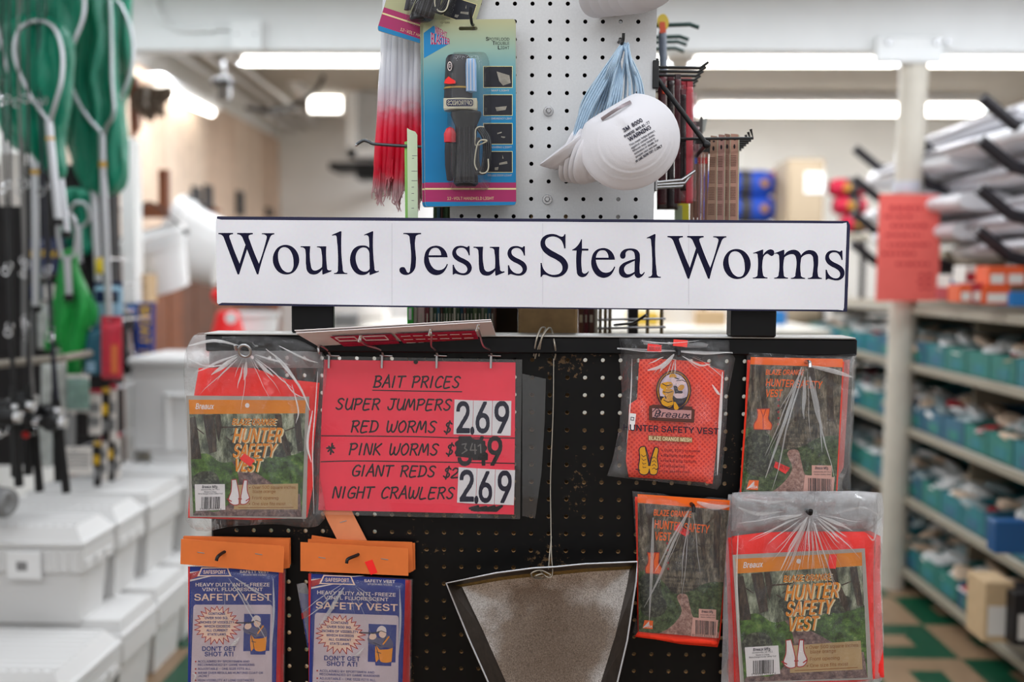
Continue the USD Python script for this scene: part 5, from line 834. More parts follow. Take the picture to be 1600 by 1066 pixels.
# B: back side bag, upper right; E: back side bag, lower middle ---------------
for (ya, tilt, anchor, O, V, card, tagq, hk, lb, nb, sd) in (
   (-.010, -2, (1240, 560), g5([(806, 172), (900, 176), (1118, 190), (1300, 188), (1416, 178), (1412, 300), (1400, 560), (1386, 790), (1384, 950), (1300, 980), (1286, 1062), (1040, 1048), (770, 1002), (752, 975), (786, 870), (792, 700), (800, 400)]), g5([(826, 960), (1100, 985), (1296, 1000), (1280, 1060), (1050, 1042), (768, 1000), (772, 962)]), g5(Q5), g5([(957, 780), (1036, 816), (1012, 850), (948, 812)]), (1257, 565), 'bagged vest showing its back card, upper right corner of the black pegboard', 1, 31),
   (-.008, -1, (1070, 780), g6([(92, 90), (250, 104), (390, 150), (480, 120), (588, 130), (584, 300), (560, 600), (536, 870), (300, 850), (110, 828), (92, 815), (120, 700), (112, 400)]), g6([(118, 798), (300, 825), (520, 840), (520, 870), (300, 852), (100, 826)]), g6([(116, 100), (588, 132), (528, 832), (122, 800)]), g6([(318, 250), (380, 292), (360, 315), (303, 282)]), (1079, 786), 'bagged vest showing its back card, below the orange mesh vest', 0, 33)):
    pl = Pl(ya, tilt=tilt, px=anchor); t = Thing('bagged_vest', lb, 'bagged vest', pl.p(anchor[0], anchor[1]+230))
    f = homo(Q5, card); t.part('folded_vest', slab(pl, [tuple(q) for q in f([(808, 222), (1345, 232), (1305, 1000), (1290, 1058), (1040, 1045), (764, 1000), (768, 900), (795, 500)])], .001, .0065, sd), m_vest2, smooth=60)
    back_card(t, pl, card, .0072, tagq, sd)
    t.part('bag', sheet(pl, O, crinkle(hk[0], hk[1], .0065, .0112, 15, 130, sd, 5, .0028), 4), f_bag, smooth=80); t.part('vest_edge', slab(pl, V, .0075, .0105, sd+1, .001, 3, 4), m_vest2, smooth=60)
    creases(t, pl, hk[0], hk[1], 9 if nb else 6, sd, .0116, 76, 124, (60, 190), r=.0008, mat=m_crease2, extra=[[(hk[0]+12, hk[1]+30), (hk[0]+20, hk[1]+90), (hk[0]+24, hk[1]+140)], [(hk[0]-8, hk[1]+8), (hk[0]-30, hk[1]+80), (hk[0]-64, hk[1]+180)], [(hk[0]+4, hk[1]+6), (hk[0]+40, hk[1]+14), (hk[0]+72, hk[1]+24)]] if nb else [[(hk[0]-60, hk[1]+20), (hk[0]-62, hk[1]+90), (hk[0]-66, hk[1]+180)], [(hk[0]+8, hk[1]-4), (hk[0]+34, hk[1]+4), (hk[0]+60, hk[1]+2)]])
    if nb:
        pk = Pl(-.002, px=anchor); t2 = Thing('bagged_vest', 'second bagged vest tucked behind the upper right back card, its pinkish edge showing', 'bagged vest', pk.p(1290, 790)); o2 = [(1180, 560), (1336, 552), (1334, 640), (1328, 720), (1322, 740), (1305, 775), (1200, 770)]
        t2.part('folded_vest', slab(pk, [(1190, 566), (1328, 562), (1318, 730), (1300, 765), (1200, 760)], .0005, .004, 77), M('vest_pinkish', (222, 110, 104), .6, .2), smooth=60); t2.part('bag', sheet(pk, o2, crinkle(1257, 565, .003, .0052, 13, 150, 78), 6), f_bag, smooth=80)
    peg(t, pl, hk[0], hk[1], .026, r=.0028, mat=m_steel if nb else m_grip, tip=-8)
# C: mesh vest bag -------------------------------------------------------------
def mesh_fabric():
    n = {'g': ('geometry', {}), 'mp': ('mapping', dict(rotation=(0, math.radians(42), 0), scale=(1, .001, 1))), 'v': ('voronoi_texture', dict(scale=205., randomness=0.)), 'r': ('rgb_ramp', dict(ramp=[(.22, C(226, 30, 22)), (.42, C(255, 84, 56))])), 'nz': ('noise_texture', dict(scale=30., detail=3.)), 'p': ('principled_bsdf', dict(roughness=.55, specular_ior_level=.3)), 'b': ('bump', dict(strength=.4, distance=.001))}
    return usdkit.material(stage, '/World/Looks/mesh_fabric', n, [('g.position', 'mp.vector'), ('mp.vector', 'v.vector'), ('v.distance', 'r.fac'), ('r.color', 'p.base_color'), ('v.distance', 'b.height'), ('b.normal', 'p.normal')], surface='p.BSDF')
m_mesh = mesh_fabric(); pl = Pl(-.008, tilt=-2, px=(1055, 550)); oC = g5([(80, 86), (200, 90), (410, 96), (560, 94), (714, 100), (720, 180), (742, 215), (700, 420), (690, 650), (664, 912), (640, 942), (560, 925), (160, 882), (30, 866), (60, 780), (98, 600), (112, 400), (100, 230)])
t = Thing('bagged_vest', 'zip bag of a bright orange mesh vest with an oval hunter emblem, right of centre', 'bagged vest', pl.p(1050, 760))
t.part('folded_vest', slab(pl, g5([(208, 218), (300, 214), (420, 222), (598, 236), (604, 262), (676, 280), (668, 420), (640, 640), (612, 906), (400, 888), (150, 872), (134, 780), (148, 600), (152, 470), (196, 440)]), .001, .0085, 40), m_mesh, smooth=60)
t.part('vest_fold', slab(pl, g5([(604, 262), (676, 280), (668, 420), (640, 640), (612, 906), (575, 905), (590, 600)]), .006, .0105, 41), m_mesh, smooth=60)
hC = .0135; P = lambda n, g, m, a=0.: t.part(n, fs(pl, lambda q: np.c_[940+q[:, 0]/3.552, 500+q[:, 1]/3.552], g, hC+a, hC+a+.0002), m, cbag); w5 = lambda q: np.c_[940+np.asarray(q)[:, 0]/3.552, 500+np.asarray(q)[:, 1]/3.552]
cbag = t.part('bag', sheet(pl, oC, crinkle(1055, 548, .005, .0128, 15, 70, 44, 5, .0022), 4), f_bag, smooth=80); t.part('bag_header', sheet(pl, g5([(80, 86), (410, 96), (714, 100), (718, 180), (400, 172), (86, 160)]), crinkle(1055, 548, .003, .006, 9, 60, 45, 4, .002), 4), f_bag2, smooth=80)
t.part('zip_strip', solid(pl, g5([(82, 152), (400, 166), (716, 176), (717, 184), (400, 175), (82, 161)]), .012, .0135), f_bag2)
m_em = M('emblem_brown', (88, 52, 44), .5, .3); m_lav = M('emblem_lavender', (206, 186, 200), .5, .3); m_mus = M('emblem_mustard', (214, 152, 36), .5, .3); m_plq = M('emblem_mauve', (186, 136, 134), .5, .3); m_nv = M('emblem_dark', (46, 38, 52), .5, .3)
g4 = lambda s: warp(curve(s), lambda q: np.c_[213.12+q[:, 0]*.4332, 213.12+q[:, 1]*.4332])    # points off the 8.2 x crop -> the 3.55 x crop
ell = lambda cx, cy, rx, ry: affinity.scale(Point(cx, cy).buffer(1, 32), rx, ry)
P('emblem_plaque', U_([g4('102,600 155,583 580,604 648,608 650,632 682,648 672,812 100,780')]), m_em, .0002); P('emblem_ring', ell(392, 387, 97, 111), m_em, .0002); P('emblem_ring_line', ell(392, 387, 88, 102).difference(ell(392, 387, 85, 99)), m_mus, .0005); P('emblem_ground', ell(392, 387, 78, 92), m_lav, .0004)
P('emblem_dark', g4('235,480~ 300,490 420,470~ 470,500~ 580,480 560,560~ 510,645~ 430,650~ 330,640~ 260,570~'), m_nv, .0005); P('emblem_torso', g4('410,345 455,350~ 470,400~ 530,420~ 470,450~ 430,440 420,400'), m_nv, .0006)
P('emblem_figure', U_([g4('250,320~ 300,300~ 395,310~ 400,350~ 330,385~ 275,385~ 245,355~'), g4('275,400~ 350,380~ 410,400~ 405,470~ 400,500~ 410,560~ 380,610~ 300,600~ 258,560~ 265,510~ 300,470~ 275,440~'), g4('425,545~ 450,570~ 470,640~ 430,645~ 415,590~'), g4('465,385~ 510,330~ 545,340~ 530,390~ 500,405~'), g4('360,240 365,205~ 400,188~ 440,205~ 450,250 400,235~')]), m_mus, .0007)
P('emblem_face', U_([g4('385,250~ 445,250~ 450,300~ 420,330~ 390,300~'), g4('455,280~ 540,265~ 565,310~ 500,330~ 465,360~ 450,310~'), g4('420,460~ 500,440~ 545,450~ 510,490~ 440,495~')]), M('emblem_pale', (232, 204, 206), .5, .3), .0007)
P('emblem_shading', U_([LineString([(330, 350), (352, 362), (380, 356)]).buffer(2), LineString([(335, 395), (362, 400), (386, 392)]).buffer(2), LineString([(338, 440), (360, 452), (384, 446)]).buffer(2), LineString([(400, 318), (420, 324)]).buffer(3), LineString([(408, 334), (440, 330), (456, 340)]).buffer(2), LineString([(345, 420), (350, 430)]).buffer(3), LineString([(330, 470), (356, 478), (384, 470)]).buffer(1.6)]), m_nv, .0009)
P('emblem_name_plate', g4('140,628 640,655 636,765 142,742'), m_plq, .0005); t.part('emblem_words', text(pl, 'Breaux', 285, 476, 530, 34, hC+.0008, False, .35, .06, w5), m_nv, cbag); P('emblem_flourish', U_([LineString([(276, 505), (300, 482), (318, 500), (296, 540), (280, 534)]).buffer(2), LineString([(452, 520), (478, 524)]).buffer(2)]), m_nv, .0008)
t.part('print_letters', text(pl, 'HUNTER SAFETY VEST', 116, 640, 606, 33, hC+.0003, True, 0, .045, w5), m_nv, cbag); P('print_bar', [(252, 634), (494, 646), (494, 674), (252, 662)], M('print_khaki', (142, 104, 70), .5, .3), .0002); t.part('print_words', text(pl, 'BLAZE ORANGE MESH', 257, 490, 659, 20, hC+.0005, True, 0, .045, w5), m_ppale, cbag)
for k, s in enumerate(('• Quiet, 100% polyester', '• Machine washable', '• Hook & loop closure', '• Front opening', '• One size fits most')): t.part('print_words', text(pl, s, 326-3*k, 326-3*k+(212, 180, 196, 136, 166)[k], 722+29*k, 15, hC+.0003, False, 0, .03, w5), m_nv, cbag)
v = curve('212,698~ 236,696 250,740~ 254,800 262,800 276,740~ 290,700 300,700~ 302,760~ 306,820~ 296,848~ 262,846 258,820 248,846~ 206,842~ 200,815~ 206,760~'); P('print_vest', v, m_mus, .0002); P('print_vest_outline', U_([v.exterior.buffer(2.4), LineString([(236, 700), (256, 800), (286, 702)]).buffer(2), LineString([(184, 820), (206, 826)]).buffer(2.4), LineString([(296, 822), (308, 816)]).buffer(2.4), *[LineString([(214+3*k, 740+22*k), (226, 752+20*k), (240, 744+22*k)]).buffer(1.3) for k in range(4)], *[LineString([(274, 760+20*k), (286, 752+20*k), (296, 764+20*k)]).buffer(1.3) for k in range(4)]]), m_nv, .0004)
P('size_sticker', [(152, 512), (186, 516), (176, 608), (148, 604)], m_pwhite, .0001); P('size_mark', U_([Polygon([(158, 534), (174, 536), (172, 552), (157, 550)]).exterior.buffer(1.6)]), m_ink, .0003)
for q, w in (([(250, 130), (326, 138), (324, 178), (246, 170)], '$8.99'), ([(392, 106), (470, 112), (466, 150), (388, 142)], None)):
    P('price_sticker', q, M('red_sticker_pale', (255, 78, 70), .5, .3) if w is None else m_tag, .0002)
    if w: t.part('sticker_words', text(pl, w, 256, 316, 164, 18, hC+.0005, True, .1, .05, w5), m_pred, cbag)
creases(t, pl, 1055, 548, 10, 6, .0138, 20, 160, (14, 60), r=.0005, extra=[[(970, 545), (1010, 549), (1052, 548)], [(1058, 549), (1100, 552), (1138, 550)], [(1010, 578), (1030, 572), (1048, 556)], [(1064, 556), (1090, 570), (1108, 568)], [(1098, 566), (1112, 576), (1128, 590)], [(1110, 600), (1118, 612), (1122, 616)], [(986, 560), (984, 620), (978, 690)], [(1126, 580), (1122, 660), (1118, 740)], [(1000, 532), (1040, 536), (1090, 532)]])
peg(t, pl, 1056, 547, .028, r=.0028, mat=m_grip, tip=-8)
# ------------------------------------------------------------------ price poster in its sleeve
g3 = lambda L: zoomc(3.135, 460, 480, L); w3 = lambda q: np.c_[460+np.asarray(q)[:, 0]/3.135, 480+np.asarray(q)[:, 1]/3.135]
pl = Pl(-.004, tilt=-1, px=(650, 560)); t = Thing('price_poster', 'bright pinkish red hand lettered bait price poster in a clear sleeve', 'poster', pl.p(650, 805)); m_poster = M('poster_red', (255, 58, 84), .55, .3, var=(50, .05))
pst_ = t.part('poster', solid(pl, g3([(146, 258), (600, 264), (1083, 271), (1080, 640), (1076, 1016), (600, 1004), (118, 994), (130, 640)]), 0, .0012), m_poster)
t.part('sleeve', sheet(pl, g3([(112, 238), (600, 248), (1116, 256), (1110, 640), (1106, 1036), (600, 1026), (108, 1012), (118, 640)]), lambda x, y, d: .0034+.0012*meshkit.fbm(np.c_[x/60, y/40, 0*x], 2, 4), 10, -.0012), f_lam, smooth=80)
t.part('sleeve_hole', solid(pl, Point(*g3([(596, 268)])[0]).buffer(3.4), .0036, .0038), m_black)
INK = M('marker_black', (20, 14, 20), .5, .3)
STK = dict(A=[[(0, 0), (.45, 1), (.5, 1), (.85, 0)], [(.18, .38), (.72, .4)]], B=[[(.08, 0), (.1, 1)], [(.0, .98), (.5, 1), (.72, .8), (.5, .58), (.12, .52)], [(.4, .54), (.78, .32), (.6, .05), (.0, 0)]], C=[[(.8, .85), (.6, 1), (.3, .9), (.08, .5), (.15, .12), (.4, 0), (.78, .12)]], D=[[(.1, 0), (.1, 1)], [(.0, 1), (.55, .95), (.8, .55), (.6, .12), (.0, 0)]],
 E=[[(.75, .98), (.12, 1)], [(.12, 1), (.08, 0), (.72, .02)], [(.1, .52), (.62, .54)]], G=[[(.8, .88), (.6, 1), (.3, .9), (.08, .5), (.15, .12), (.4, 0), (.78, .1), (.8, .4)], [(.45, .42), (.86, .42)]], H=[[(.1, 1), (.08, 0)], [(.78, 1), (.75, 0)], [(.1, .52), (.76, .54)]], I=[[(.35, 1), (.32, 0)]], J=[[(.2, 1), (.85, 1)], [(.6, 1), (.58, .25), (.4, .02), (.15, .05), (.05, .25)]], K=[[(.1, 1), (.08, 0)], [(.75, 1), (.12, .48)], [(.2, .52), (.78, 0)]],
 L=[[(.15, 1), (.1, 0), (.75, .02)]], M=[[(0, 0), (.18, 1), (.45, .25), (.72, 1), (.92, 0)]], N=[[(.06, 0), (.12, 1), (.7, .02), (.78, 1)]], O=[[(.42, 1), (.12, .75), (.08, .35), (.35, 0), (.7, .2), (.8, .65), (.55, .98), (.38, 1)]], P=[[(.1, 0), (.12, 1)], [(.0, .95), (.55, 1), (.78, .78), (.55, .5), (.12, .46)]], R=[[(.1, 0), (.12, 1)], [(.0, .95), (.55, 1), (.75, .78), (.52, .54), (.12, .5)], [(.35, .52), (.8, 0)]],
 S=[[(.75, .88), (.55, 1), (.25, .95), (.15, .75), (.4, .55), (.68, .35), (.6, .08), (.3, 0), (.05, .14)]], T=[[(.0, .98), (.85, 1)], [(.42, 1), (.38, 0)]], U=[[(.1, 1), (.08, .3), (.28, 0), (.55, .05), (.75, .4), (.8, 1)], [(.78, .6), (.8, 0)]], W=[[(.05, 1), (.08, .25), (.22, 0), (.42, .2), (.46, .7), (.5, .2), (.72, 0), (.92, .4), (.95, 1)]])
STK['$'] = [STK['S'][0], [(.46, 1.18), (.36, -.16)]]; STK['2'] = [[(.1, .8), (.35, 1), (.7, .85), (.6, .5), (.05, 0), (.8, .02)]]
def hand(s, x0, x1, yb, cap, sl=0., shear=.2, w=3.0, sp=.2):
    adv = [(.55 if c == ' ' else .42 if c == 'I' else 1.05 if c in 'MW' else .82)+sp for c in s]; tot = sum(adv)-sp; k = (x1-x0)/tot; g = []; x = x0
    for c, a in zip(s, adv):
        for st in STK.get(c, []):
            q = spline(st, 5) if len(st) > 2 else np.array(st, float); X = x+q[:, 0]*k*(1.12 if c in 'MW' else 1)-(k*.16 if c == 'I' else 0); g.append(LineString(np.c_[X+shear*cap*q[:, 1], yb-cap*q[:, 1]+sl*(X-x0)]).buffer(w, quad_segs=3))
        x += a*k
    return unary_union(g)
for s, x0, x1, yb, cap, sl in (('BAIT PRICES', 388, 806, 392, 54, .006), ('SUPER JUMPERS', 202, 764, 500, 52, .008), ('RED WORMS', 276, 690, 611, 54, .006), ('$', 732, 766, 614, 48, 0), ('PINK WORMS', 266, 700, 722, 54, .006), ('$', 742, 776, 722, 48, 0), ('GIANT REDS', 280, 686, 826, 52, .012), ('$2', 728, 800, 834, 46, .01), ('NIGHT CRAWLERS', 186, 778, 934, 54, .006)):
    t.part('hand_lettering', fs(pl, w3, hand(s, x0, x1, yb, cap, sl, w=3.9, sp=.2 if len(s) > 3 else .1), .0012, .0015), INK, pst_)
for a in ([(384, 407), (600, 411), (820, 414)], [(134, 630), (300, 631), (600, 634), (800, 640), (1080, 641)], [(132, 757), (300, 753), (600, 757), (800, 760), (1078, 765)]): t.part('ruled_line', fs(pl, w3, LineString(spline(a, 4)).buffer(2.4), .0012, .0015), INK, pst_)
t.part('star_mark', fs(pl, w3, U_([LineString(c).buffer(4) for c in ([(186, 668), (178, 720)], [(160, 690), (198, 690)], [(166, 706), (192, 680)], [(170, 682), (192, 712)])]), .0012, .0015), INK, pst_)
def cards(quads, digs, y0, cap):
    for q in quads: t.part('number_card', solid(pl, g3(q), .0018, .0026), M('number_white', (234, 230, 232), .5, .4))
    for ch, x0, x1, yb, cp in digs: t.part('number', text(pl, ch, x0, x1, yb, cp, .0026, True, 0, 0, w3), m_ink, pst_)
cards([[(785, 452), (877, 456), (872, 624), (780, 622)], [(879, 456), (970, 458), (966, 627), (874, 624)], [(972, 458), (1063, 459), (1060, 629), (968, 627)]], [('2', 794, 860, 613, 148), ('.', 862, 882, 617, 160), ('6', 888, 958, 612, 146), ('9', 980, 1054, 614, 150)], 452, 150)
cards([[(805, 783), (894, 789), (888, 962), (797, 956)], [(896, 789), (984, 794), (979, 965), (890, 962)], [(986, 794), (1081, 798), (1075, 969), (981, 965)]], [('2', 810, 880, 948, 148), ('.', 882, 902, 955, 160), ('6', 903, 970, 952, 146), ('9', 996, 1066, 954, 150)], 783, 150)
scr = U_([LineString([(800, 670), (830, 650), (860, 660), (820, 690), (800, 712), (850, 715), (880, 690), (900, 660), (930, 690), (905, 720), (935, 725)]).buffer(14), Polygon([(795, 665), (850, 640), (935, 655), (938, 735), (860, 738), (790, 730)])]); t.part('scribble', fs(pl, w3, scr, .0014, .0017), INK)
for ch, x0, x1 in (('3', 800, 872), ('4', 872, 948), ('9', 946, 1020)): t.part('number', text(pl, ch, x0, x1, 772, 136, .0017, True, 0, 0, w3), INK)
t.part('correction', fs(pl, w3, U_([LineString(c).buffer(3) for c in ([(822, 672), (842, 668), (834, 690), (846, 700), (822, 716)], [(872, 668), (862, 700), (892, 700)], [(884, 672), (886, 718)], [(900, 680), (912, 672), (914, 712)])]), .0019, .0022), M('correction_grey', (120, 116, 112), .5, .3))
t.part('scribble', fs(pl, w3, LineString([(860, 985), (900, 975), (870, 992), (940, 978), (900, 996), (980, 975), (950, 996), (1016, 974), (990, 996), (880, 994)]).buffer(6), .0014, .0017), INK)
# four hooks carrying the stack of leaflets
hk = []
for k, (x, tip) in enumerate(((176, (115, 200)), (434, (322, 145)), (700, (665, 114)), (964, (898, 92)))):
    h_ = Thing('peg_hook', ('leftmost steel hook above the price poster', 'steel hook above the word BAIT on the price poster', 'steel hook above the end of the word PRICES', 'rightmost steel hook above the price poster')[k], 'hook', PB.p(*g3([(x, 290)])[0]))
    a, b = PB.p(*g3([(x-14, 236)])[0], .0035), PB.p(*g3([(x+48, 237)])[0], .0035); h_.part('cross_wire', tube([a, b], .0018, 8), m_steel, smooth=60)
    h_.part('pin', tube([PB.p(*g3([(x, 236)])[0], .010), PB.p(*g3([(x, 296)])[0], .0105)], .0019, 8), m_steel, smooth=60)
    T3 = g3([tip])[0]; h_.part('arm', tube(spline([PB.p(*g3([(x+4, 236)])[0], .006), PB.p(*g3([(x-6, 205)])[0], .014), PB.p(*g3([((x+tip[0])/2, 180)])[0], .035), Pl(-.064).p(T3[0]+2, T3[1]+8), Pl(-.066).p(T3[0], T3[1])], 5), .0016, 8), m_steel, smooth=60)
    if k: h_.part('tip', tube([Pl(-.064).p(T3[0]-1.5, T3[1]+8), Pl(-.067).p(T3[0]+1, T3[1]-2)], .0024, 8), m_chrome, smooth=60)
def leaf(corners, mat, th=.0012):
    c = np.array(corners, float); n = np.cross(c[1]-c[0], c[3]-c[0]); n /= np.linalg.norm(n); n = n if n[1] < 0 else -n; n2, m = 9, 4; P1 = []
    for j in range(m+1):
        v = j/m; P1.append([(c[0]*(1-u)+c[1]*u)*(1-v)+(c[3]*(1-u)+c[2]*u)*v for u in np.linspace(0, 1, n2)])
    P1 = np.array(P1); a = P1.reshape(-1, 3); k = len(a); i = np.arange(k).reshape(m+1, n2); q = np.stack([i[:-1, :-1], i[:-1, 1:], i[1:, 1:], i[1:, :-1]], -1).reshape(-1, 4); e = np.r_[i[0], i[1:, -1], i[-1, -2::-1], i[-2:0:-1, 0]]; j2 = np.roll(e, -1); w = np.stack([e, e+k, j2+k, j2], 1)
    return vf((np.vstack([a, a-n*th]), np.vstack([q[:, ::-1], q+k, w])))
A = Pl(-.062); Bq = Pl(-.009)
sets = [([A.p(462, 521), A.p(768, 503), Bq.p(781, 543), Bq.p(500, 543)], 'top'), ([A.p(460, 517), A.p(767, 500), Bq.p(779, 539), Bq.p(498, 540)], 'under')]
m_lf = M('leaflet_white', (226, 216, 214), .6, .3); m_lp = M('leaflet_print', (176, 34, 66), .5, .3, var=(200, .3))
for k, (cs, nm) in enumerate(sets):
    n_ = np.cross(cs[1]-cs[0], cs[3]-cs[0]); cs[2] = Pl(p0=cs[0], n=n_).p(*((781, 543) if k == 0 else (779, 539)))
    lf = Thing('leaflet', ('white leaflet with crimson print pushed up on the four hooks over the price poster', 'white leaflet lying just behind the crimson printed one on the four hooks')[k], 'leaflet', cs[3]); lp_ = lf.part('sheet', leaf(cs, m_lf), m_lf)
    if k == 0:
        c = np.array(cs); n = np.cross(c[1]-c[0], c[3]-c[0]); n /= np.linalg.norm(n); n = n if n[1] < 0 else -n; pq = Pl(p0=c[0]+n*.0026, n=n); fl_ = lambda q: np.array([pq.px(((c[0]*(1-u)+c[1]*u)*(1-v)+(c[3]*(1-u)+c[2]*u)*v)[None])[0] for u, v in q])
        for (u0, v0, u1, v1) in ((.14, .3, .46, .62), (.14, .66, .46, .92), (.48, .3, .9, .92)): lf.part('print_panel', solid(pq, fl_([(u0, v0), (u1, v0), (u1, v1), (u0, v1)]), 0, .0004), m_lp, lp_)
        for (u0, v0, u1, v1) in ((.16, .36, .26, .56), (.3, .36, .42, .56)): lf.part('print_frame', solid(pq, Polygon(fl_([(u0, v0), (u1, v0), (u1, v1), (u0, v1)])).exterior.buffer(.8), .0004, .0007), m_lf, lp_)
        for q in range(9): lf.part('print_line', solid(pq, unary_union([Polygon(fl_([(a, .4+.055*q), (a+.05, .4+.055*q), (a+.05, .43+.055*q), (a, .43+.055*q)])) for a in np.arange(.5, .86, .065)]), .0004, .0006), m_lf if q % 3 == 0 else m_pred, lp_)
# ------------------------------------------------------------------ header card vests, lower left
m_och = M('header_orange', (224, 118, 58), .7, .2, var=(30, .06)); m_pb = M('print_blue', (32, 50, 130), .45, .4); m_plav = M('print_lavender', (202, 184, 190), .45, .4); m_pcream = M('print_cream', (236, 200, 178), .5, .3); m_jk = M('print_slate', (92, 88, 118), .5, .3); m_pvo = M('print_vest_orange', (240, 148, 28), .5, .3); m_pk3 = M('print_offwhite', (224, 208, 204), .5, .3); m_side = M('vinyl_red', (214, 48, 48), .5, .3)
def safety_card(t, pl, f, h, header, behind):
    P = lambda n, g, m, a=0.: t.part(n, fs(pl, f, g, h+a, h+a+.0002), m, cp)
    T = lambda n, s, x0, x1, yb, cap, m, bold=True, a=.0006, sh=0.: t.part(n, text(pl, s, x0, x1, yb, cap, h+a, bold, sh, 0, f), m, cp)
    t.part('folded_vest', slab(pl, [tuple(q) for q in f([(80, 30), (925, 60), (900, 1400), (85, 1400)])], .0005, h-.0014, 50), m_side, smooth=60)
    body = [(115, 18), (905, 40), (885, 800), (868, 1390), (92, 1390), (98, 800)]; cp = t.part('card', fs(pl, f, body, h-.0012, h), m_pb)
    P('print_panel', warp(rrect(0, 0, 1, 1, .03), homo([(0, 0), (1, 0), (1, 1), (0, 1)], [(146, 356), (850, 358), (842, 1392), (112, 1392)])), m_plav, .0001)
    P('print_stripe', [(114, 78), (215, 52), (200, 100), (116, 134)], m_pred, .0002); P('print_stripe_edge', U_([[(114, 66), (520, 20), (560, 20), (116, 80)], [(116, 134), (330, 92), (330, 98), (116, 150)]]), m_pk3, .0001)
    P('print_logo_edge', [(218, 24), (450, 24), (486, 104), (180, 104)], m_pcream, .0003); P('print_logo', [(226, 34), (444, 34), (468, 94), (200, 94)], m_pb, .0004); T('print_words', 'SAFESPORT', 234, 434, 80, 32, m_pcream)
    T('print_words', 'SAFETY VEST', 560, 820, 74, 24, m_pk3); T('print_words', 'STOCK NO. V1301', 590, 796, 98, 15, m_pk3, False); T('print_words', 'HEAVY DUTY ANTI-FREEZE', 166, 824, 192, 30, m_pk3); T('print_words', 'VINYL FLUORESCENT', 224, 764, 234, 29, m_pk3); T('print_letters', 'SAFETY VEST', 154, 842, 318, 58, m_pcream)
    a = np.arange(48)*math.pi/24; r2 = np.random.default_rng(4); rr = np.where(np.arange(48) % 2 == 0, 1.0, .74)*(1+.08*r2.uniform(-1, 1, 48)); st = Polygon(np.c_[356+202*rr*np.cos(a), 536+168*rr*np.sin(a)]); P('print_burst', st, m_pcream, .0003); P('print_burst_edge', st.exterior.buffer(3), m_pred, .0004)
    for s, x0, x1, yb in (('CONTAINS', 280, 428, 446), ('OVER 500 SQ.', 246, 456, 484), ('INCHES OF VISIBILITY', 202, 512, 522), ('WHICH EXCEEDS', 242, 474, 558), ('ALL CURRENT', 262, 452, 594), ('STATE LAWS', 272, 436, 630)): T('print_words', s, x0, x1, yb, 20, m_pb)
    T('print_letters', "DON'T GET", 224, 526, 766, 38, m_pb); T('print_letters', 'SHOT AT!', 246, 502, 814, 38, m_pb)
    P('print_picture', [(598, 438), (832, 440), (822, 768), (590, 770)], m_pb, .0003)
    P('print_jacket', curve('590,560~ 640,540~ 700,560~ 740,530~ 790,570~ 800,640~ 790,660 760,640~ 700,655 655,620 600,600~'), m_jk, .0005); P('print_trousers', [(650, 760), (790, 760), (786, 800), (655, 800)], m_pb, .0004)
    P('print_face', U_([curve('690,500~ 740,495~ 744,530~ 720,556~ 692,545~'), curve('610,530~ 650,520~ 664,545~ 630,575~ 605,565~')]), m_pcream, .0006); P('print_cap', curve('664,508 676,470~ 706,450~ 738,466~ 744,510 710,494~'), m_pk3, .0007); P('print_vest', curve('656,618 690,660 760,655 800,640 790,760 740,772~ 700,765 686,740 660,772 652,700~'), m_pvo, .0006)
    P('print_rifle', [(526, 512), (640, 512), (690, 500), (690, 512), (640, 524), (526, 520)], m_nv, .0007); P('print_outline', U_([LineString(c).buffer(2.6) for c in ([(744, 545), (724, 590)], [(656, 618), (680, 700), (686, 740)], [(664, 680), (700, 690)], [(640, 600), (700, 625)], [(664, 508), (706, 494), (744, 510)])]), m_nv, .0008); P('print_strap', LineString([(768, 545), (720, 610)]).buffer(6), m_pvo, .0008)
    for k, (s, w) in enumerate((('ACCLAIMED BY SPORTSMEN AND', 460), ('RECOMMENDED BY GAME WARDENS', 504), ('ADJUSTABLE - ONE SIZE FITS ALL', 470), ('WEAR OVER REGULAR HUNTING COAT OR', 580), ('JACKET', 100), ('HIGH VISIBILITY AT LONG DISTANCES', 500), ('RAIN FALL OR UNDERBRUSH', 380))):
        yb = 870+(0, 30, 66, 102, 130, 168, 198)[k]; T('print_words', s, 186, 186+w, yb, 19, m_pb, False)
        if k not in (1, 4): P('print_bullet', Point(166, yb-8).buffer(7), m_pred, .0005)
    t.part('bag', sheet(pl, [tuple(q) for q in f([(88, 18), (925, 46), (915, 700), (900, 1400), (80, 1400), (86, 700)])], crinkle(*f([(430, -60)])[0], .0035, h+.0028, 13, 120, 60, 4, .0018), 5), f_bag, smooth=80)
    q0 = f([(430, 60)])[0]; creases(t, pl, q0[0], q0[1], 7, int(q0[0]), h+.0032, 30, 150, (30, 120), r=.0005, mat=m_crease2, extra=[f([(480, 720), (520, 690), (560, 640)]), f([(140, 960), (170, 980), (150, 1040)]), f([(860, 120), (866, 400), (850, 700)])])
    hd_ = t.part('header', solid(pl, header, h+.003, h+.0042), m_och)
    for q in ((.2, .5), (.78, .62)): hx = (header[0][0]*(1-q[0])+header[1][0]*q[0], (header[0][1]+header[-1][1])/2+4*q[0]); t.part('staple', solid(pl, LineString([(hx[0]-5, hx[1]), (hx[0]+5, hx[1]+1.5)]).buffer(.6), h+.0042, h+.0048), m_steel, hd_)
    return t
fL = lambda q: np.c_[280+np.asarray(q, float)[:, 0]/5.733, 880+np.asarray(q, float)[:, 1]/5.733]
def fR(q):
    p = fL(q); x, y = (p[:, 0]-270)*3.721, (p[:, 1]-800)*3.721; return np.c_[270+(1.06*x+694)/3.721, 800+(1.02*y+.035*x+31)/3.721]
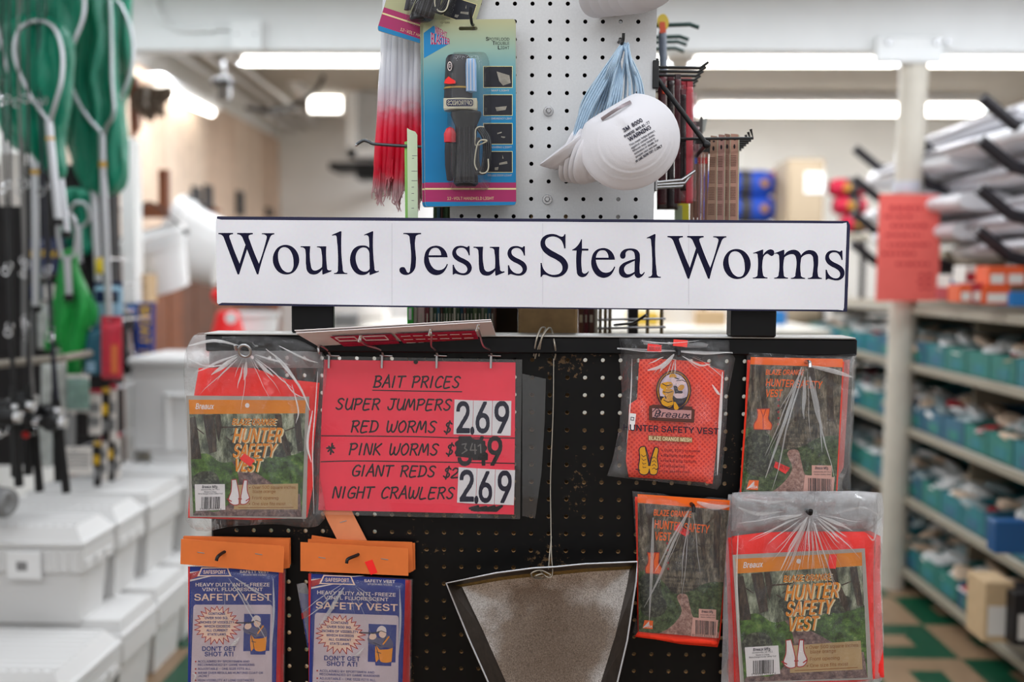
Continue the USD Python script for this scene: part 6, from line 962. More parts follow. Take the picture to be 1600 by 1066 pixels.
for side, f, hd, hk2, lbs, ya, bk in (('L', fL, g2([(66, 146), (640, 184), (662, 192), (655, 340), (62, 290)]), (357, 859), ('front carded vest of the left stack in a blue printed bag with an orange header', 'orange header carded vest behind the front one of the lower left stack', 'rearmost carded vest of the lower left stack'), -.020, [([(70, 136), (688, 148), (690, 300), (660, 320), (80, 270)], 8, 0), ([(66, 140), (680, 156), (684, 320), (640, 330), (70, 280)], 4, 3)]),
                                 ('R', fR, g2([(754, 164), (1376, 200), (1376, 358), (754, 330)]), (556, 863), ('front carded vest with a red sticker on its orange header, below the price poster', 'orange header carded vest behind the one with the red sticker', 'rearmost carded vest behind the red stickered one, a loose bag corner at its left'), -.020, [([(812, 132), (960, 156), (1410, 178), (1412, 330), (1380, 350), (790, 300)], 9, 0), ([(790, 155), (1394, 172), (1400, 340), (1370, 350), (780, 320)], 4, 3)])):
    pl = Pl(ya, tilt=-1, px=hk2); t = Thing('carded_vest', lbs[0], 'packaged vest', pl.p(hk2[0], hk2[1]+230)); safety_card(t, pl, f, .0085, hd, bk)
    a = pl.p(hk2[0]-(2 if side == 'L' else -6), hk2[1], .012); b = pl.p(hk2[0]-6, hk2[1]+2, .03); t.part('peg_hook', tube(spline([pl.p(hk2[0]+(12 if side == 'L' else 6), hk2[1]-5, .0), a, b, pl.p(hk2[0]-8, hk2[1]+8, .032)], 5), .0024, 8), m_grip, smooth=60)
    if side == 'R': t.part('price_sticker', solid(pl, g2([(1125, 278), (1168, 264), (1198, 338), (1160, 352)]), .0128, .0134), m_tag)
    for k, (o, dx, dy) in enumerate(bk[::-1]):
        pk = Pl(-.012+.006*k, tilt=-1, px=hk2); t = Thing('carded_vest', lbs[1+k], 'packaged vest', pk.p(hk2[0], hk2[1]+230)); o2 = g2(o); t.part('header', solid(pk, o2, .003, .0042), m_och); t.part('folded_vest', slab(pk, [tuple(q) for q in f([(150+dx*3, 30), (935+dx*2, 60), (915+dx*2, 1390), (150, 1390)])], .0, .0028, 55+k, step=10), m_side, smooth=60); t.part('bag', sheet(pk, [tuple(q) for q in f([(120+dx*3, 20), (945+dx*2, 50), (925+dx*2, 1395), (120, 1395)])], lambda x, y, d: .0034+.001*meshkit.fbm(np.c_[x/30, y/40, 0*x], 2, 3), 9), f_bag, smooth=80)
        if side == 'R' and k: t.part('loose_corner', sheet(pk, g2([(720, 420), (775, 410), (800, 500), (800, 780), (785, 800), (745, 560)]), crinkle(470, 915, .003, .004, 9, 60, 71), 4), f_bag2, smooth=80); t.part('corner_print', solid(pk, g2([(735, 470), (790, 480), (800, 780), (785, 790), (750, 580)]), .0, .0008), m_pb); t.part('corner_stripe', solid(pk, g2([(748, 590), (782, 570), (788, 605), (752, 625)]), .0008, .001), m_pred)
pk = Pl(-.006, tilt=-1, px=(540, 820)); t = Thing('loose_header', 'loose orange header card sticking up slantwise under the price poster', 'header card', pk.p(545, 850)); t.part('header', solid(pk, g2([(872, -14), (1008, -72), (1045, 2), (1128, 165), (955, 158), (900, 50)]), .0, .0014), M('header_pale', (226, 140, 96), .7, .2, var=(30, .06))); t.part('staple', solid(pk, LineString(g2([(975, 60), (1010, 50)])).buffer(.6), .0014, .002), m_steel)
# ------------------------------------------------------------------ dustpan hung on wire
gz = lambda L: zoomc(4.008, 660, 800, L); pl = Pl(-.012, tilt=-9, px=(850, 870)); t = Thing('dustpan', 'worn grey metal dustpan hung upside down by a wire, below centre', 'dustpan', pl.p(860, 1060))
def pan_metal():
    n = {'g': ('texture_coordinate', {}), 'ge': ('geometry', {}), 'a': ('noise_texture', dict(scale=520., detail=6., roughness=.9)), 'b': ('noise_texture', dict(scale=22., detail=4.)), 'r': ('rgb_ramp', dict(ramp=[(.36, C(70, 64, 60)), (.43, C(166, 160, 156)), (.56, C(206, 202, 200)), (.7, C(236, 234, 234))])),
         'ds': ('vector_math', dict(math_type='distance', vector2=tuple(pl.p(862, 1010, 0.)))), 'nd': ('math', dict(math_type='multiply_add', value2=.14, value3=-.07)), 'sd': ('math', dict(math_type='add')), 'rb': ('rgb_ramp', dict(ramp=[(.02, C(150, 128, 108)), (.07, C(168, 148, 130)), (.115, C(255, 252, 250))])), 'm': ('mix_color', dict(blend_type='multiply', fac=.9)), 'rr': ('map_range', dict(from_min=.3, from_max=.7, to_min=.2, to_max=.42)), 'p': ('principled_bsdf', dict(metallic=.85)), 'bm': ('bump', dict(strength=.16, distance=.001))}  # brown stain, plus the dark middle between highlights painted into the colour
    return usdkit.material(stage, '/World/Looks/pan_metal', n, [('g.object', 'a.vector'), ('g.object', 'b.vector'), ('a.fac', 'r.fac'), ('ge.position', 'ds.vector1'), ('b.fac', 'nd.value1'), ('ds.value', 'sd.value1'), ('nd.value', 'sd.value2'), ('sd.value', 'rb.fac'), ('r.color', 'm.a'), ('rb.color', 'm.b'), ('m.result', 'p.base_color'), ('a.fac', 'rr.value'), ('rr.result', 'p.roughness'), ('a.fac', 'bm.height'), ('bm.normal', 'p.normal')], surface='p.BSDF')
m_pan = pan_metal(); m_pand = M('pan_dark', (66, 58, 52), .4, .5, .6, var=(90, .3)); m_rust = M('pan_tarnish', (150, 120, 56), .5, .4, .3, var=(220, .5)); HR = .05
rim = [(168, 414), (470, 352), (700, 322), (820, 316), (1000, 298), (1322, 284), (1316, 400), (1262, 760), (1190, 1066), (1120, 1420), (1090, 1470), (620, 1470), (590, 1440), (445, 1066), (300, 740)]
flo = [(252, 462), (500, 420), (700, 398), (830, 388), (1010, 370), (1292, 352), (1276, 450), (1205, 760), (1110, 1066), (1060, 1380), (1040, 1420), (660, 1420), (640, 1390), (530, 1066), (385, 740)]
def ringstrip(A, B): a, b = np.array(A), np.array(B); m = len(a); i = np.arange(m); j = (i+1) % m; return vf((np.vstack([a, b]), np.stack([i, j, m+j, m+i], 1)))
Rp, Fp = pl.P(gz(rim), HR), pl.P(gz(flo), .012); Ro, Fo = pl.P(gz([(x+(2 if x > 750 else -2), y-1) for x, y in rim]), HR), pl.P(gz(flo), .010)
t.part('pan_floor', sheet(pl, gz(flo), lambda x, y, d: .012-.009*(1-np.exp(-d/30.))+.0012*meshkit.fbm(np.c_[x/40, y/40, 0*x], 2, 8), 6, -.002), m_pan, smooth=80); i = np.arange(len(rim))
Mp = Rp*.42+Fp*.58
def seg(A, B, idx): a, b = np.array(A), np.array(B); m = len(a); i = np.array(idx); j = (i+1) % m; q = np.stack([i, j, m+j, m+i], 1); u, inv = np.unique(q, return_inverse=True); return vf((np.vstack([a, b])[u], inv.reshape(-1, 4)))
top_ = list(range(0, 5)); rest = list(range(5, len(rim)))
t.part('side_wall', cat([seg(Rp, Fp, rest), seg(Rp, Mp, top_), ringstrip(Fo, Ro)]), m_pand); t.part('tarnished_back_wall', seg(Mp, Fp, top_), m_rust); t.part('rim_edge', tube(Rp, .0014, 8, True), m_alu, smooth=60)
bend = [a*.55+b*.45 for a, b in zip(Fp, pl.P(gz(flo), .012))]
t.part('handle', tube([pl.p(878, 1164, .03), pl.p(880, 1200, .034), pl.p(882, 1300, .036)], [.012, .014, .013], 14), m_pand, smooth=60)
wr = Thing('hanging_wire', 'twisted grey wire looped over the black rail and holding the dustpan', 'wire', PB.p(860, 885)); m_w2 = M('wire_grey', (168, 160, 146), .4, .5, .5)
for k, P_ in enumerate(([(834, 556, .004), (838, 530, .02), (845, 513, .006), (852, 514, -.01), (846, 528, .02), (838, 552, .008), (836, 560, .003)], [(842, 556, .005), (846, 528, .022), (856, 513, .006), (862, 516, -.008), (866, 535, .02), (868, 552, .008), (866, 562, .003)])): wr.part('rail_loop', tube(spline([PB.p(x, y, h) for x, y, h in P_], 6), .0013, 7), m_w2, smooth=60)
wr.part('strand', tube(spline([PB.p(865, 560, .006), PB.p(864, 640, .012), PB.p(860, 740, .02), PB.p(860, 800, .03), PB.p(860.5, 850, .05), PB.p(862, 878, .056), PB.p(856, 884, .058), PB.p(844, 876, .054)], 6), .0008, 6), m_w2, smooth=60)
wr.part('strand', tube(spline([PB.p(861, 830, .03), PB.p(858, 850, .05), PB.p(856, 872, .056)], 6), .0008, 6), m_w2, smooth=60)
wr.part('pan_loop', tube(spline([PB.p(*q, h) for q, h in zip(gz([(800, 320), (740, 290), (690, 300), (682, 320), (700, 350), (740, 362), (765, 345), (750, 315), (715, 318), (705, 335), (745, 355)]), (.058, .06, .062, .060, .05, .045, .05, .058, .062, .055, .045))], 6), .0012, 7), m_w2, smooth=60)
tpe = Pl(-.001, px=(860, 650)); t = Thing('clear_strip', 'loose strip of clear tape hanging down the black pegboard right of the price poster', 'tape', tpe.p(848, 800)); t.part('strip', sheet(tpe, [(816, 584), (853, 592), (851, 660), (846, 740), (836, 810), (816, 806)], lambda x, y, d: .001+.001*meshkit.noise(np.c_[x/12, y/30, 0*x]), 6), f_lam, smooth=80)
# ------------------------------------------------------------------ carded lights on the white pegboard
gA = lambda L: zoomc(6.6625, 655, 20, L); gB = lambda L: zoomc(6.6625, 655, 170, L); wA = lambda q: np.c_[655+np.asarray(q)[:, 0]/6.6625, 20+np.asarray(q)[:, 1]/6.6625]; wB = lambda q: np.c_[655+np.asarray(q)[:, 0]/6.6625, 170+np.asarray(q)[:, 1]/6.6625]
m_cblue = M('card_blue', (8, 128, 186), .45, .4); m_mag = M('card_magenta', (172, 40, 100), .45, .4); m_crm = M('card_cream', (232, 218, 160), .5, .4); m_cblk = M('card_photo_black', (26, 26, 36), .4, .4, var=(40, .4)); m_kraft = M('card_edge', (180, 174, 150), .7, .2)
def card_grad(z0, z1):
    n = {'g': ('geometry', {}), 's': ('separate_xyz', {}), 'm': ('map_range', dict(from_min=z0, from_max=z1, to_min=0., to_max=1., clamp=True)), 'nz': ('white_noise_texture', {}), 'r': ('rgb_ramp', dict(ramp=[(0, C(0, 122, 178)), (.3, C(10, 132, 182)), (.55, C(74, 154, 176)), (.8, C(146, 176, 160)), (1, C(178, 178, 136))])), 'p': ('principled_bsdf', dict(roughness=.4, specular_ior_level=.4))}
    return usdkit.material(stage, '/World/Looks/card_gradient', n, [('g.position', 's.vector'), ('s.z', 'm.value'), ('m.result', 'r.fac'), ('r.color', 'p.base_color')], surface='p.BSDF')
pl = Pl(.004, px=(733, 100)); m_grad = card_grad(pl.p(733, 240)[2], pl.p(733, 35)[2])
def light_card(t, pl, f, h, full=True):
    """card 148 x 292 (pixels of the photo, origin at 660, 31), printed; f maps those pixels to the plane"""
    P = lambda n, g, m, a=0.: t.part(n, fs(pl, f, g, h+a, h+a+.0002), m, cp); part = lambda n, me, m: t.part(n, me, m, cp)
    o = warp(rrect(0, 0, 1, 1, .028), homo([(0, 0), (1, 0), (1, 1), (0, 1)], [(660.5, 31), (806, 30), (807, 321), (664, 323.5)])); slot = rrect(717, 42, 746, 47.6, 2.4)
    cp = t.part('card', fs(pl, f, o.difference(slot), h-.0008, h), m_kraft); P('print_ground', o.buffer(-.5).difference(slot.buffer(.4)), m_grad)
    def clipped(g): return (Polygon(g) if not hasattr(g, 'geom_type') else g).intersection(o.buffer(-.5))
    P('print_band', clipped([(663, 285.5), (808, 285.5), (808, 315.5), (663, 315.5)]), m_mag, .0002); P('print_band_line', clipped([(663, 294), (808, 294), (808, 296.6), (663, 296.6)]), m_crm, .0003); P('print_foot', clipped([(663, 315.5), (808, 315.5), (808, 324), (663, 324)]), m_cblue, .0002)
    part('print_words', text(pl, '12-VOLT HANDHELD LIGHT', 699, 771.5, 312.4, 4.6, h+.0003, False, 0, 0, f), m_crm)
    if full:
        P('print_flash', gA([(48, 212), (150, 136), (162, 150), (320, 320), (180, 400), (50, 474)]), m_cblue, .0002)
        for k, (s, x0, x1, yb, cap, sl) in enumerate((('NIGHT', 168, 290, 218, 82, .28), ('BLASTER', 122, 318, 328, 120, 0.))):
            v, fc = text_poly(s, True); u = v[:, 0]/v[:, 0].max(); sc = (1-.55*u)*cap if k else (1-.45*u)*cap*.95
            X = x0+u*(x1-x0); Y = yb-v[:, 1]*sc+sl*(X-x0)*(1 if k == 0 else 0); q = f(wA(np.c_[X, Y]))
            for hh, dx, m in ((.0004, -.8, m_pk3), (.0006, 0, m_mag)):
                a, b = pl.P(q+[dx, 0], h+hh+.0002), pl.P(q+[dx, 0], h+hh); nn = np.cross(a[fc[:, 1]]-a[fc[:, 0]], a[fc[:, 2]]-a[fc[:, 0]]) @ pl.n; ff = np.where((nn < 0)[:, None], fc[:, ::-1], fc); part('print_title', (np.vstack([a, b]), np.vstack([ff, ff[:, ::-1]+len(a)])), m)
        part('print_words', text(pl, 'CL-5005', *[wA([(x, 0)])[0, 0] for x in (224, 318)], wA([(0, 112)])[0, 1], 2.6, h+.0003, False, 0, 0, f), m_ink2)
        for s, x0, x1, yb in (('SPOTFLOOD', 695, 938, 292), ('TROUBLE', 764, 938, 336), ('LIGHT', 820, 938, 382)):
            part('print_words', text(pl, s[0], wA([(x0, 0)])[0, 0], wA([(x0+26, 0)])[0, 0], wA([(0, yb)])[0, 1], 5.6, h+.0003, True, 0, 0, f), m_ink2); part('print_words', text(pl, s[1:], wA([(x0+29, 0)])[0, 0], wA([(x1, 0)])[0, 0], wA([(0, yb)])[0, 1], 4.7, h+.0003, False, 0, 0, f), m_ink2)
    for k, (y0, y1, s) in enumerate(((103.4, 137.5, 'MAP LIGHT'), (147.8, 181.2, 'EMERGENCY LIGHT'), (192.5, 226, 'FLASHING LIGHT'), (236.3, 270, 'OR USE DROP LIGHT'))):
        x0 = 756; P('print_photo_edge', sbox(x0-1, y0, 801, y1), m_crm, .0002); P('print_photo', sbox(x0, y0+1, 800, y1-1), m_cblk, .0003)
        part('print_words', text(pl, s, 768 if k < 2 else 762, 796 if k == 0 else 800, y1+5.6, 2.8, h+.0003, False, 0, 0, f), m_pk3)
        art = {0: [[(776, 112), (796, 118), (798, 130), (786, 134), (780, 127)]], 1: [[(774, 168), (792, 166), (790, 172), (776, 174)]], 2: [[(777, 208), (784, 206), (784, 208), (777, 210)], [(783, 213), (790, 214), (788, 216), (783, 215)]], 3: [[(780, 255), (792, 252), (793, 256), (780, 258)], [(773, 262), (779, 261), (778, 266), (773, 266)], [(785, 242), (787, 248), (785, 248)]]}[k]
        P('print_photo_subject', U_(art), M('photo_grey', (150, 144, 132), .5, .3, var=(90, .3)), .0005)
def torch(t, pl, f, h, full=True):
    R2 = np.stack([rt0, np.array([0, 0, 1.]), np.cross(rt0, [0, 0, 1.])], 1)
    c = lambda x, y, hh: pl.P(f([(x, y)]), hh)[0]
    def turn(prof, x, hc, n=24, sx=1.):
        V = []; a = np.arange(n)*2*math.pi/n; k = .000918
        for r, y in prof: b = c(x, y, hc); V.append(b+np.array([1., 0, 0])*(r*k*np.cos(a)[:, None])*sx+np.array([0, -1., 0])*(r*k*.8*np.sin(a)[:, None]))
        m = len(prof); V = np.vstack(V); F_ = [[i*n+j, (i+1)*n+j, (i+1)*n+(j+1) % n, i*n+(j+1) % n] for i in range(m-1) for j in range(n)]; return vf((V, np.array(F_)))
    mb, mh, mg = M('torch_black', (20, 20, 24), .3, .5), M('torch_head', (34, 32, 38), .35, .5), M('torch_band', (198, 192, 170), .3, .5, .3)
    hb_ = h+.026
    t.part('torch_body', turn([(0, 179), (23, 180), (24, 184), (17, 200), (16, 230), (17, 260), (19, 290), (15, 294), (0, 295)], 730, hb_), mb, smooth=40)
    t.part('grip_rib', cat([tube([c(722+k*7, 205, h+.0405), c(722+k*7, 288, h+.0415)], .0012, 6) for k in range(4)]), mh, smooth=60)
    t.part('band', turn([(0, 161), (25, 161.5), (26, 164), (26, 176), (25, 178.5), (0, 179)], 722, hb_), mg, smooth=40)
    t.part('head', turn([(0, 92), (16, 93), (19, 98), (21, 130), (22, 160), (0, 161)], 718, hb_-.003), mh, smooth=40)
    t.part('lens_tube', turn([(0, 99), (7, 100), (8.5, 108), (9, 150), (0, 152)], 738, hb_+.006), M('lens_blue', (150, 190, 232), .12, .6), smooth=50)
    t.part('lens_ridge', cat([tube([c(733+k*5, 102, h+.042), c(733.5+k*5, 150, h+.042)], .0006, 6) for k in range(3)]), m_pwhite, smooth=60)
    t.part('brass_ring', turn([(21.6, 142), (22.4, 142.5), (22.4, 145), (21.6, 145.5)], 718, hb_-.003), M('brass', (190, 156, 90), .3, .5, .8), smooth=50)
    t.part('side_switch', turn([(0, 203), (6, 206), (9.5, 214), (9, 227), (0, 228)], 706, h+.03), M('switch_red', (206, 44, 56), .35, .5), smooth=50)
    t.part('plug', turn([(0, 228), (8, 228), (8.5, 240), (8, 262), (5, 285), (0, 286)], 706, h+.028), mh, smooth=50)
    t.part('cord', tube(spline([c(x, y, h+.04) for x, y in gB([(690, 235), (640, 232), (605, 260), (600, 330), (605, 420)])]+[c(x, y, h+.044) for x, y in gB([(720, 380), (660, 372), (622, 420), (600, 540), (598, 620), (620, 672)])], 5), .0011, 6), mg, smooth=60)
    t.part('cord', tube(spline([c(x, y, h+.044) for x, y in gB([(732, 560), (735, 650), (712, 695), (668, 705), (645, 690)])], 5), .0011, 6), mg, smooth=60)
    t.part('cord_coil', cat([tube(spline([c(752+dx, 205, h+.03), c(762+dx, 225, h+.034), c(760+dx, 265, h+.036), c(750+dx, 275, h+.034), c(744+dx, 255, h+.034), c(745+dx, 220, h+.03)], 5), .0022, 7) for dx in (-4, -1, 2, 5)]), mb, smooth=60)
    if full:
        t.part('switch_tab', solid(pl, f(gA([(288, 798), (300, 764), (335, 730), (360, 750), (404, 775), (404, 800), (340, 806)])), h+.043, h+.046), M('switch_bright', (240, 34, 30), .35, .5))
        t.part('round_mark', solid(pl, f(np.array(warp(ell(343, 620, 24, 48), wA).exterior.coords)), h+.0405, h+.0412), m_pk3); t.part('round_mark', solid(pl, f(np.array(warp(ell(343, 620, 16, 36), wA).exterior.coords)), h+.0412, h+.0416), mh); t.part('mark_letter', text(pl, 'G', 705.2, 707.6, 115.5, 5.5, h+.0418, True, 0, 0, f), m_pk3)
        t.part('band_plate', solid(pl, f(np.array(rrect(702, 164.5, 742.5, 174.8, 3).exterior.coords)), h+.0466, h+.0470), M('plate_navy', (30, 30, 70), .4, .4)); t.part('band_words', text(pl, 'OPTRONICS', 703.5, 741, 173, 6.6, h+.0472, True, 0, 0, f, mirror=True), mg)
        t.part('band_plate', solid(pl, f(np.array([(697.5, 162.5), (748, 162.5), (748, 178), (697.5, 178)])), h+.0455, h+.0464), mg)
    o = warp(rrect(0, 0, 1, 1, .16), homo([(0, 0), (1, 0), (1, 1), (0, 1)], [(700, 82), (766, 82), (769, 299), (698, 299)])); o = warp(o, f) if True else o
    t.part('blister', sheet(pl, o, lambda x, y, d: h+.002+.046*(1-np.exp(-(d/6.5)**1.5)), 2.6, h+.0005), f_blis, smooth=True)
idf = lambda q: np.asarray(q, float)
t = Thing('carded_light', 'front handheld light in a clear blister on a blue card, hanging on the white pegboard', 'flashlight', pl.p(733, 322)); light_card(t, pl, idf, .0008); torch(t, pl, idf, .0008)
t.part('peg_hook', tube(spline([pl.p(741, 36, -.03), pl.p(740, 38, -.005), pl.p(738, 40, .012), pl.p(737, 28, .02), pl.p(738, 18, .022)], 5), .0021, 8), m_wire, smooth=60)
p2 = Pl(.014, px=(733, 100)); t = Thing('carded_light', 'second blue carded light directly behind the front one, its left edge showing', 'flashlight', p2.p(733, 326)); o = [(656, 45), (790, 38), (798, 324), (672, 326), (660, 322)]; f2 = lambda q: np.asarray(q, float)+[-4.5, .5]
light_card(t, p2, f2, -.001, False)
ca, sa = math.cos(math.radians(18)), math.sin(math.radians(18))
def f3(q):
    q = np.asarray(q, float); x, y = q[:, 0]-664, q[:, 1]-323.5; return np.c_[588.5+x*ca-y*sa, 47.5+x*sa+y*ca]
p3 = Pl(.020, px=(640, 40)); t = Thing('carded_light', 'tilted blue carded light at the top, cut by the picture edge', 'flashlight', p3.p(640, 60)); light_card(t, p3, f3, 0, False); torch(t, p3, f3, .0005, False)
# pink lure skirts -------------------------------------------------------
def skirt_mat():
    z0, z1 = at(620, 300, .05)[2], at(620, 60, .05)[2]
    n = {'g': ('geometry', {}), 's': ('separate_xyz', {}), 'm': ('map_range', dict(from_min=z0, from_max=z1, to_min=0., to_max=1., clamp=True)), 'nz': ('noise_texture', dict(scale=90., detail=2.)), 'ad': ('math', dict(math_type='multiply_add', value2=.12, value3=-.06)), 'sm': ('math', dict(math_type='add')),
         'r': ('rgb_ramp', dict(ramp=[(0, C(214, 176, 178)), (.07, C(220, 120, 130)), (.14, C(236, 30, 66)), (.40, C(244, 44, 80)), (.50, C(240, 110, 134)), (.58, C(236, 214, 222)), (.7, C(240, 240, 246)), (1, C(246, 248, 252))])), 'p': ('principled_bsdf', dict(roughness=.3, specular_ior_level=.5)), 'tl': ('translucent_bsdf', {}), 'k': ('mix_closure', dict(fac=.4)), 't': ('transparent_bsdf', dict(color=(1, 1, 1))), 'k2': ('mix_closure', dict(fac=.18))}
    return usdkit.material(stage, '/World/Looks/skirt_pink', n, [('g.position', 's.vector'), ('s.z', 'm.value'), ('g.position', 'nz.vector'), ('nz.fac', 'ad.value1'), ('m.result', 'sm.value1'), ('ad.value', 'sm.value2'), ('sm.value', 'r.fac'), ('r.color', 'p.base_color'), ('r.color', 'tl.color'), ('p.BSDF', 'k.closure1'), ('tl.BSDF', 'k.closure2'), ('k.closure', 'k2.closure1'), ('t.BSDF', 'k2.closure2')], surface='k2.closure')
m_sk = skirt_mat(); r3 = np.random.default_rng(11); k_ = 0
for row in range(2):
    for i in range(8):
        u = (i+.5*row)/7.5; x0, x1 = 604+u*60, 588+u*78; yb = 288+14*math.sin(2.4*i+row)+8*(u > .3); y = .052+.016*row+.004*(i % 2); q = Pl(y, px=(620, 100))
        s = Thing('lure_skirt', 'long pink lure skirt with clear upper end, hanging left of the carded lights', 'lure', q.p(x1, yb), 'pink lure skirts in the hanging bunch')
        ys = np.linspace(-30, yb, 22); cx = x0+(x1-x0)*np.linspace(0, 1, 22)**1.2; s.part('skirt', tube([q.p(a, b, .002*math.sin(b/17+i)) for a, b in zip(cx, ys)], np.r_[np.linspace(.0045, .0058, 20), .0045, .002], 10), m_sk, smooth=70)
        for z in range(7):
            a = r3.uniform(-4.5, 4.5); L = r3.uniform(8, 30); s.part('tail_strand', tube(spline([q.p(cx[-3]+a, ys[-3], .001), q.p(x1+a*1.2, yb, .002), q.p(x1+a*1.2+r3.uniform(-3, 3), yb+L*.5, .003), q.p(x1+a*1.2+r3.uniform(-4, 4), yb+L*.8, .001)], 3), np.linspace(.0018, .0006, 10), 6), m_sk, smooth=70)
# hook, price cards, edge of book stack
q = Pl(.03, px=(610, 225)); t = Thing('wire_hook', 'dark steel hook sticking out to the left in front of the pink lure skirts', 'hook', q.p(660, 228)); t.part('hook_arm', tube(spline([q.p(557, 226), q.p(563, 222), q.p(569, 219.5), q.p(577, 222), q.p(585, 225), q.p(620, 227.5), q.p(662, 229.5), q.p(712, 231)], 5), .0023, 10), M('hook_grey', (84, 88, 92), .3, .5, .8), smooth=60); t.part('hook_end', ball(q.p(557, 226.5), .0024), m_steel)
m_pg = M('card_pale_green', (206, 222, 190), .6, .3); m_lg = M('card_lime', (150, 206, 110), .6, .3)
for k, (o, y, m, lb) in enumerate((([(636, 200), (641, 203), (649, 206), (652, 211), (653, 340), (648, 420), (638, 420)], .026, m_pg, 'pale green price strip standing on edge before the pink skirts'), ([(632, 222), (638, 220), (639, 420), (634, 420)], .032, m_lg, 'lime green strip beside the pale green price strip'))):
    q = Pl(y, px=(640, 280)); t = Thing('price_strip', lb, 'strip', q.p(640, 420)); t.part('strip', solid(q, o, -.001, .0004), m)
    if k == 0:
        for yy in (243, 247, 267, 282, 292, 302, 313, 325): t.part('print_line', solid(q, sbox(643 if yy > 250 else 644, yy, 647 if yy % 3 else 652, yy+.9), .0004, .0006), m_grey)
m_sp = [M('spine_green', (54, 84, 50), .5, .4), M('spine_olive', (96, 108, 70), .5, .4), M('spine_pale', (196, 190, 170), .5, .4), M('spine_teal', (40, 92, 110), .5, .4), M('spine_brown', (96, 60, 48), .5, .4), M('spine_maroon', (110, 40, 46), .5, .4)]
r4 = np.random.default_rng(5); xx = 636
for k in range(24):
    w = [10, 6, 12, 7][k] if k < 4 else r4.uniform(3.5, 6.5); m = [M('spine_lime', (70, 196, 70), .5, .4), m_sp[2], M('spine_pink', (216, 190, 180), .5, .4), m_sp[5]][k] if k < 4 else m_sp[(0, 0, 1, 0, 2, 0, 3, 4)[k % 8]] if xx < 770 else m_sp[(4, 5, 4, 2)[k % 4]]
    y = .105+.004*(k % 3); a, b = at(xx, 300+(10*(k % 3) if 4 < k < 12 else 60), y), at(xx+w-.6, 522, y)
    if 4 < k < 9: a = at(xx, 318, y)
    lb = ('lime green booklet spine with a white label, first of the row behind the black rail', 'grey booklet spine second in the row behind the black rail', 'pinkish booklet spine third in the row behind the black rail', 'maroon booklet spine fourth in the row behind the black rail')[k] if k < 4 else 'thin '+('dark green', 'maroon and brown')[xx >= 770]+' booklet standing in the row behind the black rail'
    t = Thing('booklet', lb, 'booklet', ((a[0]+b[0])/2, y, b[2]-.03), None if k < 4 else ('green booklets behind the rail', 'brown booklets behind the rail')[xx >= 770]); t.part('spine', bx(a[0], y, b[2]-.03, b[0], y+.13, a[2], .0006), m)
    if k == 0: c, d = at(xx+2.5, 482, y), at(xx+7, 500, y); t.part('label', bx(c[0], y-.0008, d[2], d[0], y, c[2]), m_pwhite)
    else: c = at(xx+w/2, 500, y); t.part('title_strip', bx(c[0]-.0009, y-.0005, c[2]-.008, c[0]+.0009, y, c[2]+.01), m_sp[2])
    xx += w
    if xx > 806: break
ds = at(700, 524, .1)[2]-.03; single('booklet_tray', cat([bx(at(632, 520, .1)[0], .09, ds-.012, at(808, 520, .1)[0], .25, ds, .001), bx(at(632, 520, .1)[0], .24, ds-.012, at(808, 520, .1)[0], .25, ds+.1, .001)]), m_rackd, 'dark tray holding the booklets behind the black rail', 'tray')
# ------------------------------------------------------------------ dust masks
m_mask = M('mask_white', (226, 224, 228), .75, .2, bump=(500, .12)); m_maski = M('mask_inside', (216, 216, 214), .8, .2); m_band = M('elastic_blue', (178, 200, 218), .5, .3, var=(120, .1)); m_clip = M('nose_clip', (150, 138, 142), .35, .5, .5)
def frame_of(axis, upv):
    a = np.array(axis, float); a /= np.linalg.norm(a); u = np.array(upv, float); u -= a*(a@u); u /= np.linalg.norm(u); r = np.cross(u, a); return np.stack([r, u, a], 1)
def mask_pts(rho, th, depth=.040, R0=.062, ridge=1.):
    """local frame: x right, y up (nose), z outwards"""
    R = R0*(1+.05*np.cos(2*th)); c = np.cos(th-math.pi/2); lim = np.where(c > .05, .050/np.maximum(c, .05), 9); R = np.minimum(R, lim)
    z = depth*(1-rho**2.4)**.9; rg = np.exp(-((rho-.74)/.13)**2)*np.cos(rho*62)*.0015*ridge*np.clip(.5-1.2*np.sin(th+.5), 0, 1); nose = .006*np.exp(-((th-math.pi/2)/.35)**2)*np.exp(-((rho-.6)/.3)**2)
    return np.stack([rho*R*np.cos(th), rho*R*np.sin(th), z+rg+nose+.0012*(rho > .94)], -1)
def mask_mesh(n=48, m=26, th=.0014):
    r = np.r_[np.linspace(0.001, 1, m)]; a = np.arange(n)*2*math.pi/n; G = mask_pts(r[:, None]*np.ones(n), a[None]*np.ones((m, 1))); V = G.reshape(-1, 3); i = np.arange(m*n).reshape(m, n)
    q = np.stack([i[:-1], i[1:], np.roll(i[1:], -1, 1), np.roll(i[:-1], -1, 1)], -1).reshape(-1, 4); I = V*np.array([.985, .985, 1])-[0, 0, th]; k = len(V); e = i[-1]; w = np.stack([e, e+k, np.roll(e, -1)+k, np.roll(e, -1)], 1)
    return vf((np.vstack([V, I]), np.vstack([q, q[:, ::-1]+k, w])))
MM = mask_mesh()
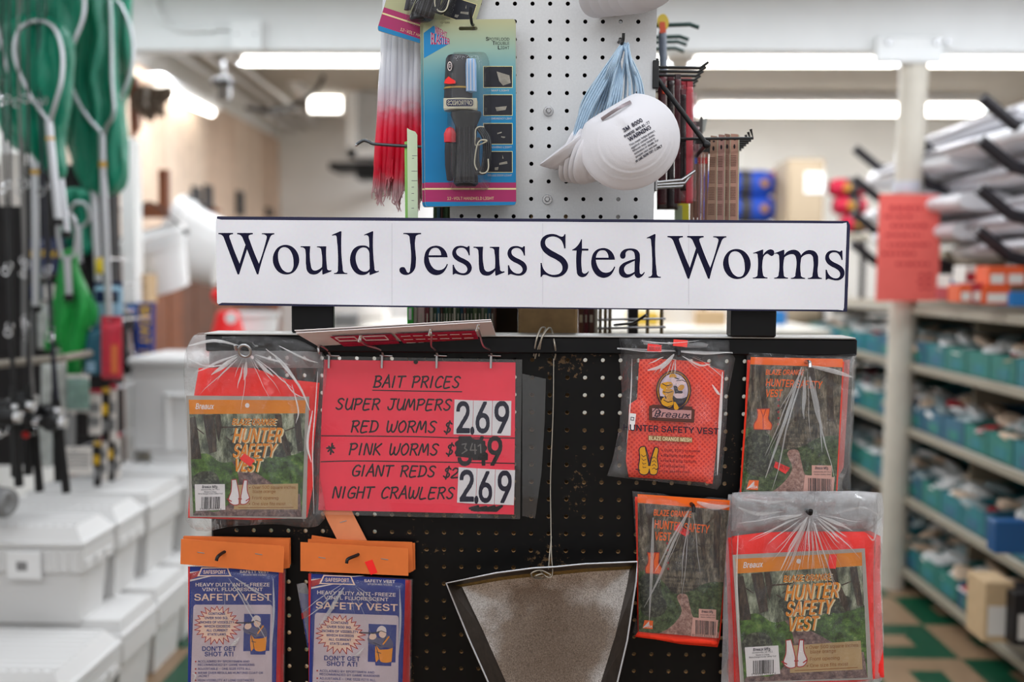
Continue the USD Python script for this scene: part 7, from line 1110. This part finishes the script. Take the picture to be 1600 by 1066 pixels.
def mask(c, axis, upv, lb, group=None, clip=True, words=False, tag_=False, hook=None, bands=(), S=1.):
    R = frame_of(axis, upv); c = np.array(c, float); t = Thing('dust_mask', lb, 'dust mask', c+R@np.array([0, -.06, 0]), group); L = lambda x, y, z: c+R@(np.array([x, y, z], float)*S)
    t.part('cup', xf(MM, R, c, S), m_mask, smooth=50)
    def on(x, y, dz): rho = math.hypot(x, y)/.06; th = math.atan2(y, x); p = mask_pts(np.array(min(rho, .97)), np.array(th)); return L(x, y, p[2]+dz)
    if clip: t.part('nose_clip', tube([on(x, .040-.6*abs(x)**1.3*0, .0012) for x in np.linspace(-.021, .021, 9)], .0026, 6, flat=.35, upv=R[:, 2]), m_clip, smooth=60)
    for s in (-1, 1): t.part('band_staple', ball(on(s*.05, .012, .001), (.0016, .0016, .0016), 1), m_steel)
    if words:
        for s, x0, x1, yy, cp, b in (('3M  8000', -.016, .008, .010, .0042, True), ('PAREXE  N95 81-77', -.018, .014, .0045, .0028, True), ('△ WARNING', -.016, .012, -.0012, .0042, True), ('This mask helps protect', -.018, .014, -.0058, .0022, False), ('against certain dusts.', -.018, .012, -.0092, .0022, False), ('Misuse may result in', -.018, .010, -.0126, .0022, False), ('sickness or death. For', -.018, .013, -.016, .0022, False), ('proper use see box', -.018, .009, -.0194, .0022, False), ('or call. NON TAT-1 ONLY', -.020, .014, -.0234, .0026, True)):
            v, fc = text_poly(s.replace('△ ', ''), b); u = v[:, 0]/v[:, 0].max(); X = 1.15*(x0+u*(x1-x0))+.009; Y = 1.15*(yy+v[:, 1]*cp)-.001
            rho = np.clip(np.hypot(X, Y)/.06, 0, .97); tt = np.arctan2(Y, X); Z = mask_pts(rho, tt)[:, 2]; a = c+(np.c_[X, Y, Z+.0010]*S) @ R.T; b2 = c+(np.c_[X, Y, Z+.0006]*S) @ R.T; nn = np.cross(a[fc[:, 1]]-a[fc[:, 0]], a[fc[:, 2]]-a[fc[:, 0]]) @ R[:, 2]; ff = np.where((nn < 0)[:, None], fc[:, ::-1], fc); t.part('print_words', (np.vstack([a, b2]), np.vstack([ff, ff[:, ::-1]+len(a)])), m_ink)
    for k, (p0, mid, p1) in enumerate(bands): t.part('elastic_band', tube(spline([p0, *mid, p1], 7), .0019, 7, flat=2.1, upv=(0, -1, .1)), m_band, smooth=60)
    return t
hq = Pl(-.03, px=(972, 66)); HK = hq.p(972, 68)
q = lambda x, y, yy: at(x, y, yy)
bs = lambda L: [(HK+np.array([.001*k, .002*(k % 3), -.001*(k % 2)]), [q(a, b, -.03-.012*(k % 3)), q(c, d, -.03-.02*(k % 2))], q(e, g, -.035-.015*(k % 2))) for k, (a, b, c, d, e, g) in enumerate(L)]
# the mask facing us, then those nested behind it (seen from the side), then the open one at the left
mask(at(984, 222, -.06), (.06, -.99, .05), (-.52, 0, .85), 'front dust mask facing the room with printed warning and red sticker, on the white pegboard', words=True, S=1.08, bands=bs([(990, 100, 1002, 130, 1007, 162), (985, 95, 998, 125, 1003, 155), (960, 120, 948, 180, 944, 258), (964, 110, 955, 150, 948, 196), (984, 100, 990, 130, 992, 158), (980, 100, 984, 130, 984, 160), (978, 105, 978, 130, 976, 164), (975, 105, 971, 135, 968, 170), (988, 104, 999, 134, 1004, 158), (982, 96, 994, 126, 999, 157)]))
for k in range(5):
    lab = ('dust mask nested right behind the front one', 'dust mask nested second behind the front one', 'dust mask nested third behind the front one', 'dust mask nested fourth behind the front one', 'open dust mask at the left of the bunch, its hollow inside showing')[k]
    cx, cy = (928-9*k, 238-1*k) if k < 4 else (884, 226); ax = (.80+.02*k, -.42+.03*k, -.40) if k < 4 else (.60, .10, -.78)
    mask(at(cx, cy, -.026+.006*k if k < 4 else -.022), ax, (-.1, -.3, .95) if k < 4 else (.75, -.15, .6), lab, clip=False, S=.80 if k < 4 else .78, bands=bs([(958-3*k, 105, 930-5*k, 160, 912-4*k+6, 214), (955-4*k, 115, 925-4*k, 170, 905-3*k, 222), (962-2*k, 100, 950-4*k, 150, 935-6*k, 200), (968, 96, 972-3*k, 130, 966-5*k, 178)]))
for t_ in (0,):
    s = Thing('price_sticker', 'small red sticker caught in the elastic bands beside the front dust mask', 'sticker', at(940, 222, -.085)); pq = Pl(-.082, px=(940, 212)); s.part('sticker', solid(pq, gz and zoomc(7.107, 930, 140, [(40, 455), (104, 480), (88, 588), (60, 545)]), 0, .0006), m_tag); s.part('sticker_corner', solid(pq, zoomc(7.107, 930, 140, [(8, 572), (28, 530), (46, 586)]), 0, .0006), m_tag)
t = Thing('peg_hook', 'black hook tip holding the dust mask bands on the white pegboard', 'hook', HK); wq = Pl(YW); t.part('hook_arm', tube(spline([wq.p(966, 66, -.004), wq.p(969, 68, .02), hq.p(971, 69), hq.p(973, 64, .006), hq.p(973.5, 54, .008)], 5), .0022, 8), m_wire, smooth=60)
for k in range(5):
    ax = (.42, -.62, -.66) ; cx, cy = 1018-15*k, -46+2*k
    mask(at(cx, cy, -.03+.008*k), (.62, -.55, -.55), (-.5, -.4, .75), ('rightmost dust mask of the bunch hanging at the top picture edge', 'second dust mask from the right in the bunch at the top edge', 'middle dust mask of the bunch at the top edge', 'fourth dust mask from the right in the bunch at the top edge', 'leftmost dust mask of the bunch hanging at the top edge')[k], clip=False, S=1.0)
# ------------------------------------------------------------------ hooks and packets on the right side of the white pegboard
sp = Thing('side_panel', 'dark slotted side panel behind the right edge of the white pegboard carrying hooks', 'panel', (xr, .2, 1.2)); sp.part('panel', bx(xr-.004, .08, 1.2, xr+.004, .78, 1.75, .001), m_rackd); sp.part('foot_post', bx(xr-.012, .26, .12, xr+.004, .29, 1.2, .002), m_rackd); sp.part('top_post', bx(xr-.004, .08, 1.75, xr+.004, .11, 1.95, .001), m_rackd)
def arm(y, x0, y0, x1, y1, tip, r=.0021, mat=None, lb='', hook=True):
    a, b = at(x0, y0, y), at(x1, y1, y); c = at(*tip, y); h = Thing('display_hook', lb, 'hook', a); h.part('hook_arm', tube([np.array([xr, y, a[2]]), b, c], r, 8), mat or m_wire, smooth=50); h.part('hook_plate', bx(xr+.002, y-.006, a[2]-.012, xr+.006, y+.006, a[2]+.012, .001), mat or m_wire); return b
N_ = ['first', 'second', 'third', 'fourth', 'fifth', 'sixth', 'seventh', 'eighth']
for k in range(7): y = .06+.045*k; arm(y, 1026, 105+6.2*k, 1094-3.3*k, 106+6.4*k, (1107-4.2*k, 97+7.2*k), lb=f'black wire hook with a raised tip, {N_[k]} from the front in the upper right row')
for k in range(8): y = .07+.034*k; arm(y, 1104, 218+2.2*k, 1177-3.8*k, 216+3.6*k, (1173-4*k, 202+4.4*k), lb=f'black wire hook with upright tip, {N_[k]} from the front in the lower right row')
for k in range(3): y = .05+.03*k; arm(y, 1022, 286+4*k, 1066+4*k-8*(k == 2), 281+5*k, (1086-7*k, 267+7*k), .0024, m_steel, lb=f'bare silver hook at the right of the dust masks, {N_[k]} from the top')
for k, (x1, y0, y1) in enumerate(((1092, 41, 43), (1076, 60, 62), (1073, 68, 70), (1069, 78, 80))): y = .40+.1*k; arm(y, 1040, y0, x1-14, y0-3, (x1, y1), .004, M('hook_green', (62, 84, 80), .4, .5, .5), lb=f'out of focus hook near the top, {N_[k]} down beside the yellow tipped packet')
a, b = at(1023, 118, .04), at(1104, 226, .05); br = Thing('brace_rod', 'black slanting brace rod over the red packets right of the dust masks', 'rod', b); br.part('rod', tube([a, b], .0038, 10), m_wire, smooth=60); br.part('cross_bar', tube([b+[0, -.004, 0], b+[.0, .34, -.02]], .003, 8), m_wire, smooth=60); br.part('end_bolt', ball(b, .006, 2), m_wire); br.part('top_plate', bx(xr-.005, .03, a[2]-.02, xr+.004, .06, a[2]+.02, .001), m_wire)
m_rp = [M('packet_red_card', (168, 30, 48), .4, .5, var=(60, .2)), M('packet_dark_red', (96, 24, 38), .35, .5, var=(60, .3)), M('packet_rose', (196, 60, 72), .4, .5), M('packet_blackish', (50, 30, 34), .3, .5, var=(60, .4))]
for k, (x0, x1, y0, y1, y, m, lb) in enumerate(((1028, 1040, 112, 320, .19, 1, 'dark red packet close to the white pegboard edge, right of the dust masks'), (1042, 1052, 118, 326, .16, 3, 'blackish packet under the slanting brace rod'), (1054, 1062, 116, 318, .14, 1, 'narrow dark red packet edge in the middle of the red row'), (1063, 1071, 140, 298, .12, 3, 'narrow black packet edge beside the bright red packet'), (1064, 1080, 122, 296, .20, 0, 'bright red packet with an orange label, right of the dust masks'), (1072, 1081, 128, 318, .10, 2, 'rose red packet edge near the silver hooks'), (1082, 1091, 190, 340, .16, 1, 'dark red packet at the right end of the upper row'), (1026, 1058, 290, 328, .24, 3, 'dark packet row end below the silver hooks'), (1058, 1084, 262, 318, .22, 0, 'red packet hanging lowest beside the yellow card'))):
    q_ = Pl(y, yaw=25 if x1-x0 > 9 else 45, px=((x0+x1)/2, y0)); t = Thing('bait_pack', lb, 'packet', q_.p((x0+x1)/2, y1)); t.part('pouch', sheet(q_, [(x0, y0+8), (x1, y0+8), (x1, y1), (x0, y1)], lambda x, yy, d: .002+.006*(1-np.exp(-d/3)), 4), m_rp[m], smooth=60); t.part('header', solid(q_, sbox(x0, y0, x1, y0+14), 0, .002), m_rp[(m+2) % 4]); t.part('clear_cover', sheet(q_, [(x0+.6, y0+18), (x1-.6, y0+18), (x1-.6, y1-3), (x0+.6, y1-3)], lambda x, yy, d: .007+.004*meshkit.fbm(np.c_[x/6, yy/20, 0*x], 2, k), 4, .003), f_bag, smooth=60)
    if k in (0, 4): t.part('label', solid(q_, sbox(x0+2, y0+(24 if k == 0 else 34), x1-2, y0+(36 if k == 0 else 50)), .0075, .0105), M('label_orange', (246, 84, 50), .5, .3))
m_br = [M('pack_tan', (158, 124, 104), .6, .3, var=(60, .1)), M('pack_mauve', (166, 124, 114), .6, .3, var=(60, .1)), M('pack_brown', (140, 104, 90), .6, .3, var=(60, .1)), M('pack_rose', (182, 138, 120), .6, .3, var=(60, .1))]
for k, (x0, x1, yt, yb) in enumerate(((1108, 1120, 212, 345), (1120.5, 1132, 210, 345), (1131, 1140, 209, 345), (1140.5, 1153, 209, 345))):
    q_ = Pl(.085+.004*k, yaw=-20, px=(1130, 215)); t = Thing('fishing_pack', 'tan printed long packet, '+('leftmost', 'second from the left', 'third from the left', 'rightmost')+(' ',)[0:0] if False else 'tan printed long packet, '+('leftmost', 'second from the left', 'third from the left', 'rightmost')[k]+' of four on the black hooks', 'packet', q_.p((x0+x1)/2, yb)); o = [(x0+2.4*(1 if k < 2 else .6), yt), (x1+.4, yt+1), (x1-1.5 if k < 3 else x1-1, yb+20), (x0-5+k, yb+20)]
    t.part('pack', solid(q_, o, -.003, 0), m_br[k]); hx = (x0+x1)/2+1.4; t.part('hang_hole', solid(q_, affinity.scale(Point(hx, yt+9).buffer(1.6), 1.1, .9), 0, .0004), m_ink2); t.part('emblem', solid(q_, affinity.scale(Point(hx-.6, yt+20).buffer(2.6), .6, 1.4), 0, .0004), m_ink2)
    t.part('print_lines', solid(q_, U_([sbox(x0+1.6-.03*(yy-yt)+(.6 if k > 2 else 0), yy, x1-2.2-.012*(yy-yt), yy+.9) for yy in np.arange(yt+34, yb-8, 2.6) if int(yy) % 26 > 4]), 0, .0004), m_sp[4]); t.part('edge', solid(q_, [(x1+.4, yt+1), (x1+1.2, yt+2), (x1-.4, yb+20), (x1-1.5, yb+20)], -.008, -.001), m_kraft)
for k, (x0, x1, m) in enumerate(((1078, 1083, 0), (1084, 1089, 2), (1090, 1094, 1), (1095, 1099, 3), (1100, 1105, 2))): q_ = Pl(.13+.012*k, px=(x0, 250)); t = Thing('fishing_pack', f'thin brown packet edge, {N_[k]} from the left between red packets and tan packets', 'packet', q_.p(x0, 345)); t.part('pack', solid(q_, [(x0+2, 238), (x1+2, 238), (x1, 360), (x0, 360)], -.003, 0), m_br[m]); t.part('tab', solid(q_, sbox(x0+1, 246, x1, 256), 0, .0006), M('tab_red', (190, 50, 50), .5, .4) if k != 1 else M('tab_blue', (46, 90, 220), .5, .4))
q_ = Pl(.3, px=(1095, 190)); t = Thing('folded_pack', 'grey folded packet corner above the cross bar of the brace rod', 'packet', q_.p(1096, 215)); t.part('pack', solid(q_, [(1086, 206), (1096, 180), (1098, 182), (1100, 205), (1094, 216)], -.01, 0), M('pack_grey', (84, 78, 76), .4, .5)); t.part('flap', solid(q_, [(1098, 186), (1105, 184), (1101, 205), (1097, 208)], 0, .002), m_clear)
q_ = Pl(.34, px=(1038, 60)); t = Thing('tipped_packet', 'packet with a yellow and orange top at the upper right edge of the white pegboard', 'packet', q_.p(1038, 110)); t.part('pouch', sheet(q_, [(1029, 50), (1041, 52), (1042, 120), (1030, 120)], lambda x, yy, d: .004+.006*(1-np.exp(-d/3)), 4), M('pack_slate', (140, 150, 166), .3, .5), smooth=60); t.part('yellow_top', solid(q_, curve('1029,26~ 1036,23~ 1043,30~ 1042,46 1030,46'), 0, .006), M('top_yellow', (246, 214, 70), .4, .5)); t.part('orange_band', solid(q_, [(1030, 36), (1038, 36), (1040, 52), (1030, 54)], .006, .008), M('top_orange', (246, 96, 50), .4, .5))
q_ = Pl(.26, px=(1060, 330)); t = Thing('small_card', 'yellow card edge just over the sign below the red packets', 'card', q_.p(1062, 345)); t.part('card', solid(q_, [(1054, 318), (1077, 316), (1077, 350), (1054, 350)], -.002, 0), M('card_yellow', (226, 220, 60), .5, .4)); t.part('print_panel', solid(q_, [(1054, 322), (1066, 321), (1066, 350), (1054, 350)], 0, .0006), M('card_mint', (170, 190, 160), .5, .4))
# wire rack bits behind the rail, right of the wood post
t = Thing('wire_rack', 'brass coloured wire rack seen in the gap right of the wooden post', 'rack', at(960, 520, .24))
for x in (938, 946, 953, 1012, 1034): a, b = at(x, 488, .24), at(x, 560, .24); t.part('upright_wire', tube([(a[0], .24, a[2]+.08), (a[0], .24, b[2])], .003, 8), M('wire_brass', (126, 112, 88), .4, .5, .5), smooth=60)
for y in (500, 513): a, b = at(932, y, .235), at(1040, y-2, .235); t.part('cross_wire', tube([a, b], .002, 8), m_steel, smooth=60)
t.part('arm', tube([at(960, 508, .23), at(990, 505, .16), at(1010, 492, .14)], .0024, 8), m_wire, smooth=60)
for k, (x0, x1, m) in enumerate(((904, 912, 4), (913, 919, 5), (920, 928, 4), (929, 934, 2))): q_ = Pl(.2+.01*k, px=(x0, 500)); t = Thing('booklet', f'brown booklet edge, {N_[k]} right of the wooden post behind the rail', 'booklet', q_.p(x0, 524)); t.part('spine', solid(q_, sbox(x0, 480, x1, 540), -.05, 0), m_sp[m]); t.part('title_strip', solid(q_, sbox(x0+1.5, 492, x1-2, 504), 0, .0006), m_sp[2])
